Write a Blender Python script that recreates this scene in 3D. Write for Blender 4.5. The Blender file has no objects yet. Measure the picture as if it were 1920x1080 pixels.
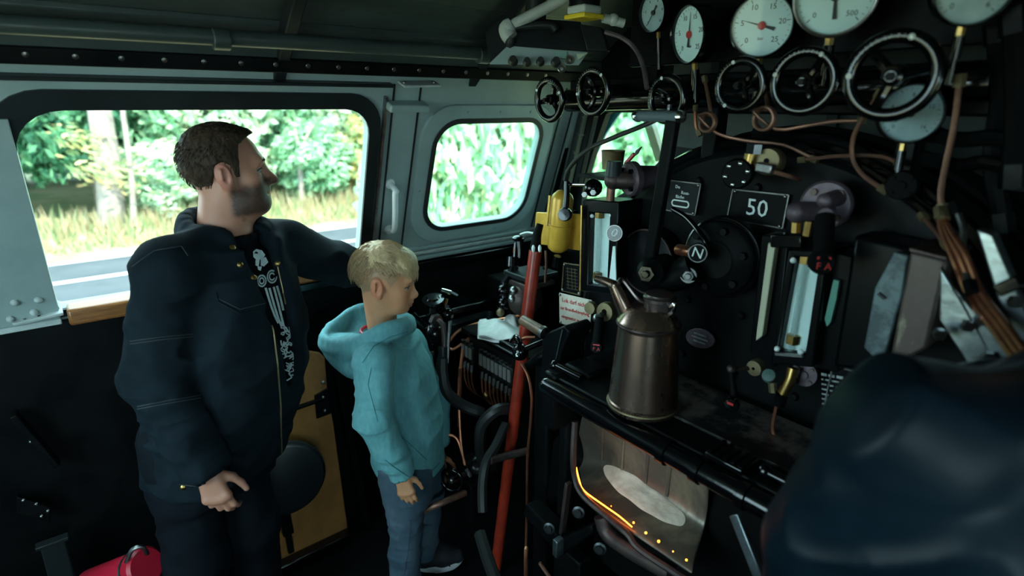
import bpy, bmesh, math, random
import numpy as np
from mathutils import Vector, Matrix
from mathutils.bvhtree import BVHTree
random.seed(7); rng = np.random.default_rng(7)
S = bpy.context.scene
COL = S.collection
V = Vector

# ------------------------------------------------------------------ camera, sky, sun, exposure
# Cab axes: X = towards the smokebox, Y = towards the left side of the cab, Z = up, metres.  Eye 1.76 m above the footplate.
F = 1085.0; PITCH = math.radians(17.5); AZ = math.radians(52.0); EYE = 1.76
HX, HY, CP, SP = math.cos(AZ), math.sin(AZ), math.cos(PITCH), math.sin(PITCH)
cam_d = bpy.data.cameras.new('camera'); cam = bpy.data.objects.new('camera', cam_d); COL.objects.link(cam)
cam_d.sensor_width = 36.0; cam_d.lens = 36.0 * F / 1920.0; cam_d.clip_start = 0.02; cam_d.clip_end = 300
cam.location = (0, 0, EYE)
_f = V((CP * HX, CP * HY, -SP)); _r = V((HY, -HX, 0)); _u = _r.cross(_f)
cam.rotation_euler = Matrix((_r, _u, -_f)).transposed().to_euler()
cam_d.dof.use_dof = True; cam_d.dof.focus_distance = 1.72; cam_d.dof.aperture_fstop = 1.8
S.camera = cam
S.view_settings.view_transform = 'Standard'; S.view_settings.look = 'None'
S.view_settings.gamma = 1.0; S.view_settings.use_curve_mapping = False
S.view_settings.exposure = 0.75
S.cycles.max_bounces = 7; S.cycles.diffuse_bounces = 4; S.cycles.glossy_bounces = 4
S.cycles.transmission_bounces = 4; S.cycles.transparent_max_bounces = 8
S.cycles.sample_clamp_indirect = 6.0
S.cycles.use_denoising = True
world = bpy.data.worlds.new('sky'); S.world = world; world.use_nodes = True
_bg = world.node_tree.nodes['Background']
_bg.inputs['Color'].default_value = (0.60, 0.92, 1.0, 1); _bg.inputs['Strength'].default_value = 5.0
sun_d = bpy.data.lights.new('sun', 'SUN'); sun = bpy.data.objects.new('sun', sun_d); COL.objects.link(sun)
sun_d.energy = 8.5; sun_d.color = (1.0, 0.95, 0.80); sun_d.angle = math.radians(1.0)
sun.rotation_euler = V((-0.05, 0.60, -1.0)).to_track_quat('-Z', 'Y').to_euler()

# ------------------------------------------------------------------ measuring: where a sight line meets a real plane of the cab
def ray(x, y):
    u = (x - 960) / F; v = (540 - y) / F; hf = CP + v * SP
    return V((hf * HX + u * HY, hf * HY - u * HX, -SP + v * CP))
EYEP = V((0, 0, EYE))
def oX(x, y, X): r = ray(x, y); return EYEP + r * (X / r.x)
def oY(x, y, Y): r = ray(x, y); return EYEP + r * (Y / r.y)
def oZ(x, y, Z): r = ray(x, y); return EYEP + r * ((Z - EYE) / r.z)
def at(x, y, t): return EYEP + ray(x, y) * t
WY, WZ, WT = 2.08, 1.17, 0.36                       # left wall: upper half leans inwards
def oW(x, y, off=0.0):
    r = ray(x, y); t = (WY - off + WT * (WZ - EYE)) / (r.y + WT * r.z); return EYEP + r * t
W1 = V((1, 0, 0)); W2 = V((0, -WT, 1)).normalized(); WN = W1.cross(W2)
WO = V((0, WY, WZ))
def wl(x, s, off=0.0): return WO + W1 * x + W2 * s + WN * off
def toW(p): d = p - WO; return (d.dot(W1), d.dot(W2))

# ------------------------------------------------------------------ materials
def mat(name, col, rough=0.5, metal=0.0, col2=None, scale=6.0, bump=0.0, bscale=60.0, emit=None, estr=0.0,
        stretch=None, lo=0.35, hi=0.65, trans=0.0, spec=None, attr=None, coat=0.0, alpha=None, rough2=None, detail=6.0, sheen=0.0):
    m = bpy.data.materials.new(name); m.use_nodes = True
    nt = m.node_tree; b = nt.nodes['Principled BSDF']; L = nt.links
    b.inputs['Base Color'].default_value = (*col, 1); b.inputs['Roughness'].default_value = rough
    b.inputs['Metallic'].default_value = metal
    if spec is not None: b.inputs['Specular IOR Level'].default_value = spec
    if coat: b.inputs['Coat Weight'].default_value = coat; b.inputs['Coat Roughness'].default_value = 0.12
    if trans: b.inputs['Transmission Weight'].default_value = trans; b.inputs['IOR'].default_value = 1.45
    if alpha is not None: b.inputs['Alpha'].default_value = alpha
    if sheen: b.inputs['Sheen Weight'].default_value = sheen; b.inputs['Sheen Roughness'].default_value = 0.6
    if emit: b.inputs['Emission Color'].default_value = (*emit, 1); b.inputs['Emission Strength'].default_value = estr
    co = None
    if col2 is not None or bump or rough2 is not None:
        tc = nt.nodes.new('ShaderNodeTexCoord'); co = tc.outputs['Object']
        if stretch:
            mp = nt.nodes.new('ShaderNodeMapping'); mp.inputs['Scale'].default_value = stretch
            L.new(co, mp.inputs['Vector']); co = mp.outputs['Vector']
    cout = None
    if col2 is not None or rough2 is not None:
        n = nt.nodes.new('ShaderNodeTexNoise'); n.inputs['Scale'].default_value = scale; n.inputs['Detail'].default_value = detail
        n.inputs['Roughness'].default_value = 0.65
        L.new(co, n.inputs['Vector'])
        mr = nt.nodes.new('ShaderNodeMapRange'); mr.inputs['From Min'].default_value = lo; mr.inputs['From Max'].default_value = hi
        L.new(n.outputs['Fac'], mr.inputs['Value'])
        if col2 is not None:
            mx = nt.nodes.new('ShaderNodeMix'); mx.data_type = 'RGBA'
            mx.inputs[6].default_value = (*col, 1); mx.inputs[7].default_value = (*col2, 1)
            L.new(mr.outputs['Result'], mx.inputs[0]); cout = mx.outputs[2]
        if rough2 is not None:
            mq = nt.nodes.new('ShaderNodeMapRange'); mq.inputs['To Min'].default_value = rough; mq.inputs['To Max'].default_value = rough2
            L.new(mr.outputs['Result'], mq.inputs['Value']); L.new(mq.outputs['Result'], b.inputs['Roughness'])
    if attr:
        a = nt.nodes.new('ShaderNodeAttribute'); a.attribute_name = attr
        if cout is None: cout = a.outputs['Color']
        else:
            mm = nt.nodes.new('ShaderNodeMix'); mm.data_type = 'RGBA'; mm.blend_type = 'MULTIPLY'; mm.inputs[0].default_value = 1
            L.new(cout, mm.inputs[6]); L.new(a.outputs['Color'], mm.inputs[7]); cout = mm.outputs[2]
    if cout is not None: L.new(cout, b.inputs['Base Color'])
    if bump:
        n2 = nt.nodes.new('ShaderNodeTexNoise'); n2.inputs['Scale'].default_value = bscale; n2.inputs['Detail'].default_value = 4
        L.new(co, n2.inputs['Vector'])
        bp = nt.nodes.new('ShaderNodeBump'); bp.inputs['Strength'].default_value = bump; bp.inputs['Distance'].default_value = 0.004
        L.new(n2.outputs['Fac'], bp.inputs['Height']); L.new(bp.outputs['Normal'], b.inputs['Normal'])
    return m

M = {}
M['black'] = mat('black_paint', (0.0022, 0.0030, 0.0036), 0.34, spec=.10, col2=(0.0042, 0.0050, 0.0054), scale=9, bump=0.12, bscale=45, rough2=0.55)
M['matte_black'] = mat('sooty_black', (0.0025, 0.003, 0.0034), 0.6, spec=.06, col2=(0.005, 0.005, 0.005), scale=7, bump=0.25, bscale=40)
M['gloss_black'] = mat('gloss_black_enamel', (0.0015, 0.002, 0.0028), 0.16, spec=.45, bump=0.04, bscale=90, coat=0.15)
M['floor'] = mat('floor_plate', (0.003, 0.0035, 0.004), 0.55, spec=.06, col2=(0.006, 0.0065, 0.007), scale=14, bump=0.5, bscale=70, lo=.4, hi=.7)
M['grey'] = mat('grey_cab_paint', (0.29, 0.37, 0.36), 0.40, col2=(0.22, 0.29, 0.285), scale=3.5, bump=0.08, bscale=22, rough2=0.55)
M['grey_light'] = mat('pale_grey_paint', (0.46, 0.51, 0.49), 0.42, col2=(0.33, 0.37, 0.36), scale=12, bump=0.1)
M['grey_dark'] = mat('dark_grey_paint', (0.018, 0.023, 0.024), 0.38, spec=.2, col2=(0.011, 0.014, 0.015), scale=5, bump=0.08)
M['roof'] = mat('roof_paint', (0.048, 0.066, 0.062), 0.26, spec=.35, col2=(0.026, 0.038, 0.037), scale=3, bump=0.10, bscale=16, stretch=(1.5, 5, 5), rough2=0.5)
M['gasket'] = mat('rubber', (0.012, 0.013, 0.013), 0.5)
M['steel'] = mat('bare_steel', (0.42, 0.43, 0.43), 0.32, 1.0, col2=(0.2, 0.19, 0.18), scale=20)
M['chrome'] = mat('polished_steel', (0.75, 0.78, 0.79), 0.14, 1.0)
M['white_metal'] = mat('white_enamel_handle', (0.72, 0.76, 0.75), 0.25)
M['rusty'] = mat('rusty_steel', (0.12, 0.085, 0.075), 0.5, 0.7, col2=(0.055, 0.04, 0.04), scale=14, bump=0.3, bscale=60)
M['brass'] = mat('brass', (0.55, 0.36, 0.12), 0.33, 1.0, col2=(0.30, 0.19, 0.07), scale=18)
M['copper'] = mat('copper_pipe', (0.62, 0.24, 0.13), 0.36, 0.9, col2=(0.33, 0.12, 0.07), scale=16)
M['copper_dull'] = mat('dull_copper_pipe', (0.33, 0.16, 0.11), 0.45, 0.7, col2=(0.16, 0.09, 0.07), scale=14)
M['glass'] = mat('window_glass', (0.86, 0.97, 0.94), 0.02, trans=1.0)
M['red'] = mat('red_paint', (0.33, 0.030, 0.012), 0.30, col2=(0.19, 0.018, 0.010), scale=22, bump=0.06)
M['red_plastic'] = mat('red_plastic', (0.48, 0.012, 0.035), 0.35, bump=0.05)
M['yellow'] = mat('yellow_lamp_paint', (0.72, 0.42, 0.05), 0.35, 0.25, col2=(0.52, 0.28, 0.03), scale=10, bump=0.08)
M['white'] = mat('white_face', (0.72, 0.80, 0.79), 0.45)
M['cream'] = mat('cream_enamel', (0.72, 0.66, 0.56), 0.35, col2=(0.58, 0.50, 0.40), scale=10)
M['ink'] = mat('black_ink', (0.012, 0.014, 0.016), 0.5)
M['ink_red'] = mat('red_ink', (0.50, 0.02, 0.02), 0.5)
M['wood'] = mat('varnished_wood', (0.30, 0.115, 0.03), 0.3, col2=(0.17, 0.06, 0.018), scale=7, stretch=(2, 18, 18), bump=0.1, bscale=30)
M['rag'] = mat('white_cloth', (0.78, 0.80, 0.78), 0.9, col2=(0.64, 0.66, 0.64), scale=25, bump=0.25, bscale=300)

# ------------------------------------------------------------------ mesh building
def frame(n, up=None):
    n = V(n).normalized(); up = V(up) if up is not None else (V((0, 0, 1)) if abs(n.z) < 0.95 else V((1, 0, 0)))
    a = up.cross(n).normalized(); b = n.cross(a)
    return a, b, n
class MB:
    def __init__(s): s.v = []; s.f = []
    def add(s, vs, fs):
        o = len(s.v); s.v += [tuple(p) for p in vs]; s.f += [tuple(i + o for i in f) for f in fs]; return s
    def box(s, c, size, ax=None):
        c = V(c); ax = ax or (V((1, 0, 0)), V((0, 1, 0)), V((0, 0, 1)))
        h = [V(ax[i]) * (size[i] / 2) for i in range(3)]
        vs = [c + h[0] * i + h[1] * j + h[2] * k for i in (-1, 1) for j in (-1, 1) for k in (-1, 1)]
        return s.add(vs, [(0, 1, 3, 2), (4, 6, 7, 5), (0, 4, 5, 1), (2, 3, 7, 6), (0, 2, 6, 4), (1, 5, 7, 3)])
    def bar(s, p0, p1, w, h, up=(0, 0, 1)):
        p0, p1 = V(p0), V(p1); d = p1 - p0; L = d.length; d.normalize()
        a = V(up).cross(d)
        a = a.normalized() if a.length > 1e-4 else V((1, 0, 0)).cross(d).normalized()
        return s.box((p0 + p1) / 2, (L, w, h), (d, a, d.cross(a)))
    def cyl(s, p0, p1, r0, r1=None, n=14, caps=True):
        r1 = r0 if r1 is None else r1; p0, p1 = V(p0), V(p1); a, b, d = frame(p1 - p0)
        vs = []
        for p, r in ((p0, r0), (p1, r1)):
            for i in range(n):
                t = 2 * math.pi * i / n; vs.append(p + (a * math.cos(t) + b * math.sin(t)) * r)
        fs = [(i, (i + 1) % n, n + (i + 1) % n, n + i) for i in range(n)]
        if caps: fs += [tuple(range(n - 1, -1, -1)), tuple(range(n, 2 * n))]
        return s.add(vs, fs)
    def lathe(s, prof, o, axis, n=24, up=None):
        o = V(o); a, b, d = frame(axis, up); vs = []; m = len(prof)
        for r, h in prof:
            for i in range(n):
                t = 2 * math.pi * i / n; vs.append(o + d * h + (a * math.cos(t) + b * math.sin(t)) * max(r, 1e-5))
        fs = [(k * n + i, k * n + (i + 1) % n, (k + 1) * n + (i + 1) % n, (k + 1) * n + i) for k in range(m - 1) for i in range(n)]
        return s.add(vs, fs)
    def tube(s, pts, r, n=8, sub=6, closed=False, caps=True, smooth=True):
        P = [V(p) for p in pts]
        if smooth and len(P) > 2: P = catmull(P, sub, closed)
        m = len(P); rr = r if isinstance(r, (list, tuple)) else None
        T = []
        for i in range(m):
            a = P[(i - 1) % m] if (closed or i > 0) else P[i]; b = P[(i + 1) % m] if (closed or i < m - 1) else P[i]
            d = b - a; T.append(d.normalized() if d.length > 1e-9 else V((0, 0, 1)))
        a, b, _ = frame(T[0]); vs = []
        for i in range(m):
            a = (a - T[i] * a.dot(T[i])).normalized(); b = T[i].cross(a)
            q = rr[0] + (rr[-1] - rr[0]) * i / (m - 1) if rr else r
            for k in range(n):
                t = 2 * math.pi * k / n; vs.append(P[i] + (a * math.cos(t) + b * math.sin(t)) * q)
        e = m if closed else m - 1
        fs = [(i * n + k, i * n + (k + 1) % n, ((i + 1) % m) * n + (k + 1) % n, ((i + 1) % m) * n + k) for i in range(e) for k in range(n)]
        if caps and not closed: fs += [tuple(range(n - 1, -1, -1)), tuple(range((m - 1) * n, m * n))]
        return s.add(vs, fs)
    def torus(s, c, nrm, R, r, nR=36, nr=10, a0=0, a1=None, squash=1.0, up=None):
        c = V(c); a, b, d = frame(nrm, up)
        pts = []
        full = a1 is None; a1 = 2 * math.pi if full else a1
        k = nR if full else nR + 1
        vs = []
        for i in range(k):
            t = a0 + (a1 - a0) * i / nR; e = a * math.cos(t) + b * math.sin(t)
            for j in range(nr):
                q = 2 * math.pi * j / nr; vs.append(c + e * (R + r * math.cos(q)) + d * (r * squash * math.sin(q)))
        fs = [(i * nr + j, i * nr + (j + 1) % nr, ((i + 1) % k) * nr + (j + 1) % nr, ((i + 1) % k) * nr + j) for i in range(nR) for j in range(nr)]
        if not full: fs += [tuple(range(nr)), tuple(range((k - 1) * nr + nr - 1, (k - 1) * nr - 1, -1))]
        return s.add(vs, fs)
    def sphere(s, c, r, n=14, m=9, ax=None):
        c = V(c); r = r if isinstance(r, (tuple, list)) else (r, r, r); ax = ax or (V((1, 0, 0)), V((0, 1, 0)), V((0, 0, 1)))
        vs = []; fs = []
        for i in range(m + 1):
            p = math.pi * i / m
            for k in range(n):
                t = 2 * math.pi * k / n
                q = max(math.sin(p), 1e-4)
                vs.append(c + V(ax[0]) * (r[0] * q * math.cos(t)) + V(ax[1]) * (r[1] * q * math.sin(t)) + V(ax[2]) * (r[2] * math.cos(p)))
        for i in range(m):
            for k in range(n): fs.append((i * n + k, (i + 1) * n + k, (i + 1) * n + (k + 1) % n, i * n + (k + 1) % n))
        return s.add(vs, fs)
    def prism(s, pts, vec):
        P = [V(p) for p in pts]; v = V(vec); n = len(P)
        fs = [tuple(range(n - 1, -1, -1)), tuple(range(n, 2 * n))] + [(i, (i + 1) % n, n + (i + 1) % n, n + i) for i in range(n)]
        return s.add(P + [p + v for p in P], fs)
    def bolt(s, c, nrm, r=0.008, h=0.006, n=6):
        return s.cyl(V(c), V(c) + V(nrm).normalized() * h, r, r * 0.92, n)
def catmull(P, sub, closed=False):
    m = len(P); out = []
    e = m if closed else m - 1
    for i in range(e):
        p0 = P[(i - 1) % m] if (closed or i > 0) else P[0] * 2 - P[1]
        p1 = P[i]; p2 = P[(i + 1) % m]
        p3 = P[(i + 2) % m] if (closed or i < m - 2) else P[-1] * 2 - P[-2]
        for k in range(sub):
            t = k / sub
            out.append(0.5 * (2 * p1 + (p2 - p0) * t + (2 * p0 - 5 * p1 + 4 * p2 - p3) * t * t + (3 * p1 - p0 - 3 * p2 + p3) * t ** 3))
    if not closed: out.append(P[-1])
    return out
def circ(c, nrm, r, a0, a1, n, up=None):
    a, b, d = frame(nrm, up); return [V(c) + (a * math.cos(a0 + (a1 - a0) * i / n) + b * math.sin(a0 + (a1 - a0) * i / n)) * r for i in range(n + 1)]

def link(o, parent=None):
    COL.objects.link(o)
    if parent is not None: o.parent = parent
    return o
def wloc(o):
    p = V((0, 0, 0))
    while o is not None: p += o.location; o = o.parent
    return p
def finish(me, m, smooth=True, angle=38):
    if m is not None: me.materials.append(m)
    if smooth:
        me.polygons.foreach_set('use_smooth', [True] * len(me.polygons))
        me.set_sharp_from_angle(angle=math.radians(angle))
def obj(name, mb, m, parent=None, origin=None, bevel=0.0, smooth=True, angle=38, kind=None, seg=2):
    """one mesh object; vertices are given in cab coordinates, the object sits at origin"""
    base = wloc(parent) if parent is not None else V((0, 0, 0))
    if origin is None: origin = base if parent is not None else centre(mb)
    origin = V(origin)
    me = bpy.data.meshes.new(name); me.from_pydata([tuple(V(p) - origin) for p in mb.v], [], mb.f); me.update()
    bm = bmesh.new(); bm.from_mesh(me); bmesh.ops.recalc_face_normals(bm, faces=bm.faces); bm.to_mesh(me); bm.free()
    finish(me, m, smooth, angle)
    o = bpy.data.objects.new(name, me); o.location = origin - base; link(o, parent)
    if bevel:
        b = o.modifiers.new('bevel', 'BEVEL'); b.width = bevel; b.segments = seg; b.limit_method = 'ANGLE'; b.angle_limit = math.radians(40)
    if kind: o['kind'] = kind
    return o
def centre(mb):
    a = np.array(mb.v); lo, hi = a.min(0), a.max(0); return V(((lo[0] + hi[0]) / 2, (lo[1] + hi[1]) / 2, lo[2]))
def tag(o, label=None, cat=None, group=None, kind=None):
    if label: o['label'] = label
    if cat: o['category'] = cat
    if group: o['group'] = group
    if kind: o['kind'] = kind
    return o
def thing(name, loc, label, cat, group=None):
    o = bpy.data.objects.new(name, None); o.location = loc; o.empty_display_size = 0.05; COL.objects.link(o)
    return tag(o, label, cat, group)
def instance(name, me, loc, parent=None, rot=None, scale=None):
    o = bpy.data.objects.new(name, me); base = wloc(parent) if parent is not None else V((0, 0, 0))
    o.location = V(loc) - base; link(o, parent)
    if rot is not None: o.rotation_euler = rot
    if scale is not None: o.scale = scale
    return o
def copy_tree(o, parent=None):
    c = o.copy(); COL.objects.link(c); c.parent = parent
    for ch in list(o.children): copy_tree(ch, c)
    return c
DG = None
def plate(loops, thick, place):
    """flat plate with holes: loops of 2D points (first outer, rest holes) -> MB, place(u, v, h) gives the point in the cab"""
    cu = bpy.data.curves.new('tmp', 'CURVE'); cu.dimensions = '2D'; cu.fill_mode = 'BOTH'; cu.extrude = 0.5
    for lp in loops:
        sp = cu.splines.new('POLY'); sp.points.add(len(lp) - 1); sp.use_cyclic_u = True
        for p, q in zip(sp.points, lp): p.co = (q[0], q[1], 0, 1)
    o = bpy.data.objects.new('tmp', cu); COL.objects.link(o)
    dg = bpy.context.evaluated_depsgraph_get(); me = bpy.data.meshes.new_from_object(o.evaluated_get(dg))
    mb = MB(); mb.v = [tuple(place(v.co.x, v.co.y, (v.co.z + 0.5) * thick)) for v in me.vertices]; mb.f = [tuple(p.vertices) for p in me.polygons]
    bpy.data.objects.remove(o); bpy.data.curves.remove(cu); bpy.data.meshes.remove(me)
    bm = bmesh.new(); vs = [bm.verts.new(p) for p in mb.v]
    for f in mb.f:
        try: bm.faces.new([vs[i] for i in f])
        except ValueError: pass
    bmesh.ops.remove_doubles(bm, verts=bm.verts, dist=1e-5)
    bm.verts.index_update(); mb.v = [tuple(v.co) for v in bm.verts]; mb.f = [tuple(v.index for v in f.verts) for f in bm.faces]; bm.free()
    return mb
def rrect(x0, x1, y0, y1, r, n=6):
    r4 = r if isinstance(r, (tuple, list)) else (r,) * 4      # bottom-left, bottom-right, top-right, top-left
    out = []
    for (cx, cy, a0, q) in ((x0, y0, 180, r4[0]), (x1, y0, 270, r4[1]), (x1, y1, 0, r4[2]), (x0, y1, 90, r4[3])):
        q = max(q, 1e-4); sx = 1 if cx == x0 else -1; sy = 1 if cy == y0 else -1
        for i in range(n + 1):
            t = math.radians(a0 + 90 * i / n); out.append((cx + sx * q + q * math.cos(t), cy + sy * q + q * math.sin(t)))
    return out
def text_mb(s, size, o, right, up, depth=0.0008, align='CENTER', spacing=1.0):
    cu = bpy.data.curves.new('tmp', 'FONT'); cu.body = s; cu.size = size; cu.extrude = depth; cu.align_x = align; cu.align_y = 'CENTER'; cu.resolution_u = 2
    cu.space_character = spacing
    ob = bpy.data.objects.new('tmp', cu); COL.objects.link(ob)
    dg = bpy.context.evaluated_depsgraph_get(); me = bpy.data.meshes.new_from_object(ob.evaluated_get(dg))
    o, right, up = V(o), V(right).normalized(), V(up).normalized(); nn = right.cross(up)
    mb = MB(); mb.v = [tuple(o + right * v.co.x + up * v.co.y + nn * v.co.z) for v in me.vertices]; mb.f = [tuple(p.vertices) for p in me.polygons]
    bpy.data.objects.remove(ob); bpy.data.curves.remove(cu); bpy.data.meshes.remove(me)
    return mb
# ================================================================== SETTING
def struct(name, mb, m, parent=None, **k):
    o = obj(name, mb, m, parent, **k); o['kind'] = 'structure' if parent is None else o.get('kind', 'structure')
    if parent is not None and not k.get('kind'): del o['kind']
    return o
XB, XF = -1.25, 1.85                                  # rear and front of the cab
YR = -0.95                                            # right side of the cab
# floor
b = MB(); b.box(((XB + XF) / 2, (WY + YR) / 2 + .05, -0.03), (XF - XB + .1, WY - YR + .2, 0.06)); floor = struct('floor', b, M['floor'])
# upper left wall: leaning sheet with two openings
win1 = rrect(-0.062, 0.865, 0.025, 0.618, (0.012, 0.012, 0.09, 0.11))
win2 = rrect(1.125, 1.64, 0.115, 0.572, (0.11, 0.11, 0.085, 0.10), 8)
SW = (1.86 - WZ) / W2.z
b = plate([rrect(XB, XF + .01, -0.02, SW, 0.001, 1), win1, win2], 0.035, lambda u, v, h: wl(u, v, -h))
wall_left = struct('wall_left', b, M['grey'], origin=(0, WY, 0), bevel=0.004)
b = MB(); b.box(((XB + XF) / 2, WY + 0.03, WZ / 2), (XF - XB, 0.05, WZ)); struct('panel', b, M['black'], wall_left)          # lower, black half
# dark sliding sash round the first window, two uprights and head
b = plate([rrect(-0.115, 0.905, 0.0, 0.668, (0.02, 0.02, 0.11, 0.13)), win1], 0.010, lambda u, v, h: wl(u, v, h))
window_1 = struct('window_1', b, M['grey_dark'], origin=wl(0.4, 0), bevel=0.003)
b = MB(); b.bar(wl(0.915, 0.0, .006), wl(0.915, 0.66, .006), 0.010, 0.02, WN); obj('sash_guide', b, M['steel'], window_1)
b = MB(); b.bar(wl(XB, 0.70, .006), wl(0.93, 0.70, .006), 0.010, 0.045, WN); obj('upper_rail', b, M['grey_dark'], window_1, bevel=.002)
b = MB(); b.bar(wl(XB, 0.640, .008), wl(-0.13, 0.640, .008), 0.012, 0.06, WN); obj('side_rail', b, M['grey_dark'], window_1, bevel=.002)
# rear pillar plate, pale, with hinge and screws
b = MB(); b.prism([wl(-0.50, 0.0, .011), wl(-0.062, 0.0, .011), wl(-0.062, 0.60, .011), wl(-0.50, 0.60, .011)], WN * 0.006)
pil = obj('pillar_plate', b, M['grey'], wall_left, bevel=.002)
hinge_pts = []
for px, py in ((28, 567), (72, 562), (20, 598), (64, 585)):
    p = oW(px, py, .017); bb = MB(); bb.sphere(p, (0.011, 0.011, 0.011), 10, 6); obj('rivet', bb, M['grey_light'], wall_left)
a0, a1 = oW(24, 604, .017), oW(118, 583, .017)
b = MB(); b.bar(a0, a1, 0.010, 0.032, WN); hg = obj('hinge', b, M['grey_light'], wall_left, bevel=.002)
for k in (0.24, 0.52, 0.9):
    p = a0.lerp(a1, k) + WN * .005; bb = MB(); bb.sphere(p, 0.007 if k < .8 else .004, 8, 5); obj('screw', bb, M['steel'] if k < .8 else M['gasket'], hg)
b = MB(); b.bar(V((XB, WY - .004, WZ - .012)), V((-0.062, WY - .004, WZ - .012)), 0.02, 0.022); obj('ledge', b, M['grey_light'], wall_left, bevel=.003)
# wooden arm rest on the sill of the first window
b = MB(); b.bar(V((-0.045, WY - .02, WZ + .005)), V((0.86, WY - .02, WZ + .005)), 0.085, 0.05)
obj('arm_rest', b, M['wood'], window_1, bevel=.008)
# second window: raised rim, rubber, glass
rim_o = rrect(1.065, 1.70, 0.055, 0.632, (0.15, 0.15, 0.12, 0.13), 8)
b = plate([rim_o, win2], 0.012, lambda u, v, h: wl(u, v, h)); window_2 = struct('window_2', b, M['grey'], origin=wl(1.38, 0.05), bevel=0.004)
b = plate([rrect(1.115, 1.65, 0.105, 0.582, (0.12, 0.12, 0.095, 0.11), 8), rrect(1.135, 1.63, 0.125, 0.562, (0.10, 0.10, 0.075, 0.09), 8)], 0.006, lambda u, v, h: wl(u, v, .009 + h))
obj('rubber_seal', b, M['gasket'], window_2, bevel=.002)
b = plate([rrect(1.118, 1.647, 0.108, 0.579, (0.11, 0.11, 0.085, 0.10), 8)], 0.006, lambda u, v, h: wl(u, v, -.02 + h)); obj('glass_pane', b, M['glass'], window_2)
for u, v in ((1.10, .60), (1.25, .606), (1.40, .606), (1.55, .606), (1.66, .58), (1.09, .3), (1.675, .3), (1.25, .08), (1.5, .08)):
    bb = MB(); bb.sphere(wl(u, v, .012), (.005, .005, .005), 8, 5); obj('rivet', bb, M['grey'], window_2)
# folds under the second window
for k, (s, h, m) in enumerate(((0.035, .014, 'grey'), (0.012, .012, 'grey_light'), (-0.012, .022, 'grey'))):
    bb = MB(); bb.bar(wl(0.94, s, .006), wl(XF, s, .006), .016, h, WN); obj('sill_fold', bb, M[m], wall_left, bevel=.003)
b = MB(); b.bar(V((0.62, WY - .012, WZ - .045)), V((XF, WY - .012, WZ - .045)), 0.03, 0.03); obj('capping_bar', b, M['gloss_black'], wall_left, bevel=.004)
# vertical seams beside the second window
for u in (0.945, 1.045, 1.725, 1.79):
    bb = MB(); bb.bar(wl(u, 0.05, .001), wl(u, 0.70, .001), .006, .006, WN); obj('panel_seam', bb, M['grey_dark'], wall_left)
# grab handle on the pillar
gh = thing('grab_handle', wl(0.985, 0.14, .0), 'white curved grab handle on the grey pillar between the two windows', 'handle')
p0, p1 = oW(731, 345), oW(729, 430)
b = MB(); b.tube([p0, p0 + WN * .03 + V((0.008, 0, -.012)), oW(741, 365, .045), oW(741, 405, .045), p1 + WN * .03 + V((0.008, 0, .012)), p1], 0.0115, 12)
obj('grip', b, M['white_metal'], gh)
for p in (p0, p1): bb = MB(); bb.lathe([(0, .005), (.018, .005), (.02, .0)], p, WN, 14); obj('foot', bb, M['white_metal'], gh)
# roof edge strip with rivets, cover plates over the joint
b = MB(); b.bar(wl(XB, 0.757, .02), wl(XF, 0.757, .02), 0.04, 0.052, WN)
trim_1 = struct('trim_1', b, M['black'], origin=wl(0.3, .73), bevel=.004)
riv = MB(); riv.lathe([(0, .007), (.006, .006), (.0095, .002), (.010, 0)], (0, 0, 0), WN, 10)
rp = None
for k in range(24):
    p = wl(-0.55 + k * 0.0915, 0.760, .041)
    if rp is None:
        rp = obj('rivet', riv, M['steel'], trim_1, origin=(0, 0, 0)); rp.location = p - wloc(trim_1)
    else: instance('rivet', rp.data, p, trim_1)
b = MB(); b.bar(wl(XB, 0.795, .03), wl(XF, 0.795, .03), 0.05, 0.012, WN); obj('edge_strip', b, M['roof'], trim_1, bevel=.002)
b = MB(); b.bar(oW(751, 158, .048), oW(820, 157, .048), .008, .052, WN); cp = obj('cover_plate', b, M['grey_light'], wall_left, bevel=.003)  # paler paint stands in for light on this plate
for px in (758, 814): bb = MB(); bb.sphere(oW(px, 155, .052), .006, 8, 5); obj('screw', bb, M['steel'], cp)
b = MB(); b.bar(oW(725, 199, .02), oW(798, 199, .02), .026, .062, WN); cp = obj('latch_box', b, M['grey'], wall_left, bevel=.006)
for px in (740, 778): bb = MB(); bb.bolt(oW(px, 206, .033), WN, .006, .006); obj('bolt', bb, M['grey_dark'], cp)
# roof: pressed sheets running along the cab, on curved ribs
def roofz(y): return 2.40 - 0.335 * (y - 0.6) ** 2
ys = np.linspace(1.88, YR, 22)
ceiling_mb = MB()
outer = [V((0, y, roofz(y) + .06)) for y in ys]; inner = [V((0, y, roofz(y) + .03)) for y in ys]
ceiling_mb.prism([V((XB - .1, p.y, p.z)) for p in outer + inner[::-1]], V((XF - XB + .2, 0, 0)))
ceiling = struct('ceiling', ceiling_mb, M['roof'], origin=(0.3, 0.6, 2.3))
edges = [1.88, 1.815, 1.73, 1.62, 1.45, 1.2, 0.9, 0.5, 0.1, -0.3, -0.7]
for k in range(len(edges) - 1):
    a, c = edges[k], edges[k + 1]; n = 4; lo = []; hi = []
    for i in range(n + 1):
        y = a + (c - a) * i / n; d = .012 if k % 2 else 0
        lo.append(V((XB, y, roofz(y) + .004 - d))); hi.append(V((XB, y, roofz(y) + .03)))
    bb = MB(); bb.prism(lo + hi[::-1], V((XF - XB, 0, 0))); obj('roof_sheet', bb, M['roof'], ceiling, bevel=.004)
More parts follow.
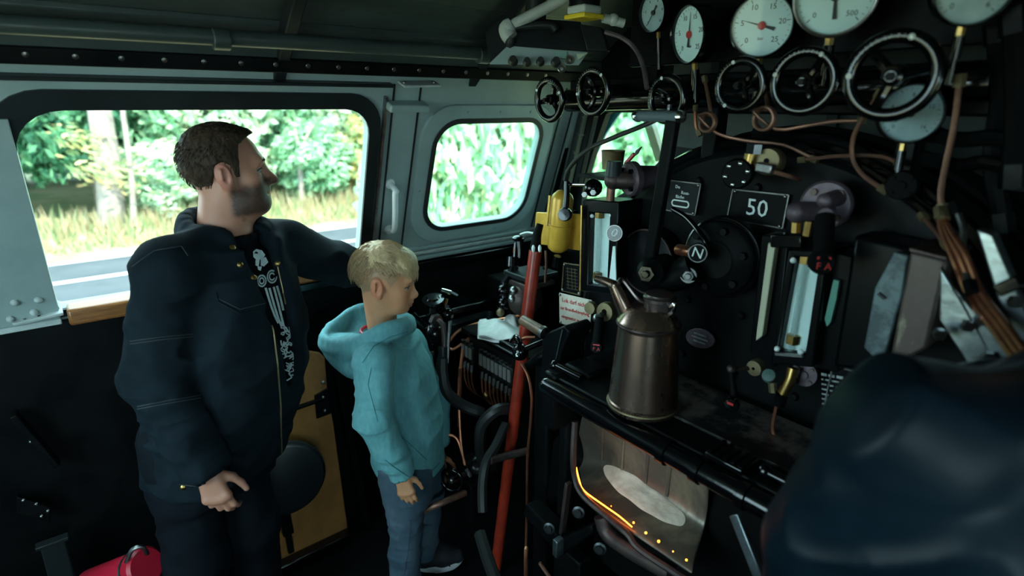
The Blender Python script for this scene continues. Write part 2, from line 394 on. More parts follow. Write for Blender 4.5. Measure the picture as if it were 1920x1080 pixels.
for x in (0.555, 1.24):
    pts = [V((x, y, roofz(y) - .055)) for y in np.linspace(1.865, 0.2, 16)]; top = [p + V((0, 0, .06)) for p in pts]
    bb = MB(); bb.prism(pts + top[::-1], V((0.035, 0, 0))); obj('roof_rib', bb, M['grey_dark'], ceiling, bevel=.004)
# conduit along the roof with couplings
cd = thing('roof_conduit', oY(480, 60, 1.66) , 'long straight grey conduit under the roof running the length of the cab', 'pipe')
ca, cb = V((XB, 1.66, oY(0, 48, 1.66).z)), oY(935, 80, 1.66); cb.z = ca.z + .006
bb = MB(); bb.tube([ca, cb], 0.020, 12, smooth=False); obj('tube', bb, M['roof'], cd)
for px in (412, 905):
    p = oY(px, 60, 1.66); p = V((p.x, 1.66, ca.z)); bb = MB(); bb.cyl(p - V((.02, 0, 0)), p + V((.02, 0, 0)), .026, n=14); obj('coupling', bb, M['roof'], cd, bevel=.003)
# front wall with an opening, cut round the boiler
hole = [(oX(x, y, XF).y, oX(x, y, XF).z) for x, y in ((1136, 215), (1160, 199), (1178, 193), (1250, 190), (1266, 215), (1258, 262), (1238, 300), (1190, 350), (1110, 395), (1090, 385), (1093, 350), (1112, 285))]
b = plate([[(2.12, 0), (2.12, 1.18), (1.84, 1.95), (1.3, 2.35), (YR, 2.35), (YR, 0)], hole], 0.03, lambda u, v, h: V((XF + h, u, v)))
wall_front = struct('wall_front', b, M['black'], origin=(XF, .5, 0))
b = plate([hole], 0.005, lambda u, v, h: V((XF + .02 + h, u, v))); window_3 = struct('window_3', b, M['glass'], origin=(XF, 1.65, 1.4))
# corner posts between the left wall and the front window
fp = [((1073, 205), (1012, 455), .05, 'matte_black'), ((1098, 195), (1050, 400), .035, 'grey_dark'), ((1118, 195), (1083, 345), .03, 'matte_black')]
for k, (q0, q1, w, m) in enumerate(fp):
    bb = MB(); xx = XF - .03 - .02 * k; bb.bar(oX(*q0, xx), oX(*q1, xx), w, .03, (1, 0, 0)); pst = obj('corner_post', bb, M[m], wall_front, bevel=.004)
    if k == 1:
        for j in range(6):
            p = oX(q0[0], q0[1], xx - .016).lerp(oX(q1[0], q1[1], xx - .016), .1 + j * .16); b2 = MB(); b2.bolt(p, (-1, 0, 0), .007, .008); obj('bolt', b2, M['grey_dark'], pst)
b = MB(); p0 = oX(1092, 253, XF - .06); b.cyl(p0, p0 + V((0, -.05, 0)), .004); obj('pin', b, M['steel'], wall_front)
b = MB(); p0 = oX(1107, 241, XF - .06); b.sphere(p0, .012, 8, 5); obj('knob', b, M['grey'], wall_front)
# curved teal visor strip and olive upright outside, seen through the front window
tv = [oX(x, y, XF + .06) for x, y in ((1128, 225), (1152, 196), (1182, 188), (1158, 218), (1136, 250), (1112, 300), (1098, 345), (1090, 345), (1106, 290))]
M['teal'] = mat('teal_paint', (0.02, 0.13, 0.17), .4)
M['olive'] = mat('olive_brown_paint', (0.09, 0.065, 0.03), .5)
b = MB(); b.prism(tv, V((.01, 0, 0))); obj('visor_strip', b, M['teal'], window_3)
b = MB(); b.bar(oX(1207, 195, XF + .05), oX(1240, 300, XF + .05), .035, .03, (1, 0, 0)); obj('upright', b, M['olive'], window_3, bevel=.003)
# unseen right wall and rear bulkhead, openings placed and sized to shape the daylight
b = plate([[(XB, 0), (XF, 0), (XF, 1.95), (XB, 1.95)], rrect(-0.80, 0.30, 1.08, 1.72, .1), rrect(1.0, 1.28, 1.2, 1.66, .08)], 0.04, lambda u, v, h: V((u, YR - h, v)))
struct('wall_right', b, M['grey'], origin=(.3, YR, 0))
b = plate([[(YR, 0), (2.12, 0), (2.12, 1.2), (1.84, 1.95), (1.3, 2.35), (YR, 2.3)], rrect(0.05, 1.50, 0.95, 2.0, .05)], 0.04, lambda u, v, h: V((XB - h, u, v)))
struct('wall_rear', b, M['grey_dark'], origin=(XB, .5, 0))

# ================================================================== OUTSIDE: verge, road, wood
GZ = -1.5
M['ground'] = mat('forest_ground', (0.20, 0.20, 0.10), .95, col2=(0.32, 0.27, 0.16), scale=1.4, bump=.3, bscale=9)
M['verge'] = mat('dry_verge', (0.24, 0.22, 0.12), .95, col2=(0.13, 0.17, 0.07), scale=.9, lo=.4, hi=.6, bump=.3, bscale=12)
M['asphalt'] = mat('asphalt', (0.040, 0.052, 0.060), .8, spec=.1, col2=(0.06, 0.072, 0.082), scale=.7, bump=.1, bscale=90)
M['line'] = mat('road_paint', (0.85, 0.88, 0.86), .6)
b = MB(); b.box((8, 30, GZ - .12), (120, 90, .1)); ground = struct('ground', b, M['ground'], origin=(8, 30, GZ - .17))
b = MB(); b.box((8, 12.2, GZ - .03), (120, 7.2, .06)); road = struct('road', b, M['asphalt'])
for y, w in ((15.55, .14), (13.75, .12), (9.2, .14)):
    bb = MB(); bb.box((8, y, GZ + .004), (120, w, .008)); obj('road_line', bb, M['line'], road)
b = MB(); b.prism([V((-50, 15.8, GZ - .05)), V((-50, 15.8, GZ + .0)), V((-50, 17.4, GZ + .12)), V((-50, 20, GZ + .35)), V((-50, 26, GZ + .7)), V((-50, 60, GZ + 1.2)), V((-50, 60, GZ - .1))], V((120, 0, 0)))
bank = struct('ground_bank', b, M['verge'], origin=(8, 20, GZ))
def leaf_mesh(name, n, ext, size, cols, seed, hollow=.55):
    r = np.random.default_rng(seed); d = r.normal(size=(n, 3)); d /= np.linalg.norm(d, axis=1)[:, None]
    rad = hollow + (1 - hollow) * r.random(n) ** .5
    lump = 1 + .22 * np.sin(d[:, 0] * 4 + seed) * np.cos(d[:, 2] * 5 + seed) + .12 * np.sin(d[:, 0] * 9 + d[:, 2] * 11)
    p = d * rad[:, None] * lump[:, None] * np.array(ext)
    nrm = d * .6 + r.normal(size=(n, 3)) * .5 + np.array([0, 0, .35]); nrm /= np.linalg.norm(nrm, axis=1)[:, None]
    t = np.array([1.0, .15, .05]) + r.normal(size=(n, 3)) * .45; t -= nrm * (t * nrm).sum(1)[:, None]; t /= np.linalg.norm(t, axis=1)[:, None]
    s = np.cross(nrm, t); L = size * (.6 + .8 * r.random(n))[:, None]
    # four-cornered leaf spray, longer than wide
    v = np.stack([p - t * L, p + s * L * .42 - t * L * .1, p + t * L, p - s * L * .42 + t * L * .05], 1).reshape(-1, 3)
    me = bpy.data.meshes.new(name); f = np.arange(4 * n).reshape(n, 4)
    me.from_pydata(v.tolist(), [], f.tolist()); me.update()
    at_ = me.color_attributes.new('tint', 'FLOAT_COLOR', 'POINT')
    cc = np.array(cols)[r.integers(0, len(cols), n)] * (.75 + .5 * r.random((n, 1)))
    at_.data.foreach_set('color', np.repeat(np.concatenate([cc, np.ones((n, 1))], 1), 4, 0).ravel().astype('f'))
    return me
M['leaf'] = mat('leaves', (1, 1, 1), .55, attr='tint')
nt = M['leaf'].node_tree; pb = nt.nodes['Principled BSDF']; tr = nt.nodes.new('ShaderNodeBsdfTranslucent'); ms = nt.nodes.new('ShaderNodeMixShader'); ms.inputs[0].default_value = .4
aa = [n for n in nt.nodes if n.type == 'ATTRIBUTE'][0]
nt.links.new(aa.outputs['Color'], tr.inputs['Color']); nt.links.new(pb.outputs[0], ms.inputs[1]); nt.links.new(tr.outputs[0], ms.inputs[2]); nt.links.new(ms.outputs[0], nt.nodes['Material Output'].inputs['Surface'])
M['bark'] = mat('bark', (0.16, 0.13, 0.10), .9, col2=(0.30, 0.26, 0.21), scale=4, stretch=(3, 3, .6), bump=.5, bscale=12)
M['bark_pale'] = mat('pale_bark', (0.30, 0.26, 0.225), .9, col2=(0.16, 0.14, 0.12), scale=4, stretch=(2, 2, 1), bump=.3, bscale=12)
PAL = [[(.26, .50, .29), (.17, .40, .22), (.38, .60, .38), (.33, .55, .33)],
       [(.05, .20, .10), (.09, .28, .14), (.03, .13, .07), (.14, .34, .17)],
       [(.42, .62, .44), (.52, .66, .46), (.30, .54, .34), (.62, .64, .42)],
       [(.60, .50, .22), (.48, .52, .24), (.34, .50, .22)]]
fol = [leaf_mesh('foliage', 5200, (1, 1, 1), .088, PAL[k], 11 + k) for k in range(4)] + [leaf_mesh('foliage', 130, (1, 1, 1), .16, PAL[3], 29, .1)]
for me in fol: me.materials.append(M['leaf'])
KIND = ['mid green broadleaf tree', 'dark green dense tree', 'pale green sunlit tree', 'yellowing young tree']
def tree(x, y, h, w, kind, label, trunk=.13, bark='bark', base=.25, group='trees beyond the road'):
    z = GZ + .05 + max(0, min((y - 15.8) * .09, .7))
    t = thing('tree' if h > 2.6 else 'bush', (x, y, z), label, 'tree' if h > 2.6 else 'bush', group)
    bb = MB(); bb.tube([V((x, y, z - .2)), V((x + .05, y, z + h * .3)), V((x - .06, y + .05, z + h * .6)), V((x + .02, y, z + h * .93))], [trunk, trunk * .35], 8, 3)
    obj('trunk', bb, M[bark], t)
    c0 = h * base; hh = (h - c0) / 2
    o = instance('foliage', fol[kind], (x, y, z + c0 + hh), t, (0, 0, random.random() * 6.28), (w, w, hh)); o['kind'] = 'stuff'
    if h > 5:
        for sgn in (-1, 1):
            o = instance('foliage', fol[kind], (x + sgn * w * .5, y - .3, z + c0 + hh * (.75 + .3 * sgn)), t, (0, .2 * sgn, random.random() * 6.28), (w * .8, w * .8, hh * .8)); o['kind'] = 'stuff'
    return t
rows = [(-3.4, 20.5, 7.0, 1.7, 1), (-1.2, 21.5, 7.5, 1.8, 1), (0.9, 20.2, 6.8, 1.5, 1), (3.0, 21.0, 7.5, 1.8, 0), (5.0, 20.6, 7.0, 1.8, 2), (7.2, 21.2, 7.2, 1.7, 0),
        (9.2, 20.4, 7.4, 1.9, 2), (11.5, 21.0, 7.0, 1.9, 2), (13.8, 20.6, 7.5, 2.0, 0), (16.2, 21.2, 7.2, 2.1, 2), (18.8, 20.7, 7.4, 2.1, 2), (21.5, 21.4, 7.5, 2.2, 0), (24.5, 21.0, 7.2, 2.3, 2), (28, 22, 8, 2.6, 2), (32, 22, 8, 2.8, 0), (37, 23, 9, 3.2, 2)]
ORD = ['first', 'second', 'third', 'fourth', 'fifth', 'sixth', 'seventh', 'eighth', 'ninth', 'tenth', 'eleventh', 'twelfth', 'thirteenth', 'fourteenth', 'fifteenth', 'sixteenth']
for k, (x, y, h, w, kd) in enumerate(rows):
    tree(x, y, h, w, kd, f'{KIND[kd]} in the front row beyond the road, {ORD[k]} counted from the left', trunk=.15, group='front row of trees beyond the road')
for k in range(13):
    tree(-5 + k * 4.0, 25.5 + (k % 3) * .8, 9.0, 2.9, (1, 0, 0, 2)[k % 4], f'tall tree filling the gaps behind the front row, {ORD[k]} from the left', trunk=.2, base=.12, group='back row of trees beyond the road')
for k, (x, y, h, w, kd) in enumerate([(-2.2, 18.6, 2.2, 1.0, 0), (2.4, 18.9, 2.0, 1.1, 2), (4.2, 19.2, 2.3, 1.1, 2), (6.6, 18.9, 2.4, 1.2, 0), (8.6, 19.2, 2.5, 1.2, 3), (10.6, 19.0, 2.5, 1.2, 2), (12.8, 19.2, 2.5, 1.2, 2), (15, 19.2, 2.5, 1.3, 0), (17.6, 19.2, 2.5, 1.4, 2), (20.5, 19.4, 2.5, 1.4, 2), (23.5, 19.4, 2.5, 1.5, 0)]):
    tree(x, y, h, w, kd, f'low roadside bush at the edge of the wood, {ORD[k]} from the left', trunk=.05, base=.02, group='bushes at the edge of the wood')
for k, (x, y, h, w, kd) in enumerate([(4.95, 7.9, 5.2, 1.15, 2), (6.6, 8.1, 5.6, 1.3, 2), (8.4, 8.0, 5.4, 1.3, 0), (10.4, 8.2, 5.8, 1.4, 2), (12.6, 8.2, 5.6, 1.5, 2), (15.2, 8.6, 6.0, 1.7, 0), (18.4, 9.0, 6.2, 1.9, 2)]):
    tree(x, y, h, w, kd, f'bright leafy young tree on the near side of the road, {ORD[k]} from the left', trunk=.07, base=-.04, group='young trees on the near side of the road')
# the pale trunk and the thin bare stem seen in the left part of the first window
t = thing('tree', oY(205, 420, 18.3), 'thick pale tree trunk standing in the left part of the first window', 'tree')
b = MB(); b.tube([oY(212, 450, 18.3), oY(205, 330, 18.3), oY(190, 230, 18.3), oY(175, 110, 18.3)], [.33, .24], 12, 4); obj('trunk', b, M['bark_pale'], t)
o = instance('foliage', fol[4], oY(195, 320, 17.8), t, (0, .5, .2), (1.0, .4, .5)); o['kind'] = 'stuff'
o = instance('foliage', fol[4], oY(150, 260, 17.8), t, (0, .3, .4), (.7, .4, .35)); o['kind'] = 'stuff'
t = thing('tree', oY(252, 415, 17.9), 'thin bare white stem beside the thick pale trunk', 'tree')
b = MB(); b.tube([oY(252, 420, 17.9), oY(246, 330, 17.9), oY(236, 250, 17.9), oY(230, 205, 17.9), oY(226, 120, 17.9)], [.075, .05], 8, 3); obj('trunk', b, M['bark_pale'], t)
t = thing('tree', oY(560, 330, 18.2), 'slender reddish trunk near the right side of the first window', 'tree')
b = MB(); b.tube([oY(566, 385, 18.2), oY(562, 300, 18.2), oY(552, 240, 18.2)], [.10, .05], 8, 3); b.tube([oY(562, 300, 18.2), oY(572, 262, 18.2), oY(588, 235, 18.2)], .035, 6, 3); obj('trunk', b, M['bark_pale'], t)
# long dry grass on the verge
r = np.random.default_rng(3); n = 9000
gx = r.uniform(-6, 30, n); gy = r.uniform(16.2, 18.9, n); gh = r.uniform(.12, .55, n) * np.where(gy > 17.2, 1.2, .7); gz = GZ + .02 + np.clip((gy - 15.8) * .08, 0, .7)
dx = r.normal(size=n) * .12; w = .03
v = np.stack([np.stack([gx - w, gy, gz], 1), np.stack([gx + w, gy, gz], 1), np.stack([gx + dx, gy + r.normal(size=n) * .1, gz + gh], 1)], 1).reshape(-1, 3)
me = bpy.data.meshes.new('verge_grass'); me.from_pydata(v.tolist(), [], np.arange(3 * n).reshape(n, 3).tolist())
a_ = me.color_attributes.new('tint', 'FLOAT_COLOR', 'POINT'); cc = np.array([(.36, .32, .20), (.30, .29, .16), (.17, .25, .11), (.34, .27, .15)])[r.integers(0, 4, n)]
a_.data.foreach_set('color', np.repeat(np.concatenate([cc, np.ones((n, 1))], 1), 3, 0).ravel().astype('f')); me.materials.append(M['leaf'])
o = bpy.data.objects.new('verge_grass', me); link(o); tag(o, 'long dry grass on the verge between the road and the wood', 'grass', kind='stuff')
# ================================================================== MACHINERY
def pane_glass(name, tint):
    m = bpy.data.materials.new(name); m.use_nodes = True; nt = m.node_tree; nt.nodes.remove(nt.nodes['Principled BSDF'])
    t = nt.nodes.new('ShaderNodeBsdfTransparent'); t.inputs['Color'].default_value = (*tint, 1)
    g = nt.nodes.new('ShaderNodeBsdfGlossy'); g.inputs['Roughness'].default_value = .03
    f = nt.nodes.new('ShaderNodeLayerWeight'); f.inputs['Blend'].default_value = .5; p = nt.nodes.new('ShaderNodeMath'); p.operation = 'POWER'; p.inputs[1].default_value = 5
    q = nt.nodes.new('ShaderNodeMath'); q.operation = 'MULTIPLY_ADD'; q.inputs[1].default_value = .7; q.inputs[2].default_value = .025
    nt.links.new(f.outputs['Facing'], p.inputs[0]); nt.links.new(p.outputs[0], q.inputs[0])
    x = nt.nodes.new('ShaderNodeMixShader'); nt.links.new(q.outputs[0], x.inputs[0]); nt.links.new(t.outputs[0], x.inputs[1]); nt.links.new(g.outputs[0], x.inputs[2])
    nt.links.new(x.outputs[0], nt.nodes['Material Output'].inputs['Surface']); return m
FX = V((-1, 0, 0)); RY = V((0, -1, 0)); UZ = V((0, 0, 1))     # a plate on the backhead faces -X, its reading direction is -Y
def quad(px, X, th=.004, vec=None): return MB().prism([oX(x, y, X) for x, y in px], vec if vec is not None else V((th, 0, 0)))
def pmid(px, X): return sum((oX(x, y, X) for x, y in px), V((0, 0, 0))) / len(px)
def dirs(px, X):
    p = [oX(x, y, X) for x, y in px]; return ((p[1] + p[2]) - (p[0] + p[3])).normalized(), ((p[0] + p[1]) - (p[2] + p[3])).normalized()

M['brass_dull'] = mat('dull_brass', (.24, .19, .10), .5, .6, col2=(.14, .11, .06), scale=20)
# ---------------- boiler backhead
BX = 1.34
bo = thing('boiler', (BX + .25, .72, 0), 'black boiler backhead with a round top that fills the right half of the cab', 'boiler')
def bh(R, yl, yr, z0=0.0, cy=.72, cz=1.07, n=28):
    return [(yl, z0), (yl, cz - .02)] + [(cy + R * math.cos(t), cz + R * math.sin(t)) for t in np.linspace(0.02, math.pi - .02, n)] + [(yr, cz - .02), (yr, z0)]
b = MB(); b.prism([V((BX, y, z)) for y, z in bh(.60, 1.32, .12)], V((.50, 0, 0))); obj('backhead', b, M['black'], bo, bevel=.02)
b = MB(); b.tube([V((BX + .03, y, z)) for y, z in bh(.605, 1.325, .115)], .022, 8, smooth=False); obj('rim', b, M['gloss_black'], bo)
b = MB(); b.tube([V((BX + .16, y, z)) for y, z in bh(.63, 1.35, .09)], .014, 8, smooth=False); obj('lagging_band', b, M['black'], bo)
sb = MB(); sb.lathe([(0, .010), (.007, .009), (.011, .004), (.012, 0)], (0, 0, 0), FX, 8)
stay = None
for k in range(7):
    for j in range(7):
        y = .25 + k * .165; z = .58 + j * .165
        if (y - .72) ** 2 + max(0, z - 1.07) ** 2 > .54 ** 2: continue
        if stay is None: stay = obj('stay_bolt', sb, M['black'], bo, origin=(0, 0, 0)); stay.location = V((BX, y, z)) - wloc(bo)
        else: instance('stay_bolt', stay.data, (BX, y, z), bo)

# ---------------- transverse steam manifold, handwheels, gauges
mf = thing('steam_manifold', (1.34, .85, 1.70), 'black steam manifold pipe across the cab that carries the handwheels', 'pipe')
b = MB(); b.cyl(V((1.34, 1.42, 1.775)), V((1.34, .33, 1.80)), .034, n=18); obj('header_pipe', b, M['gloss_black'], mf)
b = MB(); b.box((1.40, .86, 1.79), (.04, 1.2, .10)); obj('mounting_bar', b, M['black'], mf, bevel=.006)
for y in (.9, .45): bb = MB(); bb.box((1.37, y, 1.70), (.05, .04, .2)); obj('bracket', bb, M['black'], mf, bevel=.005)
def handwheel(px, py, R, nrm, a0, a1, label, X=1.20, stem=.13, spoke0=.4):
    c = oX(px, py, X); n = V(nrm).normalized(); t = thing('handwheel', c, label, 'handwheel', 'handwheels on the steam manifold')
    up = UZ; a, bq, d = frame(n, up)
    b = MB(); b.torus(c, n, R, R * .185, 44, 12, squash=.8, up=up); obj('rim', b, M['gloss_black'], t)
    for k in range(3):
        q = spoke0 + k * 2.094; e = a * math.cos(q) + bq * math.sin(q)
        bb = MB(); bb.tube([c - n * .012 + e * R * .2, c - n * .010 + e * R * .6, c + e * R * .95], [R * .15, R * .12], 8, 4); obj('spoke', bb, M['gloss_black'], t)
    b = MB(); b.lathe([(0, .014), (R * .14, .014), (R * .16, .006), (R * .26, .004), (R * .28, -.022), (R * .2, -.03)], c, n, 18); h = obj('hub', b, M['gloss_black'], t)
    b = MB(); b.cyl(c + n * .012, c + n * .022, R * .12, n=6); obj('nut', b, M['black'], h)
    b = MB(); b.cyl(c - n * .02, c - n * stem, R * .15, n=10); b.cyl(c - n * .06, c - n * stem, R * .30, n=12); obj('spindle', b, M['black'], t)
    # worn white inscription cast on the rim between two bright studs
    b = MB(); rr = random.Random(px)
    m_ = max(5, int(abs(a1 - a0) * 7))
    for i in range(1, m_):
        q = a0 + (a1 - a0) * i / m_; e = a * math.cos(q) + bq * math.sin(q); tq = -a * math.sin(q) + bq * math.cos(q)
        for k in range(2):
            b.box(c + e * (R + (k - .5) * R * .07) + tq * (rr.random() - .5) * R * .05 + n * (R * .146), (R * (.02 + .04 * rr.random()), R * .018, .0012), (tq, e, n))
    obj('inscription', b, M['worn_white'], t)
    for q in (a0, a1):
        e = a * math.cos(q) + bq * math.sin(q); bb = MB(); bb.sphere(c + e * R + n * R * .14, (R * .085, R * .085, R * .05), 10, 6, (e, n.cross(e), n)); obj('stud', bb, M['white_metal'], t)
    return t
M['worn_white'] = mat('worn_white_paint', (.42, .46, .46), .6, col2=(.12, .14, .14), scale=120)
D = math.radians
handwheel(1030, 187, .056, (-1, .02, -.06), D(20), D(150), 'black handwheel furthest left, in front of the grey window corner', spoke0=1.2)
handwheel(1112, 172, .056, (-1, .03, -.05), D(48), D(185), 'second black handwheel from the left, under the switch box', spoke0=.1)
handwheel(1250, 186, .050, (-1, .05, -.05), D(105), D(215), 'small black handwheel above the regulator grip', spoke0=.5)
handwheel(1388, 160, .050, (-1, -.10, -.05), D(110), D(235), 'black handwheel under the large pressure gauge with the red hub', spoke0=.9)
handwheel(1507, 153, .056, (-1, -.15, -.05), D(60), D(165), 'black handwheel between the large gauge and the widest wheel', spoke0=1.0)
handwheel(1672, 143, .064, (-1, -.2, -.05), D(72), D(178), 'widest black handwheel, in front of the low tilted gauge', X=1.16, spoke0=.2)

M['dial'] = mat('gauge_dial', (.64, .85, .86), .5)
M['dial_dim'] = mat('shaded_gauge_dial', (.42, .56, .58), .5, col2=(.28, .40, .43), scale=12)  # dial for gauges in shade, the dimness put into its colour
GL = pane_glass('gauge_glass', (.97, .99, .99)); M['glass'] = pane_glass('window_pane_glass', (.86, .96, .92))
for o in list(S.objects):
    if o.type == 'MESH' and o.data.materials and o.data.materials[0] and o.data.materials[0].name == 'window_glass': o.data.materials[0] = M['glass']
def gauge(c, nrm, R, nums, needle, label, hub='ink_red', dial='dial', depth=.045, unit='bar', maker=True, sweep=(225, -45), feed=None, nsize=.25, tail=.45, ntick=25):
    c = V(c); n = V(nrm).normalized(); t = thing('pressure_gauge', c, label, 'gauge', 'round gauges above the boiler'); a, bq, d = frame(n, UZ)
    right = UZ.cross(n).normalized(); up = n.cross(right)
    b = MB(); b.lathe([(0, -depth), (R * .92, -depth), (R * 1.06, -depth * .8), (R * 1.08, .004), (R * 1.03, .008), (R * .985, .004), (R * .985, -.006), (0, -.006)], c, n, 40); obj('case', b, M['gloss_black'], t)
    b = MB(); b.lathe([(R * .985, -.0045), (0, -.0045)], c, n, 40); dl = obj('dial', b, M[dial], t)
    tk = MB()
    for i in range(ntick + 1):
        q = D(sweep[0] + (sweep[1] - sweep[0]) * i / ntick); e = right * math.cos(q) + up * math.sin(q); maj = i % 5 == 0
        tk.box(c + e * R * (.86 if maj else .89) - n * .0040, (R * (.12 if maj else .06), R * (.022 if maj else .012), .0006), (e, n.cross(e), n))
    obj('scale_marks', tk, M['ink'], dl)
    nm = MB()
    for i, s in enumerate(nums):
        q = D(sweep[0] + (sweep[1] - sweep[0]) * i / (len(nums) - 1)); e = right * math.cos(q) + up * math.sin(q)
        x = text_mb(s, R * nsize, c + e * R * .66 - n * .0040, right, up, .0003); nm.add(x.v, x.f)
    if unit: x = text_mb(unit, R * .15, c - up * R * .42 - n * .0040, right, up, .0003); nm.add(x.v, x.f)
    obj('numerals', nm, M['ink'], dl, smooth=False)
    q = D(needle); e = right * math.cos(q) + up * math.sin(q); s_ = n.cross(e)
    b = MB(); b.prism([c - e * R * tail + s_ * R * .06 - n * .0015, c - e * R * tail - s_ * R * .06 - n * .0015, c - s_ * R * .03 - n * .0015, c + e * R * .78 - n * .0015, c + s_ * R * .03 - n * .0015], n * .0012); obj('needle', b, M['ink'], t)
    b = MB(); b.lathe([(0, .002), (R * .13, .0015), (R * .14, -.002)], c, n, 16); obj('needle_hub', b, M[hub], t)
    b = MB(); b.lathe([(R * 1.0, .005), (0, .005)], c, n, 32); obj('gauge_glass', b, GL, t)
    p = c - up * R * 1.06 - n * .02
    b = MB(); b.cyl(p, p - up * .014, R * .13, n=6); obj('brass_nut', b, M['brass'], t)
    b = MB(); b.cyl(p - up * .014, p - up * .05, R * .17, n=10); b.cyl(p - up * .05, p - up * .09, R * .12, n=10); obj('union', b, M['gloss_black'], t)
    return t
N5 = ['0', '5', '10', '15', '20', '25']
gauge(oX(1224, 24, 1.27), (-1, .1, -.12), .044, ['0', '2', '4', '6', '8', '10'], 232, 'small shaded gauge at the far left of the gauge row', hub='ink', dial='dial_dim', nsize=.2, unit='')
gauge(oX(1291, 65, 1.25), (-.95, .30, -.10), .062, N5, 82, 'white gauge turned sideways, its needle upright and its hub red', ntick=25)
gauge(oX(1428, 48, 1.25), (-1.0, -.42, -.12), .061, N5, 163, 'large white gauge with a round red hub and its needle pointing left')
gauge(oX(1567, -8, 1.22), (-1.0, -.45, -.14), .068, ['0', '25', '50', '75', '100', '500'], 95, 'white gauge with a pale metal rim cut by the top of the picture', hub='ink', unit='', nsize=.2, tail=.6)
b = MB(); gc = oX(1567, -8, 1.22); gn = V((-1.0, -.45, -.14)).normalized(); b.torus(gc + gn * .006, gn, .0695, .0035, 40, 8); obj('bezel', b, M['steel'], [o for o in S.objects if o.name.startswith('pressure_gauge')][-1])
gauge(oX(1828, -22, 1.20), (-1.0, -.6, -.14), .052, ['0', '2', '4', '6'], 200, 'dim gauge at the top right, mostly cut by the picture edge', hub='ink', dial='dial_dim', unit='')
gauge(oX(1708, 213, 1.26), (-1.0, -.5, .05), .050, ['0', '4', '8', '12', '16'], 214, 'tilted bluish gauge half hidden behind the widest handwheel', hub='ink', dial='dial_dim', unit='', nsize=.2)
# black board the gauges hang on
gb = thing('gauge_board', (1.36, .78, 1.86), 'black board behind the row of round gauges', 'board')
b = MB(); b.box((1.37, .72, 1.99), (.02, .95, .25)); obj('board_sheet', b, M['black'], gb, bevel=.004)
for y in (1.12, .34): bb = MB(); bb.box((1.39, y, 1.95), (.03, .03, .36)); obj('board_leg', bb, M['black'], gb)

# ---------------- copper pipes round the top of the boiler
def pipe(label, pts, r=.0045, m='copper', group=None, name='copper_pipe', cat='pipe', n=8, sub=6, fit=True):
    P = [V(p) for p in pts]; t = thing(name, P[-1] if P[-1].z < P[0].z else P[0], label, cat, group)
    b = MB(); b.tube(P, r, n, sub); obj('tube', b, M[m], t)
    if fit:
        for p, q in ((P[0], P[1]), (P[-1], P[-2])):
            e = (q - p).normalized(); bb = MB(); bb.cyl(p - e * r, p + e * min(r * 3, .02), r * (1.8 if r < .007 else 1.2), n=6); obj('pipe_nut', bb, M['brass_dull' if m.startswith('copper') else 'black'], t)
    return t
def coil(px, py, X, R, label, turns=2.2, tail=None):
    c = oX(px, py, X); P = []
    for i in range(int(turns * 12) + 1):
        q = 2 * math.pi * i / 12 + 1.57; P.append(c + V((-.004 * i / 6, -R * math.cos(q), R * math.sin(q))))
    P = [V((P[0].x + .02, P[0].y + .04, P[0].z + .08))] + P + [V(q) for q in tail]
    return pipe(label, P, .0042, 'copper_dull', 'coiled gauge pipes', sub=3)
coil(1331, 229, 1.26, .021, 'coiled copper gauge pipe under the sideways gauge', tail=[oX(1345, 250, 1.27), oX(1400, 264, 1.29), oX(1470, 272, 1.30), oX(1530, 300, 1.30)])
coil(1437, 222, 1.26, .024, 'coiled copper gauge pipe under the large gauge', tail=[oX(1455, 242, 1.27), oX(1510, 236, 1.29), oX(1560, 228, 1.31), oX(1620, 226, 1.33)])
pipe('thin copper pipe behind the coil under the small handwheel', [oX(1304, 200, 1.29), oX(1305, 235, 1.29), oX(1312, 252, 1.29)], .004, 'copper')
pipe('copper loop that drops from the widest handwheel past the boiler edge', [oX(1652, 170, 1.24), oX(1630, 205, 1.25), oX(1603, 250, 1.27), oX(1598, 290, 1.28), oX(1615, 325, 1.28), oX(1660, 358, 1.29)], .0048, 'copper_dull')
pipe('copper pipe curving over the boiler shoulder', [oX(1500, 300, 1.29), oX(1580, 292, 1.30), oX(1650, 293, 1.31), oX(1690, 308, 1.32)], .004, 'copper_dull')
pipe('upright brown pipe at the right of the boiler', [oX(1800, 145, 1.26), oX(1790, 230, 1.26), oX(1775, 300, 1.26), oX(1764, 360, 1.25), oX(1768, 400, 1.24)], .0055, 'copper_dull')
for k, (o_, lab) in enumerate((((0, 0), 'outermost'), ((11, -6), 'middle'), ((22, -10), 'innermost'))):
    pipe(f'{lab} copper pipe of the bundle running down to the right corner', [oX(1762 + o_[0] * .2, 395 + 2 * k, 1.22), oX(1766 + o_[0] * .6, 430, 1.2), oX(1790 + o_[0], 490 + o_[1], 1.16), oX(1820 + o_[0], 560 + o_[1], 1.12), oX(1868 + o_[0], 625 + o_[1], 1.06), oX(1950 + o_[0], 740 + o_[1], .98)], .0055, 'copper', 'copper pipe bundle')
pipe('grey hose hooked above the copper bundle', [oX(1790, 385, 1.22), oX(1806, 430, 1.2), oX(1804, 480, 1.17), oX(1822, 545, 1.12)], .006, 'steel', name='hose', cat='hose')
pipe('copper pipe from the lower right toward the bundle', [oX(1728, 405, 1.26), oX(1752, 432, 1.23), oX(1776, 462, 1.19)], .0045, 'copper_dull')
pipe('black pipe along the right shoulder of the boiler', [oX(1500, 278, 1.31), oX(1600, 305, 1.31), oX(1700, 372, 1.30), oX(1765, 425, 1.29)], .009, 'gloss_black', name='steam_pipe')
pipe('second black pipe above the boiler shoulder', [oX(1420, 250, 1.36), oX(1560, 262, 1.36), oX(1680, 318, 1.35), oX(1800, 410, 1.33)], .010, 'gloss_black', name='steam_pipe')
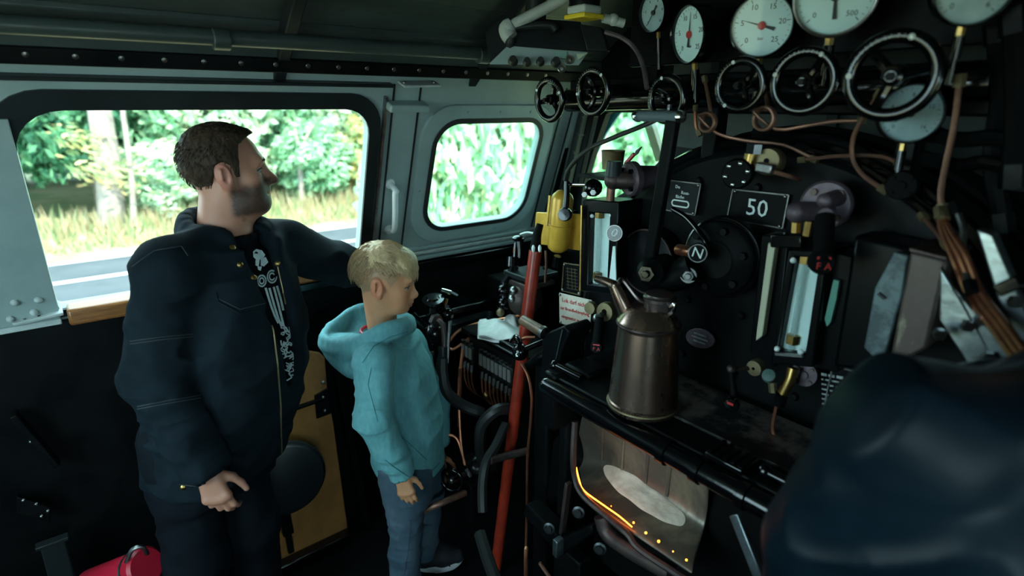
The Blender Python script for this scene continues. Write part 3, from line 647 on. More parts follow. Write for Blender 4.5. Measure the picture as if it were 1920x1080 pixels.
# round valve on the shoulder
def valve(label, c, nrm, r, m='rusty', hub='gloss_black'):
    c = V(c); n = V(nrm).normalized(); t = thing('valve', c, label, 'valve')
    b = MB(); b.lathe([(0, .01), (r * .3, .01), (r * .32, .004), (r * .9, .003), (r, -.003), (r, -.02), (r * .75, -.026), (r * .6, -.09)], c, n, 26); obj('flange', b, M[m], t)
    for k in range(4):
        a, bq, d = frame(n, UZ); q = .8 + k * 1.571; bb = MB(); bb.bolt(c + (a * math.cos(q) + bq * math.sin(q)) * r * .7 + n * .003, n, r * .16, r * .18); obj('bolt', bb, M[hub], t)
    return t
valve('black round valve on the right shoulder of the boiler', oX(1690, 348, 1.27), (-1, -.2, 0), .028, 'matte_black', 'matte_black')

# ---------------- water gauges
def handle_down(t, p0, p1, r0, r1, face_n, glyph=True, m='matte_black'):
    b = MB(); d = (V(p1) - V(p0)); b.tube([p0, V(p0) + d * .4, p1], [r0, r1], 14, 4); h = obj('handle', b, M[m], t)
    n = V(face_n).normalized(); c = V(p1)
    b = MB(); b.lathe([(0, .012), (r1 * 1.05, .012), (r1 * 1.25, .006), (r1 * 1.25, -.012), (r1 * .8, -.022)], c, n, 22); e = obj('handle_end', b, M[m], t)
    if glyph:
        right = UZ.cross(n).normalized(); up = n.cross(right); g = MB()
        g.box(c + up * r1 * .5 + n * .0125, (r1 * 1.3, r1 * .26, .0012), (right, up, n))
        for s, o in (('F', -.45), ('A', .45)):
            x = text_mb(s, r1 * 1.0, c + right * r1 * o - up * r1 * .35 + n * .0125, right, up, .0006); g.add(x.v, x.f)
        obj('red_mark', g, M['ink_red'], e, smooth=False)
M['gauge_white'] = mat('gauge_backplate', (.74, .90, .88), .35)
M['gauge_cream'] = mat('cream_strip', (.50, .50, .36), .4)
M['gauge_green'] = mat('green_strip', (.10, .30, .24), .3)
M['housing'] = mat('gauge_housing_black', (.0025, .0032, .004), .28, spec=.15, bump=.05)
TOCAM = V((-.8, -.55, .15))
def water_gauge(X, outer, inner, label, depth=.07):
    t = thing('water_gauge', pmid(outer, X + depth / 2), label, 'gauge')
    lo = [(oX(x, y, X).y, oX(x, y, X).z) for x, y in outer]; li = [(oX(x, y, X).y, oX(x, y, X).z) for x, y in inner]
    b = plate([lo, li], depth, lambda u, v, h: V((X + h, u, v))); obj('housing', b, M['housing'], t, bevel=.004)
    b = MB(); b.prism([V((X + .022, u, v)) for u, v in li], V((.01, 0, 0))); obj('back_plate', b, M['gauge_white'], t)
    b = MB(); b.prism([V((X + .003, u, v)) for u, v in li], V((.002, 0, 0))); obj('front_glass', b, GL, t)
    p = [V((X + .014, u, v)) for u, v in li]; top = p[0].lerp(p[1], .35); bot = p[3].lerp(p[2], .35)
    b = MB(); b.cyl(bot, top, .007, n=14); obj('glass_tube', b, M['tube'], t)
    for q in (bot.lerp(top, .08), bot.lerp(top, .93)): bb = MB(); bb.cyl(q, q + (top - bot).normalized() * .02, .014, n=6); obj('tube_nut', bb, M['brass'], t)
    return t
M['tube'] = mat('water_glass', (.45, .58, .55), .08, alpha=.35)
BXF = BX - .005
wg = water_gauge(1.235, [(1092, 374), (1160, 378), (1154, 552), (1088, 546)], [(1106, 399), (1143, 401), (1137, 537), (1102, 533)], 'black framed water gauge beside the yellow canister', .1)
for px, py in ((1110, 405), (1146, 404)): bb = MB(); bb.sphere(oX(px, py, 1.24), .006, 8, 6); obj('white_stud', bb, M['white'], wg)  # small white studs on the gauge frame
b = MB(); b.cyl(oX(1091, 385, 1.225), oX(1088, 545, 1.225), .004, n=8); obj('brass_edge', b, M['brass'], wg)
fl = valve('rusty lilac flange above the left water gauge', oX(1178, 336, 1.255), (-.9, .25, -.05), .048, 'lilac_rust' if 'lilac_rust' in M else 'rusty')
M['lilac_rust'] = mat('lilac_heat_tinted_steel', (.155, .115, .135), .5, .5, col2=(.08, .06, .075), scale=16, bump=.3)
for ch in fl.children:
    if ch.name.startswith('flange'): ch.data.materials[0] = M['lilac_rust']
c = oX(1150, 338, 1.22); b = MB(); b.cyl(c + V((0, .0, .0)), c + V((.05, -.05, 0)), .024, n=16); b.sphere(c, (.026, .026, .026), 12, 8); obj('valve_body', b, M['rusty'], fl)
b = MB(); b.cyl(c + V((0, 0, .012)), c + V((0, 0, .052)), .024, .020, 14); obj('cap_nut', b, M['grey_dark'], fl)
b = MB(); b.cyl(oX(1146, 352, 1.24), oX(1144, 376, 1.24), .012, n=10); obj('stub_pipe', b, M['copper_dull'], fl)
b = MB(); b.cyl(oX(1066, 346, 1.22), oX(1100, 346, 1.22), .0055, n=10); obj('lever_rod', b, M['chrome'], fl)
b = MB(); b.sphere(oX(1112, 352, 1.22), (.03, .026, .026), 12, 8); obj('gland', b, M['gloss_black'], fl)
for px, py in ((1097, 365), (1113, 361)): bb = MB(); bb.bolt(oX(px, py, 1.19), TOCAM, .009, .012); obj('gland_nut', bb, M['steel'], fl)
b = MB(); b.tube([oX(1063, 340, 1.21), oX(1062, 375, 1.205), oX(1060, 396, 1.20)], [.009, .011], 12, 3); hl = obj('lever_handle', b, M['gloss_black'], fl)
b = MB(); b.lathe([(0, .015), (.018, .014), (.021, .006), (.021, -.012), (.012, -.018)], oX(1059, 402, 1.195), TOCAM, 18); obj('handle_end', b, M['gloss_black'], fl)
# 0 plate and small white pointer on the left gauge
kn = thing('marker_knob', oX(1152, 437, 1.19), 'round black knob marked 0 right of the left water gauge', 'knob')
c = oX(1152, 437, 1.19); n = V((-.85, -.5, .1)).normalized(); b = MB(); b.lathe([(0, 0), (.021, 0), (.024, -.004), (.024, -.03), (.02, -.045)], c, n, 24); obj('knob_body', b, M['gloss_black'], kn)
b = MB(); b.torus(c, n, .0215, .0016, 30, 6); obj('silver_rim', b, M['steel'], kn)
right = UZ.cross(n).normalized(); upn = n.cross(right)
x = text_mb('0', .034, c + n * .0005, (right * math.cos(.45) + upn * -math.sin(.45)), (upn * math.cos(.45) + right * math.sin(.45)), .0008); obj('digit', x, M['white'], kn, smooth=False)
b = MB(); b.prism([oX(1149, 462, 1.21), oX(1153, 462, 1.21), oX(1155, 525, 1.21), oX(1149, 535, 1.21), oX(1142, 525, 1.21)], V((.004, 0, 0))); obj('pointer', b, M['gauge_white'], kn)

# right water gauge
wr = water_gauge(1.20, [(1478, 468), (1552, 470), (1524, 690), (1444, 682)], [(1491, 482), (1536, 484), (1509, 664), (1459, 658)], 'black framed water gauge with a bright white glass at the right', .10)
wx = 1.19
b = quad([(1440, 455), (1453, 462), (1429, 630), (1416, 640)], wx + .03, .02); obj('cream_strip', b, M['gauge_cream'], wr, bevel=.002)
b = quad([(1428, 440), (1480, 445), (1452, 690), (1405, 660)], wx + .055, .06); obj('side_housing', b, M['housing'], wr, bevel=.004)
b = quad([(1563, 524), (1573, 527), (1568, 560), (1557, 605), (1550, 612), (1546, 598)], wx + .03, .012); obj('green_strip', b, M['gauge_green'], wr)
b = quad([(1550, 470), (1600, 480), (1572, 700), (1524, 690)], wx + .045, .07); obj('side_housing', b, M['housing'], wr, bevel=.004)
for px, py in ((1457, 654), (1501, 659), (1487, 488)): bb = MB(); bb.sphere(oX(px, py, 1.195), .0065, 8, 6); obj('white_stud', bb, M['white'], wr)  # white bolt heads on the gauge frame
b = MB(); b.bar(oX(1455, 663, 1.195), oX(1505, 667, 1.195), .006, .008, (1, 0, 0)); obj('cross_bar', b, M['steel'], wr)
b = MB(); b.tube([oX(1487, 690, 1.22), oX(1481, 712, 1.215), oX(1468, 738, 1.21)], .012, 10, 4); obj('brass_tail', b, M['brass'], wr)
b = MB(); b.cyl(oX(1466, 738, 1.21), oX(1461, 760, 1.21), .014, n=6); obj('tail_nut', b, M['gloss_black'], wr)
pipe('short copper drain pipe below the right water gauge', [oX(1457, 757, 1.21), oX(1450, 790, 1.21), oX(1451, 815, 1.21), oX(1468, 824, 1.21), oX(1512, 840, 1.22)], .0042, 'copper', fit=False)
valve('rusty flange at the foot of the right water gauge', oX(1508, 702, 1.26), (-.95, -.2, .1), .030, 'lilac_rust', 'rusty')
fr = valve('large lilac-brown flange above the right water gauge', oX(1548, 384, 1.24), (-.95, -.25, .05), .050, 'lilac_rust', 'rusty')
c = oX(1546, 376, 1.19); b = MB(); b.cyl(c + V((.06, .0, 0)), c, .018, .014, 12); b.sphere(c, .015, 10, 6); obj('spindle', b, M['lilac_rust'], fr)
c = oX(1495, 398, 1.20); b = MB(); b.cyl(c, c + V((.05, -.045, .0)), .022, n=14); b.sphere(c, .023, 12, 7); obj('valve_body', b, M['lilac_rust'], fr)
b = MB(); b.cyl(oX(1518, 415, 1.2), oX(1513, 442, 1.2), .009, n=8); b.cyl(oX(1493, 416, 1.2), oX(1492, 436, 1.2), .010, n=6); obj('brass_stub', b, M['brass'], fr)
b = MB(); b.bar(oX(1450, 450, 1.21), oX(1510, 452, 1.21), .03, .03, (1, 0, 0)); obj('gland', b, M['gloss_black'], fr, bevel=.004)
hd = thing('shut_off_handle', oX(1541, 497, 1.12), 'thick black shut-off handle with a red mark, hanging over the white glass', 'handle')
handle_down(hd, oX(1548, 405, 1.165), oX(1541, 492, 1.12), .0175, .0185, (-.8, -.62, .12))
b = MB(); b.cyl(oX(1548, 404, 1.165), oX(1548, 404, 1.20), .014, n=12); obj('collar', b, M['lilac_rust'], hd)
hd = thing('shut_off_handle', oX(1120, 655, 1.12), 'black shut-off handle with a red mark, below the white sign', 'handle')
handle_down(hd, oX(1124, 595, 1.15), oX(1119, 650, 1.12), .0125, .0145, (-.8, -.55, .2))
c = oX(1130, 588, 1.17); b = MB(); b.sphere(oX(1120, 597, 1.15), .014, 10, 7); b.cyl(oX(1120, 597, 1.15), c, .009, n=10); obj('spindle', b, M['steel'], hd)
b = MB(); b.lathe([(.009, .004), (.026, .003), (.028, -.003), (.028, -.02), (.0, -.03)], oX(1134, 585, 1.18), (-.95, -.2, .1), 22); obj('brass_disc', b, M['brass_dull'], hd)
b = MB(); b.lathe([(0, .004), (.018, .003), (.019, -.02), (.0, -.03)], oX(1106, 578, 1.19), (-.95, -.2, .1), 18); obj('brass_cap', b, M['brass_dull'], hd)
# ---------------- regulator
rg = thing('regulator_lever', oX(1215, 512, 1.12), 'long black regulator lever with a grey horizontal grip and chrome end', 'lever')
b = MB(); p0 = oX(1217, 505, 1.14); p1 = oX(1262, 225, 1.12); b.bar(p0, p1, .030, .022, (1, 0, 0)); obj('lever_arm', b, M['black'], rg, bevel=.004)
g0, g1 = oX(1194, 217, 1.12), oX(1278, 219, 1.12)
b = MB(); b.tube([g0, g0.lerp(g1, .5), g1], .0125, 16, 3); obj('grip', b, mat('slate_grip', (.10, .135, .15), .3), rg)
b = MB(); b.lathe([(0, .012), (.010, .009), (.0145, 0), (.0145, -.008)], g0, (g0 - g1), 18); obj('grip_cap', b, M['chrome'], rg)
b = MB(); b.lathe([(0, .008), (.013, .004), (.015, -.006)], g1, (g1 - g0), 18); obj('grip_cap', b, M['chrome'], rg)
c = oX(1215, 512, 1.10); n = V((-.93, -.3, .05)).normalized()
b = MB(); b.lathe([(.0, .006), (.018, .006), (.026, -.004), (.034, -.012), (.036, -.05), (.03, -.12)], c, n, 26); obj('hub', b, M['black'], rg)
b = MB(); b.cyl(c - n * .004, c + n * .014, .022, n=6); b.cyl(c + n * .012, c + n * .022, .010, n=12); obj('hub_nut', b, M['gloss_black'], rg, bevel=.002)
b = MB(); b.bar(oX(1233, 343, 1.16), oX(1229, 378, 1.16), .006, .008, (1, 0, 0)); obj('locking_pin', b, M['chrome'], rg)
rb = thing('regulator_box', oX(1335, 487, 1.3), 'round black regulator gland flange in the middle of the backhead', 'gland')
c = oX(1340, 487, 1.22); n = V((-1, -.06, .0)).normalized()
b = MB(); b.lathe([(0, .004), (.045, .004), (.050, .0), (.084, -.008), (.090, -.014), (.091, -.03), (.10, -.034), (.102, -.05), (.07, -.06), (.06, -.13)], c, n, 44); obj('flange', b, M['black'], rb)
b = MB(); b.torus(c - n * .03, n, .097, .0045, 44, 8); obj('ring', b, M['gloss_black'], rb)
for k in range(6):
    a, bq, d = frame(n, UZ); q = .3 + k * 1.047; bb = MB(); bb.bolt(c + (a * math.cos(q) + bq * math.sin(q)) * .073 - n * .006, n, .010, .012); obj('bolt', bb, M['black'], rb)
b = MB(); b.tube([oX(1222, 512, 1.17), oX(1262, 520, 1.18), oX(1305, 500, 1.19)], [.035, .04], 16, 4); obj('shaft_housing', b, M['black'], rb)
c2 = oX(1214, 490, 1.29); b = MB(); b.lathe([(0, .01), (.085, .01), (.094, .004), (.096, -.06)], c2, FX, 44); obj('side_cover', b, M['black'], rb)
b = MB(); b.torus(c2 - FX * .0 + V((-.008, 0, 0)), FX, .092, .003, 44, 6); obj('cover_edge', b, M['rusty'], rb)
b = MB(); b.tube([oX(1262, 392, 1.24), oX(1290, 410, 1.22), oX(1318, 445, 1.20), oX(1328, 470, 1.2)], .007, 10, 5); obj('guard_rod', b, M['gloss_black'], rb)
c = oX(1308, 475, 1.15); n = V((-.85, -.5, .1)).normalized(); right = UZ.cross(n).normalized(); upn = n.cross(right)
b = MB(); b.lathe([(0, 0), (.019, 0), (.023, -.004), (.023, -.022), (.015, -.04)], c, n, 24); kn = obj('marked_knob', b, M['gloss_black'], rb)
b = MB(); b.torus(c, n, .0205, .0016, 28, 6); obj('silver_rim', b, M['steel'], kn)
ca_, sa_ = math.cos(.2), math.sin(.2)
x = text_mb('N', .034, c + n * .0005, right * ca_ - upn * sa_, upn * ca_ + right * sa_, .0008); obj('letter', x, M['white'], kn, smooth=False)
b = MB(); b.tube([oX(1306, 474, 1.17), oX(1292, 472, 1.175), oX(1272, 468, 1.185)], .014, 10, 4); obj('copper_neck', b, M['copper'], rb)
c = oX(1290, 518, 1.15); b = MB(); b.cyl(c, c - n * .05, .014, n=6); b.cyl(c - n * .01, c - n * .02, .020, n=18); b.cyl(c, c + n * .01, .008, n=10); obj('clamp_bolt', b, M['steel'], rb, bevel=.0015)

# ---------------- plates and signs on the backhead
def sign(name, px, X, mface, label, cat='plate', lines=(), ink='white', size=.02, frame_m=None, studs=True, th=.004, dy=0.0):
    t = thing(name, pmid(px, X), label, cat); P = [oX(x, y, X) for x, y in px]; r_, u_ = dirs(px, X); u_ = (u_ - r_ * u_.dot(r_)).normalized(); nn = r_.cross(u_)
    b = MB(); b.prism(P, V((th, 0, 0))); fc = obj('face', b, M[mface], t, bevel=.0015)
    if frame_m:
        for i in range(4):
            bb = MB(); bb.bar(P[i] - V((.001, 0, 0)), P[(i + 1) % 4] - V((.001, 0, 0)), .003, .0045, (1, 0, 0)); obj('edge', bb, M[frame_m], t)
    if studs:
        cc = sum(P, V((0, 0, 0))) / 4
        for p in P: bb = MB(); q = p.lerp(cc, .1); bb.sphere(q - V((.002, 0, 0)), .005, 8, 5); obj('screw', bb, M['steel'], t)
    cc = sum(P, V((0, 0, 0))) / 4
    for s, du, dv, sz in lines:
        x = text_mb(s, sz, cc + r_ * du + u_ * dv + FX * .0008, r_, u_, .0006); obj('lettering', x, M[ink], fc, smooth=False)
    return t, cc, r_, u_
P50 = [(1375, 355), (1480, 366), (1468, 428), (1364, 410)]
sign('number_plate', P50, 1.33, 'black', 'black plate reading 50 in a pale metal edge on the backhead', lines=(('50', 0, -.002, .058),), frame_m='steel')
t_, cc, r_, u_ = sign('instruction_plate', [(1250, 337), (1315, 345), (1304, 403), (1240, 392)], 1.33, 'slate' if 'slate' in M else 'grey_dark', 'small slate plate with a pale oval, partly behind the regulator lever', lines=(('Du', -.012, .026, .012), ('Rost-', .014, .012, .012), ('fläche', -.002, 0, .012)), frame_m='steel')
pr = [(u * .026, v * .008) for u, v in [(math.cos(q), math.sin(q)) for q in np.linspace(0, 2 * math.pi, 25)[:-1]]]
b = plate([rrect(-.028, .03, -.028, -.008, .0099), rrect(-.024, .026, -.024, -.012, .0058)], .001, lambda u, v, h: cc + r_ * u + u_ * v + FX * (.0005 + h)); obj('oval_ring', b, M['white'], t_, smooth=False)
LS = [(1048, 549), (1109, 563), (1106, 623), (1049, 606)]
sign('warning_sign', LS, 1.30, 'cream', 'white enamel sign with three lines of red lettering', 'sign', lines=(('Lok darf nicht', 0, .033, .021), ('zur Brandbekämpfung', 0, .004, .0158), ('eingesetzt werden', -.0, -.026, .0175)), ink='ink_red')
t_, cc, r_, u_ = sign('list_plate', [(1058, 493), (1092, 498), (1088, 553), (1054, 545)], 1.31, 'black', 'small dark plate with a ruled list above the white warning sign', frame_m='brass_dull')
rl = MB()
for k in range(7): rl.box(cc + u_ * (.033 - k * .0115) + FX * .001, (.0006, .055, .0012), (FX, r_, u_))
for d_ in (-.02, .0, .016): rl.box(cc + r_ * d_ + FX * .001, (.0006, .0012, .075), (FX, r_, u_))
obj('ruled_lines', rl, M['brass_dull'], t_, smooth=False)
t_, cc, r_, u_ = sign('data_plate', [(1562, 686), (1640, 704), (1622, 800), (1541, 786)], 1.27, 'black', 'black data plate with rows of white print beside the seated figure', frame_m='steel')
rl = MB(); rr = random.Random(5)
for k in range(8):
    u = -.055
    while u < .05:
        w = .004 + .012 * rr.random(); rl.box(cc + u_ * (.042 - k * .0115) + r_ * (u + w / 2) + FX * .001, (.0006, w, .0035 if k else .006), (FX, r_, u_)); u += w + .004
obj('worn_print', rl, M['worn_white'], t_, smooth=False)
ov = thing('oval_plate', oX(1312, 635, 1.32), 'small oval cast plate with two worn lines right of the oil can', 'plate')
c = oX(1312, 635, 1.325); b = MB(); b.prism([c + RY * (.046 * math.cos(q)) + UZ * (.029 * math.sin(q)) + UZ * (.006 * math.cos(q)) for q in np.linspace(0, 2 * math.pi, 33)[:-1]], V((.006, 0, 0))); obj('face', b, M['lilac_rust'], ov, bevel=.002)
rl = MB()
for k in range(3): rl.box(c + UZ * (.012 - .011 * k) + FX * .001, (.001, .05 - .012 * abs(k - 1), .004), (FX, RY, UZ))
obj('worn_print', rl, M['worn_white'], ov, smooth=False)

# ---------------- small valves and cranks on the backhead
vv = thing('test_cock', oX(1395, 325, 1.25), 'round black test cock with bright bolts and a brass neck above the 50 plate', 'valve')
c = oX(1382, 326, 1.2); n = V((-.9, -.3, .05)).normalized(); b = MB(); b.lathe([(0, .006), (.030, .006), (.034, 0), (.034, -.016), (.02, -.03), (.018, -.12)], c, n, 26); obj('cap', b, M['matte_black'], vv)
a, bq, d = frame(n, UZ)
for k in range(6): q = k * 1.047 + .3; bb = MB(); bb.sphere(c + (a * math.cos(q) + bq * math.sin(q)) * .024 + n * .006, .0062, 8, 5); obj('bolt', bb, M['chrome'], vv)
b = MB(); b.cyl(oX(1404, 306, 1.22), oX(1408, 288, 1.22), .013, n=10); obj('brass_neck', b, M['brass'], vv)
b = MB(); b.lathe([(.006, .005), (.026, .005), (.03, -.004), (.03, -.05)], oX(1438, 302, 1.24), (-.9, -.25, .1), 24); obj('brass_ring', b, M['brass_dull'], vv)
b = MB(); b.bar(oX(1420, 312, 1.21), oX(1450, 318, 1.21), .02, .02, (1, 0, 0)); obj('square_nut', b, M['steel'], vv, bevel=.003)
b = MB(); b.tube([oX(1450, 322, 1.22), oX(1480, 330, 1.24), oX(1500, 336, 1.28)], .005, 8, 3); obj('tail_pipe', b, M['copper_dull'], vv)
b = MB(); b.cyl(oX(1412, 288, 1.22), oX(1415, 270, 1.22), .018, n=6); obj('top_nut', b, M['gloss_black'], vv)
ck = thing('crank_handle', oX(1376, 725, 1.18), 'small steel crank with a black knob below the middle of the backhead', 'crank')
b = MB(); b.cyl(oX(1370, 692, 1.2), oX(1412, 690, 1.26), .0055, n=10); b.sphere(oX(1371, 692, 1.2), .011, 10, 6); obj('shaft', b, M['rusty'], ck)
b = MB(); b.lathe([(.004, .006), (.019, .005), (.02, -.015), (.0, -.02)], oX(1415, 690, 1.25), FX, 18); obj('brass_collar', b, M['brass_dull'], ck)
b = MB(); b.tube([oX(1371, 692, 1.2), oX(1375, 730, 1.19), oX(1378, 755, 1.18)], [.007, .010], 10, 3); obj('arm', b, M['matte_black'], ck)
b = MB(); b.lathe([(0, .012), (.014, .011), (.018, .003), (.018, -.012), (.01, -.02)], oX(1372, 758, 1.165), (-.85, -.45, .2), 18); kn = obj('knob', b, M['gloss_black'], ck)
b = MB(); b.box(oX(1369, 757, 1.150), (.001, .016, .006), (V((-.85, -.45, .2)).normalized(), RY, UZ)); obj('red_mark', b, M['ink_red'], kn)
dc = thing('drain_cock', oX(1446, 712, 1.22), 'small green-grey drain cock left of the brass tail of the right gauge', 'valve')
b = MB(); b.lathe([(0, .012), (.014, .01), (.016, 0), (.012, -.03)], oX(1442, 705, 1.2), (-.7, -.2, .5), 18); obj('cap', b, mat('verdigris', (.07, .13, .12), .5), dc)
b = MB(); b.cyl(oX(1448, 716, 1.22), oX(1450, 735, 1.22), .010, n=8); obj('body', b, M['brass_dull'], dc)

# ---------------- right hand side: grey cover, brown box, steel frames
gp = thing('grey_cover', oX(1660, 575, 1.22), 'chipped blue-grey cover plate right of the second water gauge', 'cover')
M['bluegrey'] = mat('chipped_bluegrey', (.13, .19, .20), .5, col2=(.05, .075, .085), scale=22, bump=.3, lo=.45, hi=.6)
b = quad([(1676, 472), (1702, 480), (1690, 556), (1658, 668), (1646, 678), (1619, 652), (1640, 540)], 1.20, .02); obj('plate', b, M['bluegrey'], gp, bevel=.003)
b = MB(); b.bar(oX(1647, 550, 1.195), oX(1659, 560, 1.195), .005, .007, (1, 0, 0)); obj('slot', b, M['ink'], gp)
b = quad([(1600, 440), (1715, 465), (1660, 700), (1560, 690)], 1.23, .09); obj('housing', b, M['housing'], gp, bevel=.01)
bx = thing('brown_box', oX(1720, 575, 1.2), 'tall rust-brown steel box with pale paint scuffs at the right', 'box')
M['brown'] = mat('scuffed_brown_steel', (.085, .062, .055), .45, .4, col2=(.30, .27, .20), scale=7, stretch=(3, 3, 1), lo=.58, hi=.70, bump=.2)
b = quad([(1706, 470), (1776, 488), (1738, 654), (1664, 690)], 1.17, .13); obj('body', b, M['brown'], bx, bevel=.006)
b = quad([(1704, 464), (1776, 482), (1776, 489), (1704, 472)], 1.165, .14); obj('lid', b, M['rusty'], bx, bevel=.002)
sf = thing('steel_bracing', oX(1840, 600, 1.05), 'bright bolted steel bracing plates at the right under the copper bundle', 'bracing')
M['plate_steel'] = mat('worn_bright_steel', (.36, .42, .45), .30, .9, col2=(.12, .14, .15), scale=10, bump=.15)
b = quad([(1762, 500), (1800, 560), (1852, 650), (1880, 700), (1838, 720), (1760, 600)], 1.13, .015); obj('gusset', b, M['plate_steel'], sf, bevel=.003)
b = quad([(1788, 540), (1806, 560), (1890, 655), (1905, 700), (1868, 690)], 1.10, .02); obj('bright_strip', b, M['plate_steel'], sf, bevel=.003)
b = quad([(1830, 430), (1862, 440), (1905, 540), (1945, 640), (1910, 640), (1870, 560)], 1.12, .03); obj('strut', b, M['plate_steel'], sf, bevel=.003)
b = MB(); b.bar(oX(1870, 545, 1.1), oX(1915, 525, 1.1), .02, .02, (1, 0, 0)); obj('cross_bar', b, M['gloss_black'], sf, bevel=.003)
for px, py in ((1812, 610), (1838, 598), (1900, 565), (1850, 668), (1760, 625)): bb = MB(); bb.bolt(oX(px, py, 1.095), (-.85, -.5, .1), .010, .012); obj('bolt', bb, M['steel'], sf)
b = MB(); b.box((1.35, .12, .8), (.3, .05, 1.5)); obj('stay', b, M['black'], sf)
# dim pipework in the upper right corner
for k, (pp, rr_, m_) in enumerate((([(1868, 60), (1876, 180), (1862, 300), (1880, 420)], .016, 'black'), ([(1740, 250), (1800, 262), (1860, 258), (1930, 270)], .014, 'black'), ([(1745, 300), (1800, 310), (1850, 305), (1930, 330)], .012, 'gloss_black'), ([(1905, 40), (1912, 180), (1905, 330)], .02, 'matte_black'))):
    pipe(('thick black upright pipe', 'black cross pipe', 'lower black cross pipe', 'black upright pipe at the picture edge')[k] + ' in the dim upper right corner', [oX(x, y, 1.33 - .02 * k) for x, y in pp], rr_, m_, name='steam_pipe')
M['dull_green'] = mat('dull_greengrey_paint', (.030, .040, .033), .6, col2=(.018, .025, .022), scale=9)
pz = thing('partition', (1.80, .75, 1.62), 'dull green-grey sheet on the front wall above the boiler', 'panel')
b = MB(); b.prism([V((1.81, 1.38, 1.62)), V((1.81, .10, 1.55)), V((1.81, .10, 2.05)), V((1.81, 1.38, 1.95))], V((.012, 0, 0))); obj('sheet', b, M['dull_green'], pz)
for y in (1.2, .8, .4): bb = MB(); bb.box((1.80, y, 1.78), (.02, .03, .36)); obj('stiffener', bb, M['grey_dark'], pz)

# ---------------- yellow canister with its plate, cable, mug with red tool
yl = thing('canister', oX(1048, 478, 1.34), 'yellow domed canister on a square yellow plate beside the left water gauge', 'lamp')
c0, c1 = oX(1046, 466, 1.30), oX(1055, 366, 1.30); r_ = .037
ax = (c1 - c0).normalized(); L = (c1 - c0).length
b = MB(); b.lathe([(0, -.012), (.02, -.010), (.033, 0), (r_, .012), (r_, L - .012), (.033, L), (.018, L + .014), (0, L + .018)], c0, ax, 28); obj('body', b, M['yellow'], yl)
b = MB(); b.lathe([(r_ + .001, L * .42), (r_ + .0035, L * .425), (r_ + .0035, L * .46), (r_ + .001, L * .465)], c0, ax, 28); obj('band', b, M['yellow'], yl)
b = MB(); b.bar(c0 + ax * L * .45 + V((-.04, .02, 0)), c0 + ax * L * 1.0 + V((-.036, .022, 0)), .010, .006, (1, 0, 0)); obj('spring_clip', b, M['yellow'], yl, bevel=.002)
b = quad([(1005, 398), (1090, 402), (1086, 470), (1000, 456)], 1.345, .012); obj('mounting_plate', b, M['yellow'], yl, bevel=.002)
b = MB(); b.cyl(oX(1046, 480, 1.31), oX(1042, 500, 1.31), .014, n=10); obj('plug', b, M['gloss_black'], yl)
b = MB(); b.bar(oX(1070, 395, 1.36), oX(1075, 470, 1.36), .05, .02, (1, 0, 0)); obj('arm', b, M['black'], yl)
pipe('black cable rising from the canister past the front window', [oX(1058, 350, 1.26), oX(1066, 318, 1.25), oX(1100, 282, 1.22), oX(1150, 258, 1.18), oX(1195, 240, 1.16), oX(1236, 222, 1.17), oX(1290, 196, 1.26)], .0065, 'gasket', name='cable', cat='cable')
mg = thing('mug', oX(1150, 322, 1.5), 'open brass-toned mug on the boiler in front of the front window', 'mug')
c = oX(1148, 318, 1.46); b = MB(); b.lathe([(0, .002), (.034, .002), (.038, .058), (.040, .062), (.037, .060), (.033, .006), (0, .006)], c, (0, 0, 1), 28); obj('bowl', b, M['brass_dull'], mg)
st = thing('red_scraper', oX(1178, 305, 1.47), 'small red-handled tool with a dark tip standing behind the flange', 'tool')
b = MB(); b.bar(oX(1172, 308, 1.46), oX(1190, 288, 1.46), .012, .010, (1, 0, 0)); obj('handle', b, M['red_plastic'], st, bevel=.003)
b = MB(); b.prism([oX(1188, 293, 1.458), oX(1195, 288, 1.458), oX(1202, 275, 1.458), oX(1192, 282, 1.458)], V((.006, 0, 0))); obj('tip', b, M['ink'], st)
bk = MB(); bk.box((1.50, oX(1160, 330, 1.5).y, oX(1160, 325, 1.5).z - .012), (.16, .22, .012)); sk = obj('bracket_shelf', bk, M['black']); tag(sk, 'small black bracket shelf that carries the mug by the front window', 'shelf')
# ================================================================== FIRE DOOR, SHELF, OIL CAN
sh = thing('fire_door_shelf', (1.15, .65, .98), 'black shelf with a round front bar above the fire door, the oil can on it', 'shelf')
e0, e1 = oX(1022, 722, 1.0), oX(1345, 893, 1.0); ez = 1.0
e0.z = e1.z = ez + .015
L0, L1 = V((1.0, 1.105, ez)), V((1.0, .28, ez))
b = MB(); b.box(((1.0 + BX) / 2 + .01, (1.15 + .28) / 2, ez + .012), (BX - 1.0 - .02, .87, .02)); obj('tray', b, M["black"], sh, bevel=.004)
b = MB(); b.tube([L0 + V((0, .01, -.006)), L1 + V((0, 0, -.006))], .026, 16, smooth=False); b.sphere(L0 + V((0, .01, -.006)), .026, 14, 8); obj('front_bar', b, M['gloss_black'], sh)
M['scuffed'] = mat('scuffed_shelf', (.02, .02, .021), .4, .4, col2=(.17, .14, .125), scale=9, lo=.48, hi=.62, bump=.2)
b = MB(); b.box((1.2, .62, ez + .026), (.2, .62, .008)); obj('wear_plate', b, M['scuffed'], sh, bevel=.002)
for y in (.70, .61, .50):
    bb = MB(); bb.lathe([(.027, -.012), (.031, -.010), (.031, .010), (.027, .012)], V((1.0, y, ez - .006)), (0, 1, 0), 20); obj('bar_collar', bb, M['gloss_black'], sh)
b = MB(); b.box((1.04, .56, ez + .034), (.07, .09, .016)); hb = obj('hinge_block', b, M['gloss_black'], sh, bevel=.004)
for k in range(5): bb = MB(); bb.box((1.04, .524 + k * .018, ez + .045), (.06, .008, .008)); obj('rib', bb, M['gloss_black'], hb)
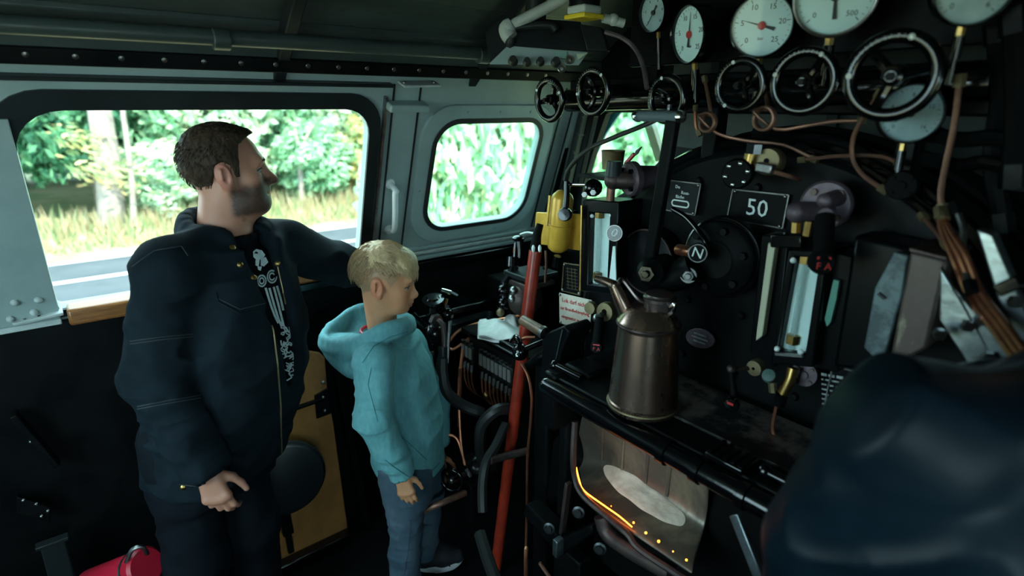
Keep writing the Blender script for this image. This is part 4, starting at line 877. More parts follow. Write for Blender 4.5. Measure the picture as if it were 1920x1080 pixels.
for y in (1.09, .44):
    bb = MB(); bb.cyl(V((1.05, y + .05, ez + .036)), V((1.05, y - .06, ez + .036)), .011, n=12); bb.sphere(V((1.05, y + .05, ez + .036)), .016, 10, 7); obj('latch_rod', bb, M['gloss_black'], sh)
b = MB(); b.box((1.08, 1.12, ez - .06), (.14, .05, .18)); b.box((1.12, 1.08, ez + .03), (.09, .10, .02)); obj('end_bracket', b, M['black'], sh, bevel=.008)
b = MB(); b.lathe([(0, .05), (.035, .05), (.044, .03), (.044, -.02), (.03, -.05), (0, -.05)], V((1.0, .36, ez - .06)), (-.4, 0, 1), 22); obj('end_weight', b, M['gloss_black'], sh)
b = MB(); b.box((1.2, 1.12, .55), (.26, .04, .9)); obj('leg_plate', b, M['black'], sh, bevel=.01)
b = MB(); b.box((1.2, .3, .50), (.26, .04, .98)); obj('leg_plate', b, M['black'], sh, bevel=.01)

# oil can
cz = ez + .03
oc = thing('oil_can', (1.075, .835, cz), 'worn brown oil can with an angled spout standing on the shelf', 'oil can')
M['can'] = mat('browned_tinplate', (.42, .29, .23), .20, .95, col2=(.17, .095, .07), scale=6, stretch=(1, 1, .35), bump=.08, bscale=30, rough2=.36)
M['can_dark'] = mat('browned_tinplate_dark', (.17, .13, .125), .34, .85, col2=(.07, .05, .05), scale=9)
cx, cy = 1.075, .835
def canp(h, r): return (r, h)
b = MB(); b.lathe([(0, 0), (.086, 0), (.089, .004), (.089, .020), (.086, .023), (.0855, .028), (.073, .215), (.076, .219), (.076, .231), (.072, .236), (.060, .256), (.046, .268), (0, .268)], (cx, cy, cz), (0, 0, 1), 48); obj('body', b, M['can'], oc)
b = MB(); b.torus(V((cx, cy, cz + .012)), UZ, .0885, .0032, 48, 8); obj('foot_rim', b, M['brass_dull'], oc)
b = MB(); b.torus(V((cx, cy, cz + .225)), UZ, .0755, .0032, 48, 8); obj('shoulder_rim', b, M['can_dark'], oc)
nc = V((cx + .012, cy - .018, cz + .262))
b = MB(); b.lathe([(.035, -.01), (.036, .022), (.039, .024), (.039, .032), (.036, .034), (.034, .040), (.02, .046), (0, .047)], nc, (0, 0, 1), 30); nk = obj('filler_cap', b, M['can_dark'], oc)
b = MB(); b.tube([nc + V((-.01, -.038, .02)), nc + V((-.012, -.052, .03)), nc + V((-.012, -.050, .012)), nc + V((-.01, -.038, .0))], .005, 8, 4); obj('clasp', b, M['chrome'], nk)
b = MB(); b.lathe([(.006, -.006), (.010, -.004), (.010, .004), (.006, .006)], nc + V((-.038, -.010, -.006)), (-1, -.3, 0), 14); obj('vent_ring', b, M['chrome'], oc)
s0 = V((cx - .02, cy + .045, cz + .235)); sdir = oX(1150, 532, 1.03)
b = MB(); b.tube([s0 - (sdir - s0).normalized() * .02, s0.lerp(sdir, .5), sdir], [.026, .0125], 18, 4); sp = obj('spout', b, M['can'], oc)
tip = oX(1117, 522, 1.02)
b = MB(); b.tube([sdir + (s0 - sdir).normalized() * .004, sdir.lerp(tip, .5), tip], [.0125, .0085], 16, 4); obj('spout_tip', b, M['can'], sp)
b = MB(); b.torus(sdir, (sdir - s0), .0125, .003, 20, 6); obj('joint_ring', b, M['chrome'], sp)
b = MB(); b.tube([sdir + V((.004, -.012, .004)), oX(1168, 525, 1.05), oX(1196, 560, 1.06), nc + V((-.01, .03, .01))], .0055, 8, 5); obj('stay', b, M['can_dark'], oc)

# fire door deflector with the glow behind it
fd = thing('fire_door_deflector', oX(1200, 960, 1.05), 'scorched steel deflector tray under the shelf with a glowing orange edge', 'fire door')
M['scorch'] = mat('scorched_steel', (.13, .115, .095), .40, .6, col2=(.34, .29, .21), scale=5, stretch=(1, 1.5, .5), lo=.48, hi=.68, bump=.25, bscale=30)
M['ash'] = mat('pale_ash', (.80, .72, .60), .9, col2=(.52, .42, .33), scale=14, bump=.4, bscale=60)
rows_ = [([(1092, 770), (1150, 795), (1230, 835), (1330, 890)], 1.06), ([(1084, 815), (1150, 838), (1240, 880), (1330, 925)], 1.135), ([(1082, 862), (1150, 868), (1240, 912), (1326, 975)], 1.155),
         ([(1086, 885), (1150, 902), (1235, 955), (1315, 1012)], 1.12), ([(1096, 925), (1128, 952), (1200, 1000), (1300, 1066)], 1.0), ([(1099, 940), (1131, 966), (1203, 1013), (1300, 1080)], .995)]
G = []
for pts, X in rows_:
    G.append(catmull([oX(x, y, X) for x, y in pts], 6))
mb = MB(); w_ = len(G[0])
vs = [p for rw in G for p in rw]; fs = [(r_ * w_ + i, r_ * w_ + i + 1, (r_ + 1) * w_ + i + 1, (r_ + 1) * w_ + i) for r_ in range(len(G) - 1) for i in range(w_ - 1)]
mb.add(vs, fs); tray = obj('tray', mb, M['scorch'], fd, angle=60)
so = tray.modifiers.new('solid', 'SOLIDIFY'); so.thickness = .006; so.offset = 0
sd = tray.modifiers.new('sub', 'SUBSURF'); sd.levels = sd.render_levels = 2
def on_mesh(bm_bvh, x, y):
    h = bm_bvh.ray_cast(EYEP, ray(x, y).normalized()); return h[0], h[1]
def bvh_of(o, off=None):
    dg = bpy.context.evaluated_depsgraph_get(); dg.update(); e = o.evaluated_get(dg); me = e.to_mesh(); w = wloc(o)
    t = BVHTree.FromPolygons([tuple(v.co + w) for v in me.vertices], [tuple(p.vertices) for p in me.polygons]); e.to_mesh_clear(); return t
tb = bvh_of(tray)
rib_t = []
for x0, y0, x1, y1 in ((1132, 800, 1128, 862), (1170, 818, 1166, 880), (1216, 845, 1210, 905), (1258, 868, 1250, 930)):
    pts = []
    for i in range(4):
        h = on_mesh(tb, x0 + (x1 - x0) * i / 3, y0 + (y1 - y0) * i / 3)
        if h[0]: pts.append(h[0])
    if len(pts) > 2: bb = MB(); bb.tube(pts, .005, 6, 3); obj('rib', bb, M['scorch'], fd)
# ash lying on the tray
out = [(1130, 870), (1150, 872), (1172, 884), (1192, 890), (1214, 912), (1236, 922), (1258, 944), (1280, 958), (1288, 974), (1280, 990), (1262, 984), (1244, 980), (1222, 966), (1200, 956), (1180, 936), (1160, 926), (1146, 908), (1132, 890)]
cen = (1205, 930); vs = []; fs = []
rings = [0, .35, .62, .85, 1.0]
for k, q in enumerate(rings):
    for x, y in out:
        h = on_mesh(tb, cen[0] + (x - cen[0]) * q, cen[1] + (y - cen[1]) * q)
        p = h[0] if h[0] else oX(x, y, 1.1); nn = h[1] if h[0] else FX
        if nn.dot(ray(x, y)) > 0: nn = -nn
        vs.append(p + nn * (.004 + .008 * (1 - q)) if q < 1 else p + nn * .001)
m_ = len(out)
for k in range(len(rings) - 1):
    for i in range(m_): fs.append((k * m_ + i, k * m_ + (i + 1) % m_, (k + 1) * m_ + (i + 1) % m_, (k + 1) * m_ + i))
mb = MB().add(vs, fs); a_ = obj('ash_patch', mb, M['ash'], fd, angle=80)
ss = a_.modifiers.new('sub', 'SUBSURF'); ss.levels = ss.render_levels = 2
M['glow'] = mat('fire_glow', (.05, .01, 0), .6, emit=(1.0, .20, .015), estr=9.0)
b = MB(); gl = []
for x, y in ((1080, 876), (1086, 900), (1095, 920), (1130, 946), (1160, 967), (1185, 988)):
    gl.append(oX(x, y, .995))
b.tube(gl, [.0025, .0017], 6, 4); obj('glowing_gap', b, M['glow'], fd)
for x, y, r_ in ((1188, 980, .0028), (1211, 999, .0032), (1235, 1015, .0034), (1146, 949, .0015), (1262, 1034, .0016), (1287, 1050, .0026)):
    bb = MB(); bb.sphere(oX(x, y, .99), r_, 8, 6); obj('ember', bb, M['glow'], fd)
b = MB(); b.tube([oX(1078, 790, 1.0), oX(1075, 850, .99), oX(1077, 890, .99), oX(1090, 925, .985), oX(1130, 962, .985), oX(1175, 1000, .98), oX(1200, 1030, .98), oX(1290, 1090, .98)], .009, 8, 5); obj('rolled_edge', b, M['rusty'], fd)
b = MB(); b.tube([oX(1128, 968, 1.0), oX(1140, 1000, 1.0), oX(1180, 1030, 1.0), oX(1260, 1075, 1.0)], .022, 10, 5); obj('lower_lip', b, M['rusty'], fd)
b = MB(); b.prism([V((1.16, 1.06, .35)), V((1.16, .40, .35)), V((1.16, .40, .93)), V((1.16, 1.06, .93))], V((.17, 0, 0))); obj('door_frame', b, M['matte_black'], fd, bevel=.01)
# heavy round door edge to the left and the foot bracket
b = MB(); b.lathe([(0, .0), (.11, 0), (.13, -.02), (.13, -.06), (0, -.06)], oX(1030, 880, 1.16), (-.9, .2, .1), 36); obj('door_leaf', b, M['matte_black'], fd)
M['dark_steel'] = mat('dark_oily_steel', (.05, .055, .06), .35, .8)
br = thing('foot_bracket', oX(1060, 1030, .98), 'black bolted step bracket at the foot of the fire door', 'bracket')
b = MB(); b.prism([oX(985, 945, 1.0), oX(1048, 1010, 1.0), oX(1108, 985, 1.0), oX(1110, 1000, 1.0), oX(1050, 1045, 1.0), oX(980, 965, 1.0)], V((.06, 0, 0))); obj('angle_iron', b, M['black'], br, bevel=.006)
b = MB(); b.bar(oX(1066, 905, 1.02), oX(1054, 1000, 1.02), .012, .02, (1, 0, 0)); obj('upright', b, M['rusty'], br, bevel=.002)
b = MB(); b.bar(oX(1047, 1010, .985), oX(1046, 1040, .985), .02, .03, (1, 0, 0)); obj('bright_lug', b, M['plate_steel'], br, bevel=.003)
for px, py in ((1030, 990), (1085, 960), (1125, 1028)): bb = MB(); bb.lathe([(0, .012), (.010, .012), (.012, .006), (.018, .004), (.018, 0)], oX(px, py, .985), (-.8, -.5, .2), 14); obj('bolt', bb, M['dark_steel'], br)
b = MB(); b.box((1.08, oX(1060, 1030, 1.05).y, .2), (.05, .12, .42)); obj('post', b, M['black'], br, bevel=.006)
bs = MB(); bs.bar(oX(1378, 965, .95), oX(1425, 1085, .93), .022, .012, (1, 0, 0)); o = obj('steel_lever', bs, M['plate_steel'], bevel=.002); tag(o, 'blue-grey steel lever slanting down below the end of the shelf', 'lever')
b = MB(); pb = oX(1425, 1085, .93); b.cyl(pb, V((pb.x, pb.y, 0)), .015, n=10); pv = obj('pivot_rod', b, M['black'], o)

# ---------------- block with the brown handle, left of the shelf
ab = thing('brake_valve', oX(1045, 665, 1.12), 'black valve block with a brown wooden handle left of the shelf', 'valve')
b = MB(); b.prism([oX(1016, 628, 1.12), oX(1058, 610, 1.12), oX(1068, 622, 1.12), oX(1052, 660, 1.12), oX(1040, 712, 1.12), oX(1014, 708, 1.12)], V((.10, 0, 0))); obj('block', b, M['black'], ab, bevel=.006)
b = MB(); b.bar(oX(1055, 618, 1.115), oX(1036, 705, 1.115), .004, .004, (1, 0, 0)); obj('worn_edge', b, M['steel'], ab)
h0, h1 = oX(980, 600, 1.12), oX(1020, 624, 1.12)
b = MB(); b.tube([h0, h0.lerp(h1, .5), h1], [.0165, .019], 16, 3); obj('handle', b, mat('brown_handle', (.22, .14, .08), .4, .2, col2=(.13, .08, .05), scale=14), ab)
b = MB(); b.lathe([(0, .006), (.02, .005), (.021, -.008), (.0, -.01)], h1, h1 - h0, 16); obj('ferrule', b, M['steel'], ab)
b = MB(); b.tube([oX(985, 690, 1.13), oX(1010, 672, 1.14), oX(1030, 660, 1.16)], [.014, .018], 12, 4); obj('rod', b, M['black'], ab)
b = MB(); b.box((1.2, oX(1040, 690, 1.2).y + .0, .5), (.12, .07, .9)); obj('pedestal', b, M['black'], ab, bevel=.01)
for px, py, l in ((1088, 690, 30), (1088, 694, 10)): pass
pipe('short copper stub beside the black shut-off handle', [oX(1088, 679, 1.2), oX(1105, 681, 1.22), oX(1120, 683, 1.25)], .005, 'copper')
pg = thing('ball_joint', oX(976, 660, 1.12), 'black ball joint with a bright tip in front of the red pole', 'joint')
b = MB(); b.sphere(oX(975, 660, 1.09), (.026, .026, .030), 16, 10); obj('ball', b, M['gloss_black'], pg)
b = MB(); b.sphere(oX(970, 667, 1.066), .0085, 10, 6); obj('tip', b, M['chrome'], pg)
b = MB(); b.tube([oX(975, 645, 1.09), oX(968, 632, 1.10), oX(960, 640, 1.13)], .010, 10, 4); obj('yoke', b, M['gloss_black'], pg)
b = MB(); b.cyl(oX(985, 655, 1.10), oX(1020, 640, 1.16), .010, n=10); obj('link_rod', b, M['gloss_black'], pg)
pipe('copper loop hanging from the ball joint beside the red pole', [oX(968, 652, 1.1), oX(982, 634, 1.12), oX(1003, 632, 1.15)], .0045, 'copper', fit=False)
pipe('long copper wire hanging right of the red pole', [oX(978, 682, 1.10), oX(990, 705, 1.10), oX(997, 745, 1.10), oX(994, 800, 1.10), oX(989, 860, 1.10), oX(988, 960, 1.12), oX(985, 1060, 1.1)], .005, 'copper', fit=False)

# red pole
rp_ = thing('fire_iron', (1.09, 1.5, 0), 'red painted fire iron pole leaning upright left of the boiler', 'pole')
t0, t1 = V((1.075, 1.485, .0)), oX(1004, 470, 1.25)
b = MB(); b.tube([t0, t0.lerp(t1, .5), t1], [.021, .0225], 18, 4); obj('shaft', b, M['red'], rp_)
for dx in (-5, 7): bb = MB(); bb.sphere(oX(1005 + dx, 466, 1.225), (.006, .006, .013), 10, 7); obj('pale_tip', bb, M['white'], rp_)
b = MB(); b.tube([t1, t1 + V((0.005, 0, .05)), t1 + V((.02, 0, .09))], [.020, .012], 12, 4); obj('head_socket', b, M['matte_black'], rp_)

# ---------------- lubricator with copper lines, rag on top
M['iron'] = mat('oily_black_iron', (.006, .007, .008), .25, .3, col2=(.016, .015, .014), scale=25, bump=.2)
lb = thing('lubricator', (1.30, 1.66, .55), 'black lubricator box with glass sight windows and a row of copper lines', 'lubricator')
LX = 1.20
b = MB(); b.box((LX + .11, 1.665, .80), (.18, .39, .15)); obj('tank', b, M['iron'], lb, bevel=.006)
b = MB(); b.box((LX + .10, 1.665, .886), (.21, .41, .022)); obj('lid', b, M['iron'], lb, bevel=.004)
b = MB(); b.bar(V((LX - .002, 1.80, .885)), V((LX - .002, 1.48, .885)), .006, .008); obj('lid_edge', b, M['steel'], lb)
for y0, n_ in ((1.86, 3), (1.735, 8)):
    w = n_ * .026
    bb = MB(); bb.box((LX + .005, y0 - w / 2, .80), (.03, w + .012, .075)); hs = obj('sight_housing', bb, M['iron'], lb, bevel=.003)
    for k in range(n_):
        y = y0 - .013 - k * .026
        b2 = MB(); b2.box((LX - .012, y, .805), (.004, .017, .048)); obj('sight_window', b2, M['sight'] if 'sight' in M else mat('sight_glass', (.16, .15, .14), .12), hs)
        if 'sight' not in M: M['sight'] = bpy.data.materials['sight_glass']
        b2 = MB(); b2.cyl(V((LX - .005, y, .755)), V((LX - .008, y, .725)), .008, n=6); obj('union_nut', b2, M['steel'], lb)
        b2 = MB(); b2.tube([V((LX - .008, y, .727)), V((LX - .006, y - .002, .67)), V((LX + .01, y - .012, .62)), V((LX + .06, y - .02, .575))], .0036, 6, 4); obj('oil_line', b2, M['copper'], lb)
        b2 = MB(); b2.cyl(V((LX + .0, y, .845)), V((LX - .016, y, .85)), .0045, n=8); obj('set_screw', b2, M['steel'], lb)
b = MB(); b.sphere(V((LX + .0, 1.70, .655)), .016, 10, 7); b.cyl(V((LX, 1.70, .655)), V((LX + .08, 1.70, .68)), .008, n=8); obj('drain_plug', b, M['brass'], lb)
b = MB(); b.sphere(V((LX + .0, 1.60, .64)), .012, 10, 7); obj('drain_plug', b, M['steel'], lb)
b = MB(); b.box((1.36, 1.68, .34), (.10, .30, .68)); obj('pedestal', b, M['matte_black'], lb, bevel=.01)
b = MB(); b.box((1.24, 1.58, .905), (.06, .10, .016)); b.cyl(V((1.22, 1.52, .90)), V((1.22, 1.52, .935)), .02, n=14); obj('filler_lid', b, M['gloss_black'], lb, bevel=.003)
# rag: folded cloth
rg_ = thing('cleaning_rag', (1.27, 1.69, .897), 'crumpled white cleaning rag lying on the lubricator lid', 'rag')
nu, nv = 22, 16
def sheet(fn, th, name, parent):
    vs = [fn(i / nu, j / nv) for j in range(nv + 1) for i in range(nu + 1)]; fs = [(j * (nu + 1) + i, j * (nu + 1) + i + 1, (j + 1) * (nu + 1) + i + 1, (j + 1) * (nu + 1) + i) for j in range(nv) for i in range(nu)]
    mb = MB().add(vs, fs); o = obj(name, mb, M['rag'], parent, angle=120); m = o.modifiers.new('solid', 'SOLIDIFY'); m.thickness = th; m.offset = 0
    m = o.modifiers.new('sub', 'SUBSURF'); m.levels = m.render_levels = 1; return o
def ragf(z0, amp, sh):
    def f(u, v):
        # diamond shape, long corner towards the reader
        a = (u - .5) * 2; c = (v - .5) * 2
        dx, dy = -.10 * (a + c) * .55, .14 * (a - c) * .55
        z = z0 + amp * (1 - a * a) * (1 - c * c) + .004 * math.sin(5 * a + 3 * c + sh) + .0025 * math.sin(11 * c - 5 * a + sh)
        return V((1.27 + dx + sh * .004, 1.70 + dy, z))
    return f
sheet(ragf(.905, .012, 0), .004, 'lower_fold', rg_); sheet(ragf(.917, .030, 1.3), .004, 'upper_fold', rg_)
def knot(u, v):
    q = u * 2 * math.pi; w = v * 1.45; r = .034 * math.cos(w) * (1 + .22 * math.sin(3 * q + 5 * v) * math.cos(w)); return V((1.325 + r * math.cos(q) * .9, 1.70 + r * math.sin(q) * 1.1, .915 + .052 * math.sin(w) + .005 * math.sin(4 * q + 2) * math.cos(w)))
sheet(knot, .004, 'bunched_top', rg_)

# copper lines from the lubricator to the valve cluster, up along the wall
cl = [([(1000, 588), (930, 600), (890, 608), (858, 622), (838, 650), (830, 690)], 'outer'), ([(1000, 596), (930, 610), (895, 622), (872, 640), (850, 655), (838, 650)], 'second'), ([(1000, 604), (940, 614), (905, 625), (880, 638), (868, 660), (862, 730), (860, 800)], 'third'), ([(1002, 610), (950, 622), (910, 632), (880, 645)], 'fourth'),
      ([(868, 655), (862, 700), (860, 745)], 'short upright')]
for pts, nm in cl:
    pipe(f'{nm} copper oil line running above the lubricator', [at(x, y, 2.42 - .0006 * (y - 580)) for x, y in pts], .0055, 'copper', 'copper oil lines', fit=False)
pipe('copper line with a bend behind the boy at chest height', [at(800, 742, 2.2), at(836, 752, 2.2), at(850, 748, 2.2), at(862, 742, 2.2), at(862, 690, 2.2)], .0062, 'copper', fit=False)
pipe('copper line branching behind the boy at waist height', [at(800, 732, 2.25), at(830, 756, 2.2), at(850, 750, 2.2)], .0055, 'copper', fit=False)
pipe('copper upright line by the small floor handwheel', [at(860, 745, 2.2), at(861, 780, 2.2), at(864, 830, 2.2), at(870, 870, 2.2)], .006, 'copper', fit=False)
pipe('copper line entering the upright line from the boy', [at(800, 820, 2.2), at(838, 816, 2.2), at(856, 822, 2.2), at(866, 850, 2.2), at(872, 872, 2.2)], .0055, 'copper', fit=False)
# wall bar and ledge behind
b = MB(); b.box((1.30, 1.95, oY(900, 570, 1.95).z), (.75, .035, .03)); o = obj('wall_ledge', b, M['gloss_black'], bevel=.005); tag(o, 'glossy black ledge bar along the lower left wall', 'ledge')
bb = MB(); bb.box((1.30, 2.02, oY(900, 570, 1.95).z), (.06, .14, .03)); obj('ledge_bracket', bb, M['gloss_black'], o)
b = MB(); b.box((1.30, 2.0, oY(870, 600, 2.0).z - .02), (.35, .06, .05)); o = obj('shelf_box', b, M['grey_dark'], bevel=.004); tag(o, 'dim grey shelf box on the wall behind the valve cluster', 'box')

# ---------------- left valve cluster at the wall
vc = thing('stop_valve', at(815, 690, 2.2), 'black stop valve with a capstan wheel and bent steel pipe beside the boy', 'valve')
T = 2.18
c = at(812, 562, T); b = MB(); b.lathe([(0, .012), (.02, .012), (.026, .006), (.042, .004), (.045, -.004), (.04, -.012), (.018, -.016), (.016, -.05)], c, (-.2, -.2, 1), 20); obj('capstan_wheel', b, M['gloss_black'], vc)
b = MB(); b.cyl(at(812, 570, T), at(814, 640, T), .020, .026, 14); b.sphere(at(814, 625, T), (.04, .04, .045), 14, 9); obj('valve_body', b, M['gloss_black'], vc)
for yy in (585, 600): bb = MB(); p = at(813, yy, T); bb.cyl(p, p + V((0, 0, -.014)), .030, n=6); obj('gland_nut', bb, M['gloss_black'], vc)
c = at(815, 600, T - .03); b = MB(); b.cyl(c, c + V((-.0, -.02, .0)), .026, n=6); obj('side_nut', b, M['steel'], vc)
b = MB(); b.tube([at(812, 598, T - .03), at(826, 604, T - .05), at(832, 620, T - .05), at(833, 650, T - .05), at(830, 672, T - .05)], .010, 12, 5); obj('bent_pipe', b, M['rusty'], vc)
b = MB(); b.cyl(at(830, 650, T - .05), at(830, 672, T - .05), .018, n=14); b.cyl(at(830, 668, T - .05), at(829, 674, T - .05), .021, n=6); obj('hose_clamp', b, M['grey_dark'], vc)
pipe('thick black hose below the bent steel pipe', [at(829, 672, T - .05), at(829, 700, T - .05), at(838, 735, T - .04), at(868, 760, T), at(905, 775, 2.2)], .022, 'gasket', name='hose', cat='hose', fit=False)
b = MB(); b.tube([at(772, 590, T), at(790, 608, T), at(806, 622, T)], .016, 10, 4); obj('inclined_pipe', b, M['gloss_black'], vc)
c = at(797, 664, T); b = MB(); b.torus(c, (-.6, -.7, .3), .040, .006, 28, 8); obj('hand_ring', b, M['gloss_black'], vc)
b = MB(); b.cyl(c, at(815, 662, T + .02), .009, n=8); b.sphere(c, .012, 8, 6); obj('ring_hub', b, M['rusty'], vc)
for px, py in ((826, 676), (832, 678), (806, 690)): bb = MB(); bb.sphere(at(px, py, T + .01), .012, 8, 6); obj('bolt', bb, M['grey_dark'], vc)
nv_ = thing('needle_valve', at(835, 610, 2.25), 'thin needle valve with a bright T handle above the stop valve', 'valve')
b = MB(); b.tube([at(838, 560, 2.2), at(832, 580, 2.2), at(822, 605, 2.2)], .0065, 8, 3); obj('stem', b, M['brass'], nv_)
b = MB(); b.cyl(at(828, 544, 2.2), at(846, 549, 2.2), .009, n=10); obj('t_handle', b, M['chrome'], nv_)
b = MB(); b.sphere(at(838, 590, 2.2), (.026, .026, .03), 12, 8); b.cyl(at(838, 572, 2.2), at(837, 600, 2.2), .016, n=6); obj('body', b, M['gloss_black'], nv_)
b = MB(); b.bar(at(845, 548, 2.2), at(858, 555, 2.2), .02, .006); obj('wing', b, M['gloss_black'], nv_)
b = MB(); b.cyl(at(842, 600, 2.2), at(838, 680, 2.2), .010, n=8); obj('riser', b, M['gloss_black'], nv_)

# ---------------- valve gear in the front left corner, right of the window
fg = thing('feed_pump_valve', at(975, 560, 2.3), 'dark feed valve casting with grey flanges behind the red pole', 'valve')
T = 2.3
b = MB(); b.sphere(at(985, 560, T), (.075, .06, .07), 18, 12); b.cyl(at(985, 560, T), at(958, 575, T), .04, .03, 14); obj('casting', b, M['rusty'], fg)
b = MB(); p = at(995, 512, T); b.box(p, (.16, .15, .02)); obj('upper_flange', b, M['grey_dark'], fg, bevel=.004)
b = MB(); p = at(995, 528, T); b.box(p, (.14, .13, .022)); obj('lower_flange', b, M['rusty'], fg, bevel=.004)
for px in (968, 1000, 1022): bb = MB(); bb.bolt(at(px, 505, T - .02), UZ, .010, .012); obj('bolt', bb, M['black'], fg)
b = MB(); b.tube([at(962, 498, T), at(955, 515, T), at(945, 530, T), at(940, 545, T)], .013, 8, 4); obj('link_arm', b, M['black'], fg)
b = MB(); b.sphere(at(960, 560, T - .05), (.016, .016, .016), 10, 7); b.sphere(at(963, 545, T - .05), .018, 10, 7); obj('cap_nut', b, M['steel'], fg)
b = MB(); b.cyl(at(945, 530, T), at(944, 590, T), .016, n=10); b.sphere(at(943, 545, T), .026, 10, 7); b.sphere(at(944, 570, T), .028, 10, 7); obj('side_valve', b, M['gloss_black'], fg)
b = MB(); b.sphere(at(938, 586, T - .03), .016, 10, 7); obj('brass_drain', b, M['brass_dull'], fg)
b = MB(); b.cyl(at(962, 482, T), at(961, 500, T), .026, n=14); b.cyl(at(967, 455, T), at(965, 484, T), .007, n=8); obj('oiler', b, M['gloss_black'], fg)
b = MB(); b.tube([at(974, 447, T), at(976, 470, T), at(975, 484, T)], [.017, .013], 10, 3); b.sphere(at(972, 447, T), (.026, .026, .013), 12, 7); obj('oiler_handle', b, M['gloss_black'], fg)
b = MB(); b.tube([at(967, 458, T), at(965, 470, T), at(966, 480, T)], .006, 8, 3); obj('copper_spindle', b, M['copper'], fg)
b = MB(); b.box((1.5, 1.9, .55), (.16, .2, 1.0)); obj('stand', b, M['matte_black'], fg, bevel=.01)
pipe('white wire from the window ledge to the corner', [at(975, 440, 2.36), at(990, 436, 2.35), at(1008, 440, 2.33)], .004, 'white_metal', name='wire', cat='wire', fit=False)
pipe('thin copper pipe behind the yellow canister', [at(1023, 470, 2.05), at(1024, 495, 2.05), at(1022, 530, 2.07)], .004, 'copper_dull', fit=False)
vp = thing('black_casting', at(920, 520, 2.4), 'low black casting with a vertical slide behind the rag', 'casting')
b = MB(); b.bar(at(918, 585, 2.36), at(919, 620, 2.34), .03, .02, (1, 0, 0)); obj('slide', b, M['black'], vp, bevel=.003)
b = MB(); b.box(at(930, 640, 2.42), (.2, .1, .12)); obj('body', b, M['black'], vp, bevel=.01)

# ---------------- floor level: small handwheel, hoses, pipes
fw = thing('floor_handwheel', at(858, 905, 2.15), 'small black handwheel on a horizontal spindle near the floor', 'handwheel')
c = at(847, 900, 2.1); n = V((-.75, -.55, .1)).normalized()
b = MB(); b.torus(c, n, .040, .008, 32, 10); obj('rim', b, M['gloss_black'], fw)
for k in range(3):
    a, bq, d = frame(n, UZ); q = .5 + k * 2.094; bb = MB(); bb.cyl(c, c + (a * math.cos(q) + bq * math.sin(q)) * .038, .005, n=8); obj('spoke', bb, M['gloss_black'], fw)
b = MB(); b.cyl(c + n * .01, at(880, 885, 2.2), .010, n=10); b.sphere(c, .013, 10, 7); obj('spindle', b, M['steel'], fw)
b = MB(); b.sphere(at(893, 876, 2.22), (.05, .05, .05), 16, 10); b.cyl(at(878, 886, 2.2), at(884, 882, 2.2), .035, n=6); b.box(at(900, 868, 2.24), (.09, .09, .05)); obj('valve_body', b, M['iron'], fw)
b = MB(); b.box(at(880, 930, 2.2), (.05, .10, .16)); obj('bracket', b, M['black'], fw, bevel=.006)
pipe('thick black loop of hose above the floor valve', [at(905, 870, 2.2), at(900, 830, 2.15), at(905, 795, 2.12), at(930, 770, 2.1), at(960, 765, 2.15)], .022, 'gasket', name='hose', cat='hose', fit=False)
pipe('black hose with a bright clip running down to the floor', [at(948, 795, 2.1), at(930, 835, 2.05), at(912, 865, 2.0), at(905, 900, 1.98), at(904, 935, 1.96), at(905, 960, 1.95)], .017, 'gasket', name='hose', cat='hose', fit=False)
pipe('steel cross pipe joining the black hose', [at(918, 864, 2.0), at(945, 856, 2.05), at(990, 845, 2.1)], .014, 'rusty', name='steam_pipe', fit=False)
pipe('rusty floor pipe behind the boy legs', [at(760, 972, 2.08), at(800, 955, 2.05), at(830, 942, 2.05), at(872, 924, 2.12)], .012, 'copper_dull', name='floor_pipe', fit=False, n=14)
pipe('black floor hose running toward the camera', [at(900, 1000, 1.86), at(912, 1040, 1.80), at(930, 1090, 1.72)], .02, 'gasket', name='hose', cat='hose', fit=False)
pipe('short copper pipe end at the floor right of the red pole', [at(988, 1030, 1.62), at(986, 1060, 1.6), V((at(986, 1060, 1.6).x + .01, at(986, 1060, 1.6).y, .0))], .006, 'copper', fit=False)
pipe('thin grey pipe pair slanting at the bottom edge', [at(1012, 1055, 1.5), at(1022, 1070, 1.5), at(1040, 1095, 1.5)], .005, 'copper_dull', fit=False)

# ================================================================== LEFT SIDE: half door with wooden panel, folding seat, red canister
M['panel_wood'] = mat('orange_brown_panel', (.42, .185, .05), .45, col2=(.17, .07, .025), scale=5, stretch=(1, 1, .5), bump=.12, bscale=25, lo=.38, hi=.72)
pts = [(540, 573), (556, 574), (566, 590), (570, 640), (577, 656), (597, 659), (606, 668), (612, 740), (622, 790), (636, 890), (651, 998), (640, 1008), (505, 1072), (500, 600)]
b = MB(); b.prism([oY(x, y, 2.045) for x, y in pts], V((0, -.018, 0))); door_1 = struct('door_1', b, M['panel_wood'], bevel=.004)
b = MB(); b.bar(oY(540, 768, 2.03), oY(606, 745, 2.03), .012, .04, (0, 1, 0)); obj('door_strap', b, M['black'], door_1, bevel=.003)
b = MB(); b.prism([oY(x, y, 2.02) for x, y in ((590, 742), (616, 728), (621, 776), (594, 786))], V((0, .012, 0))); hb = obj('hinge_plate', b, M['black'], door_1, bevel=.003)
for px, py in ((606, 745), (609, 770)): bb = MB(); bb.sphere(oY(px, py, 2.017), .006, 8, 5); obj('screw', bb, M['steel'], hb)
bb = MB(); bb.sphere(oY(606, 717, 2.025), .008, 8, 5); obj('screw', bb, M['steel'], door_1)
for px, py in ((536, 960), (546, 1030)): pass
b = MB(); b.bar(oY(656, 1000, 2.0), oY(480, 1085, 2.0), .05, .03, (0, 0, 1)); st_ = struct('baseboard_left', b, M['gloss_black'], bevel=.005)
b = MB(); b.bar(oY(612, 600, 2.05), oY(690, 1000, 2.05), .03, .05, (0, 1, 0)); fp_ = obj('door_post', b, M['black'], door_1, bevel=.004)
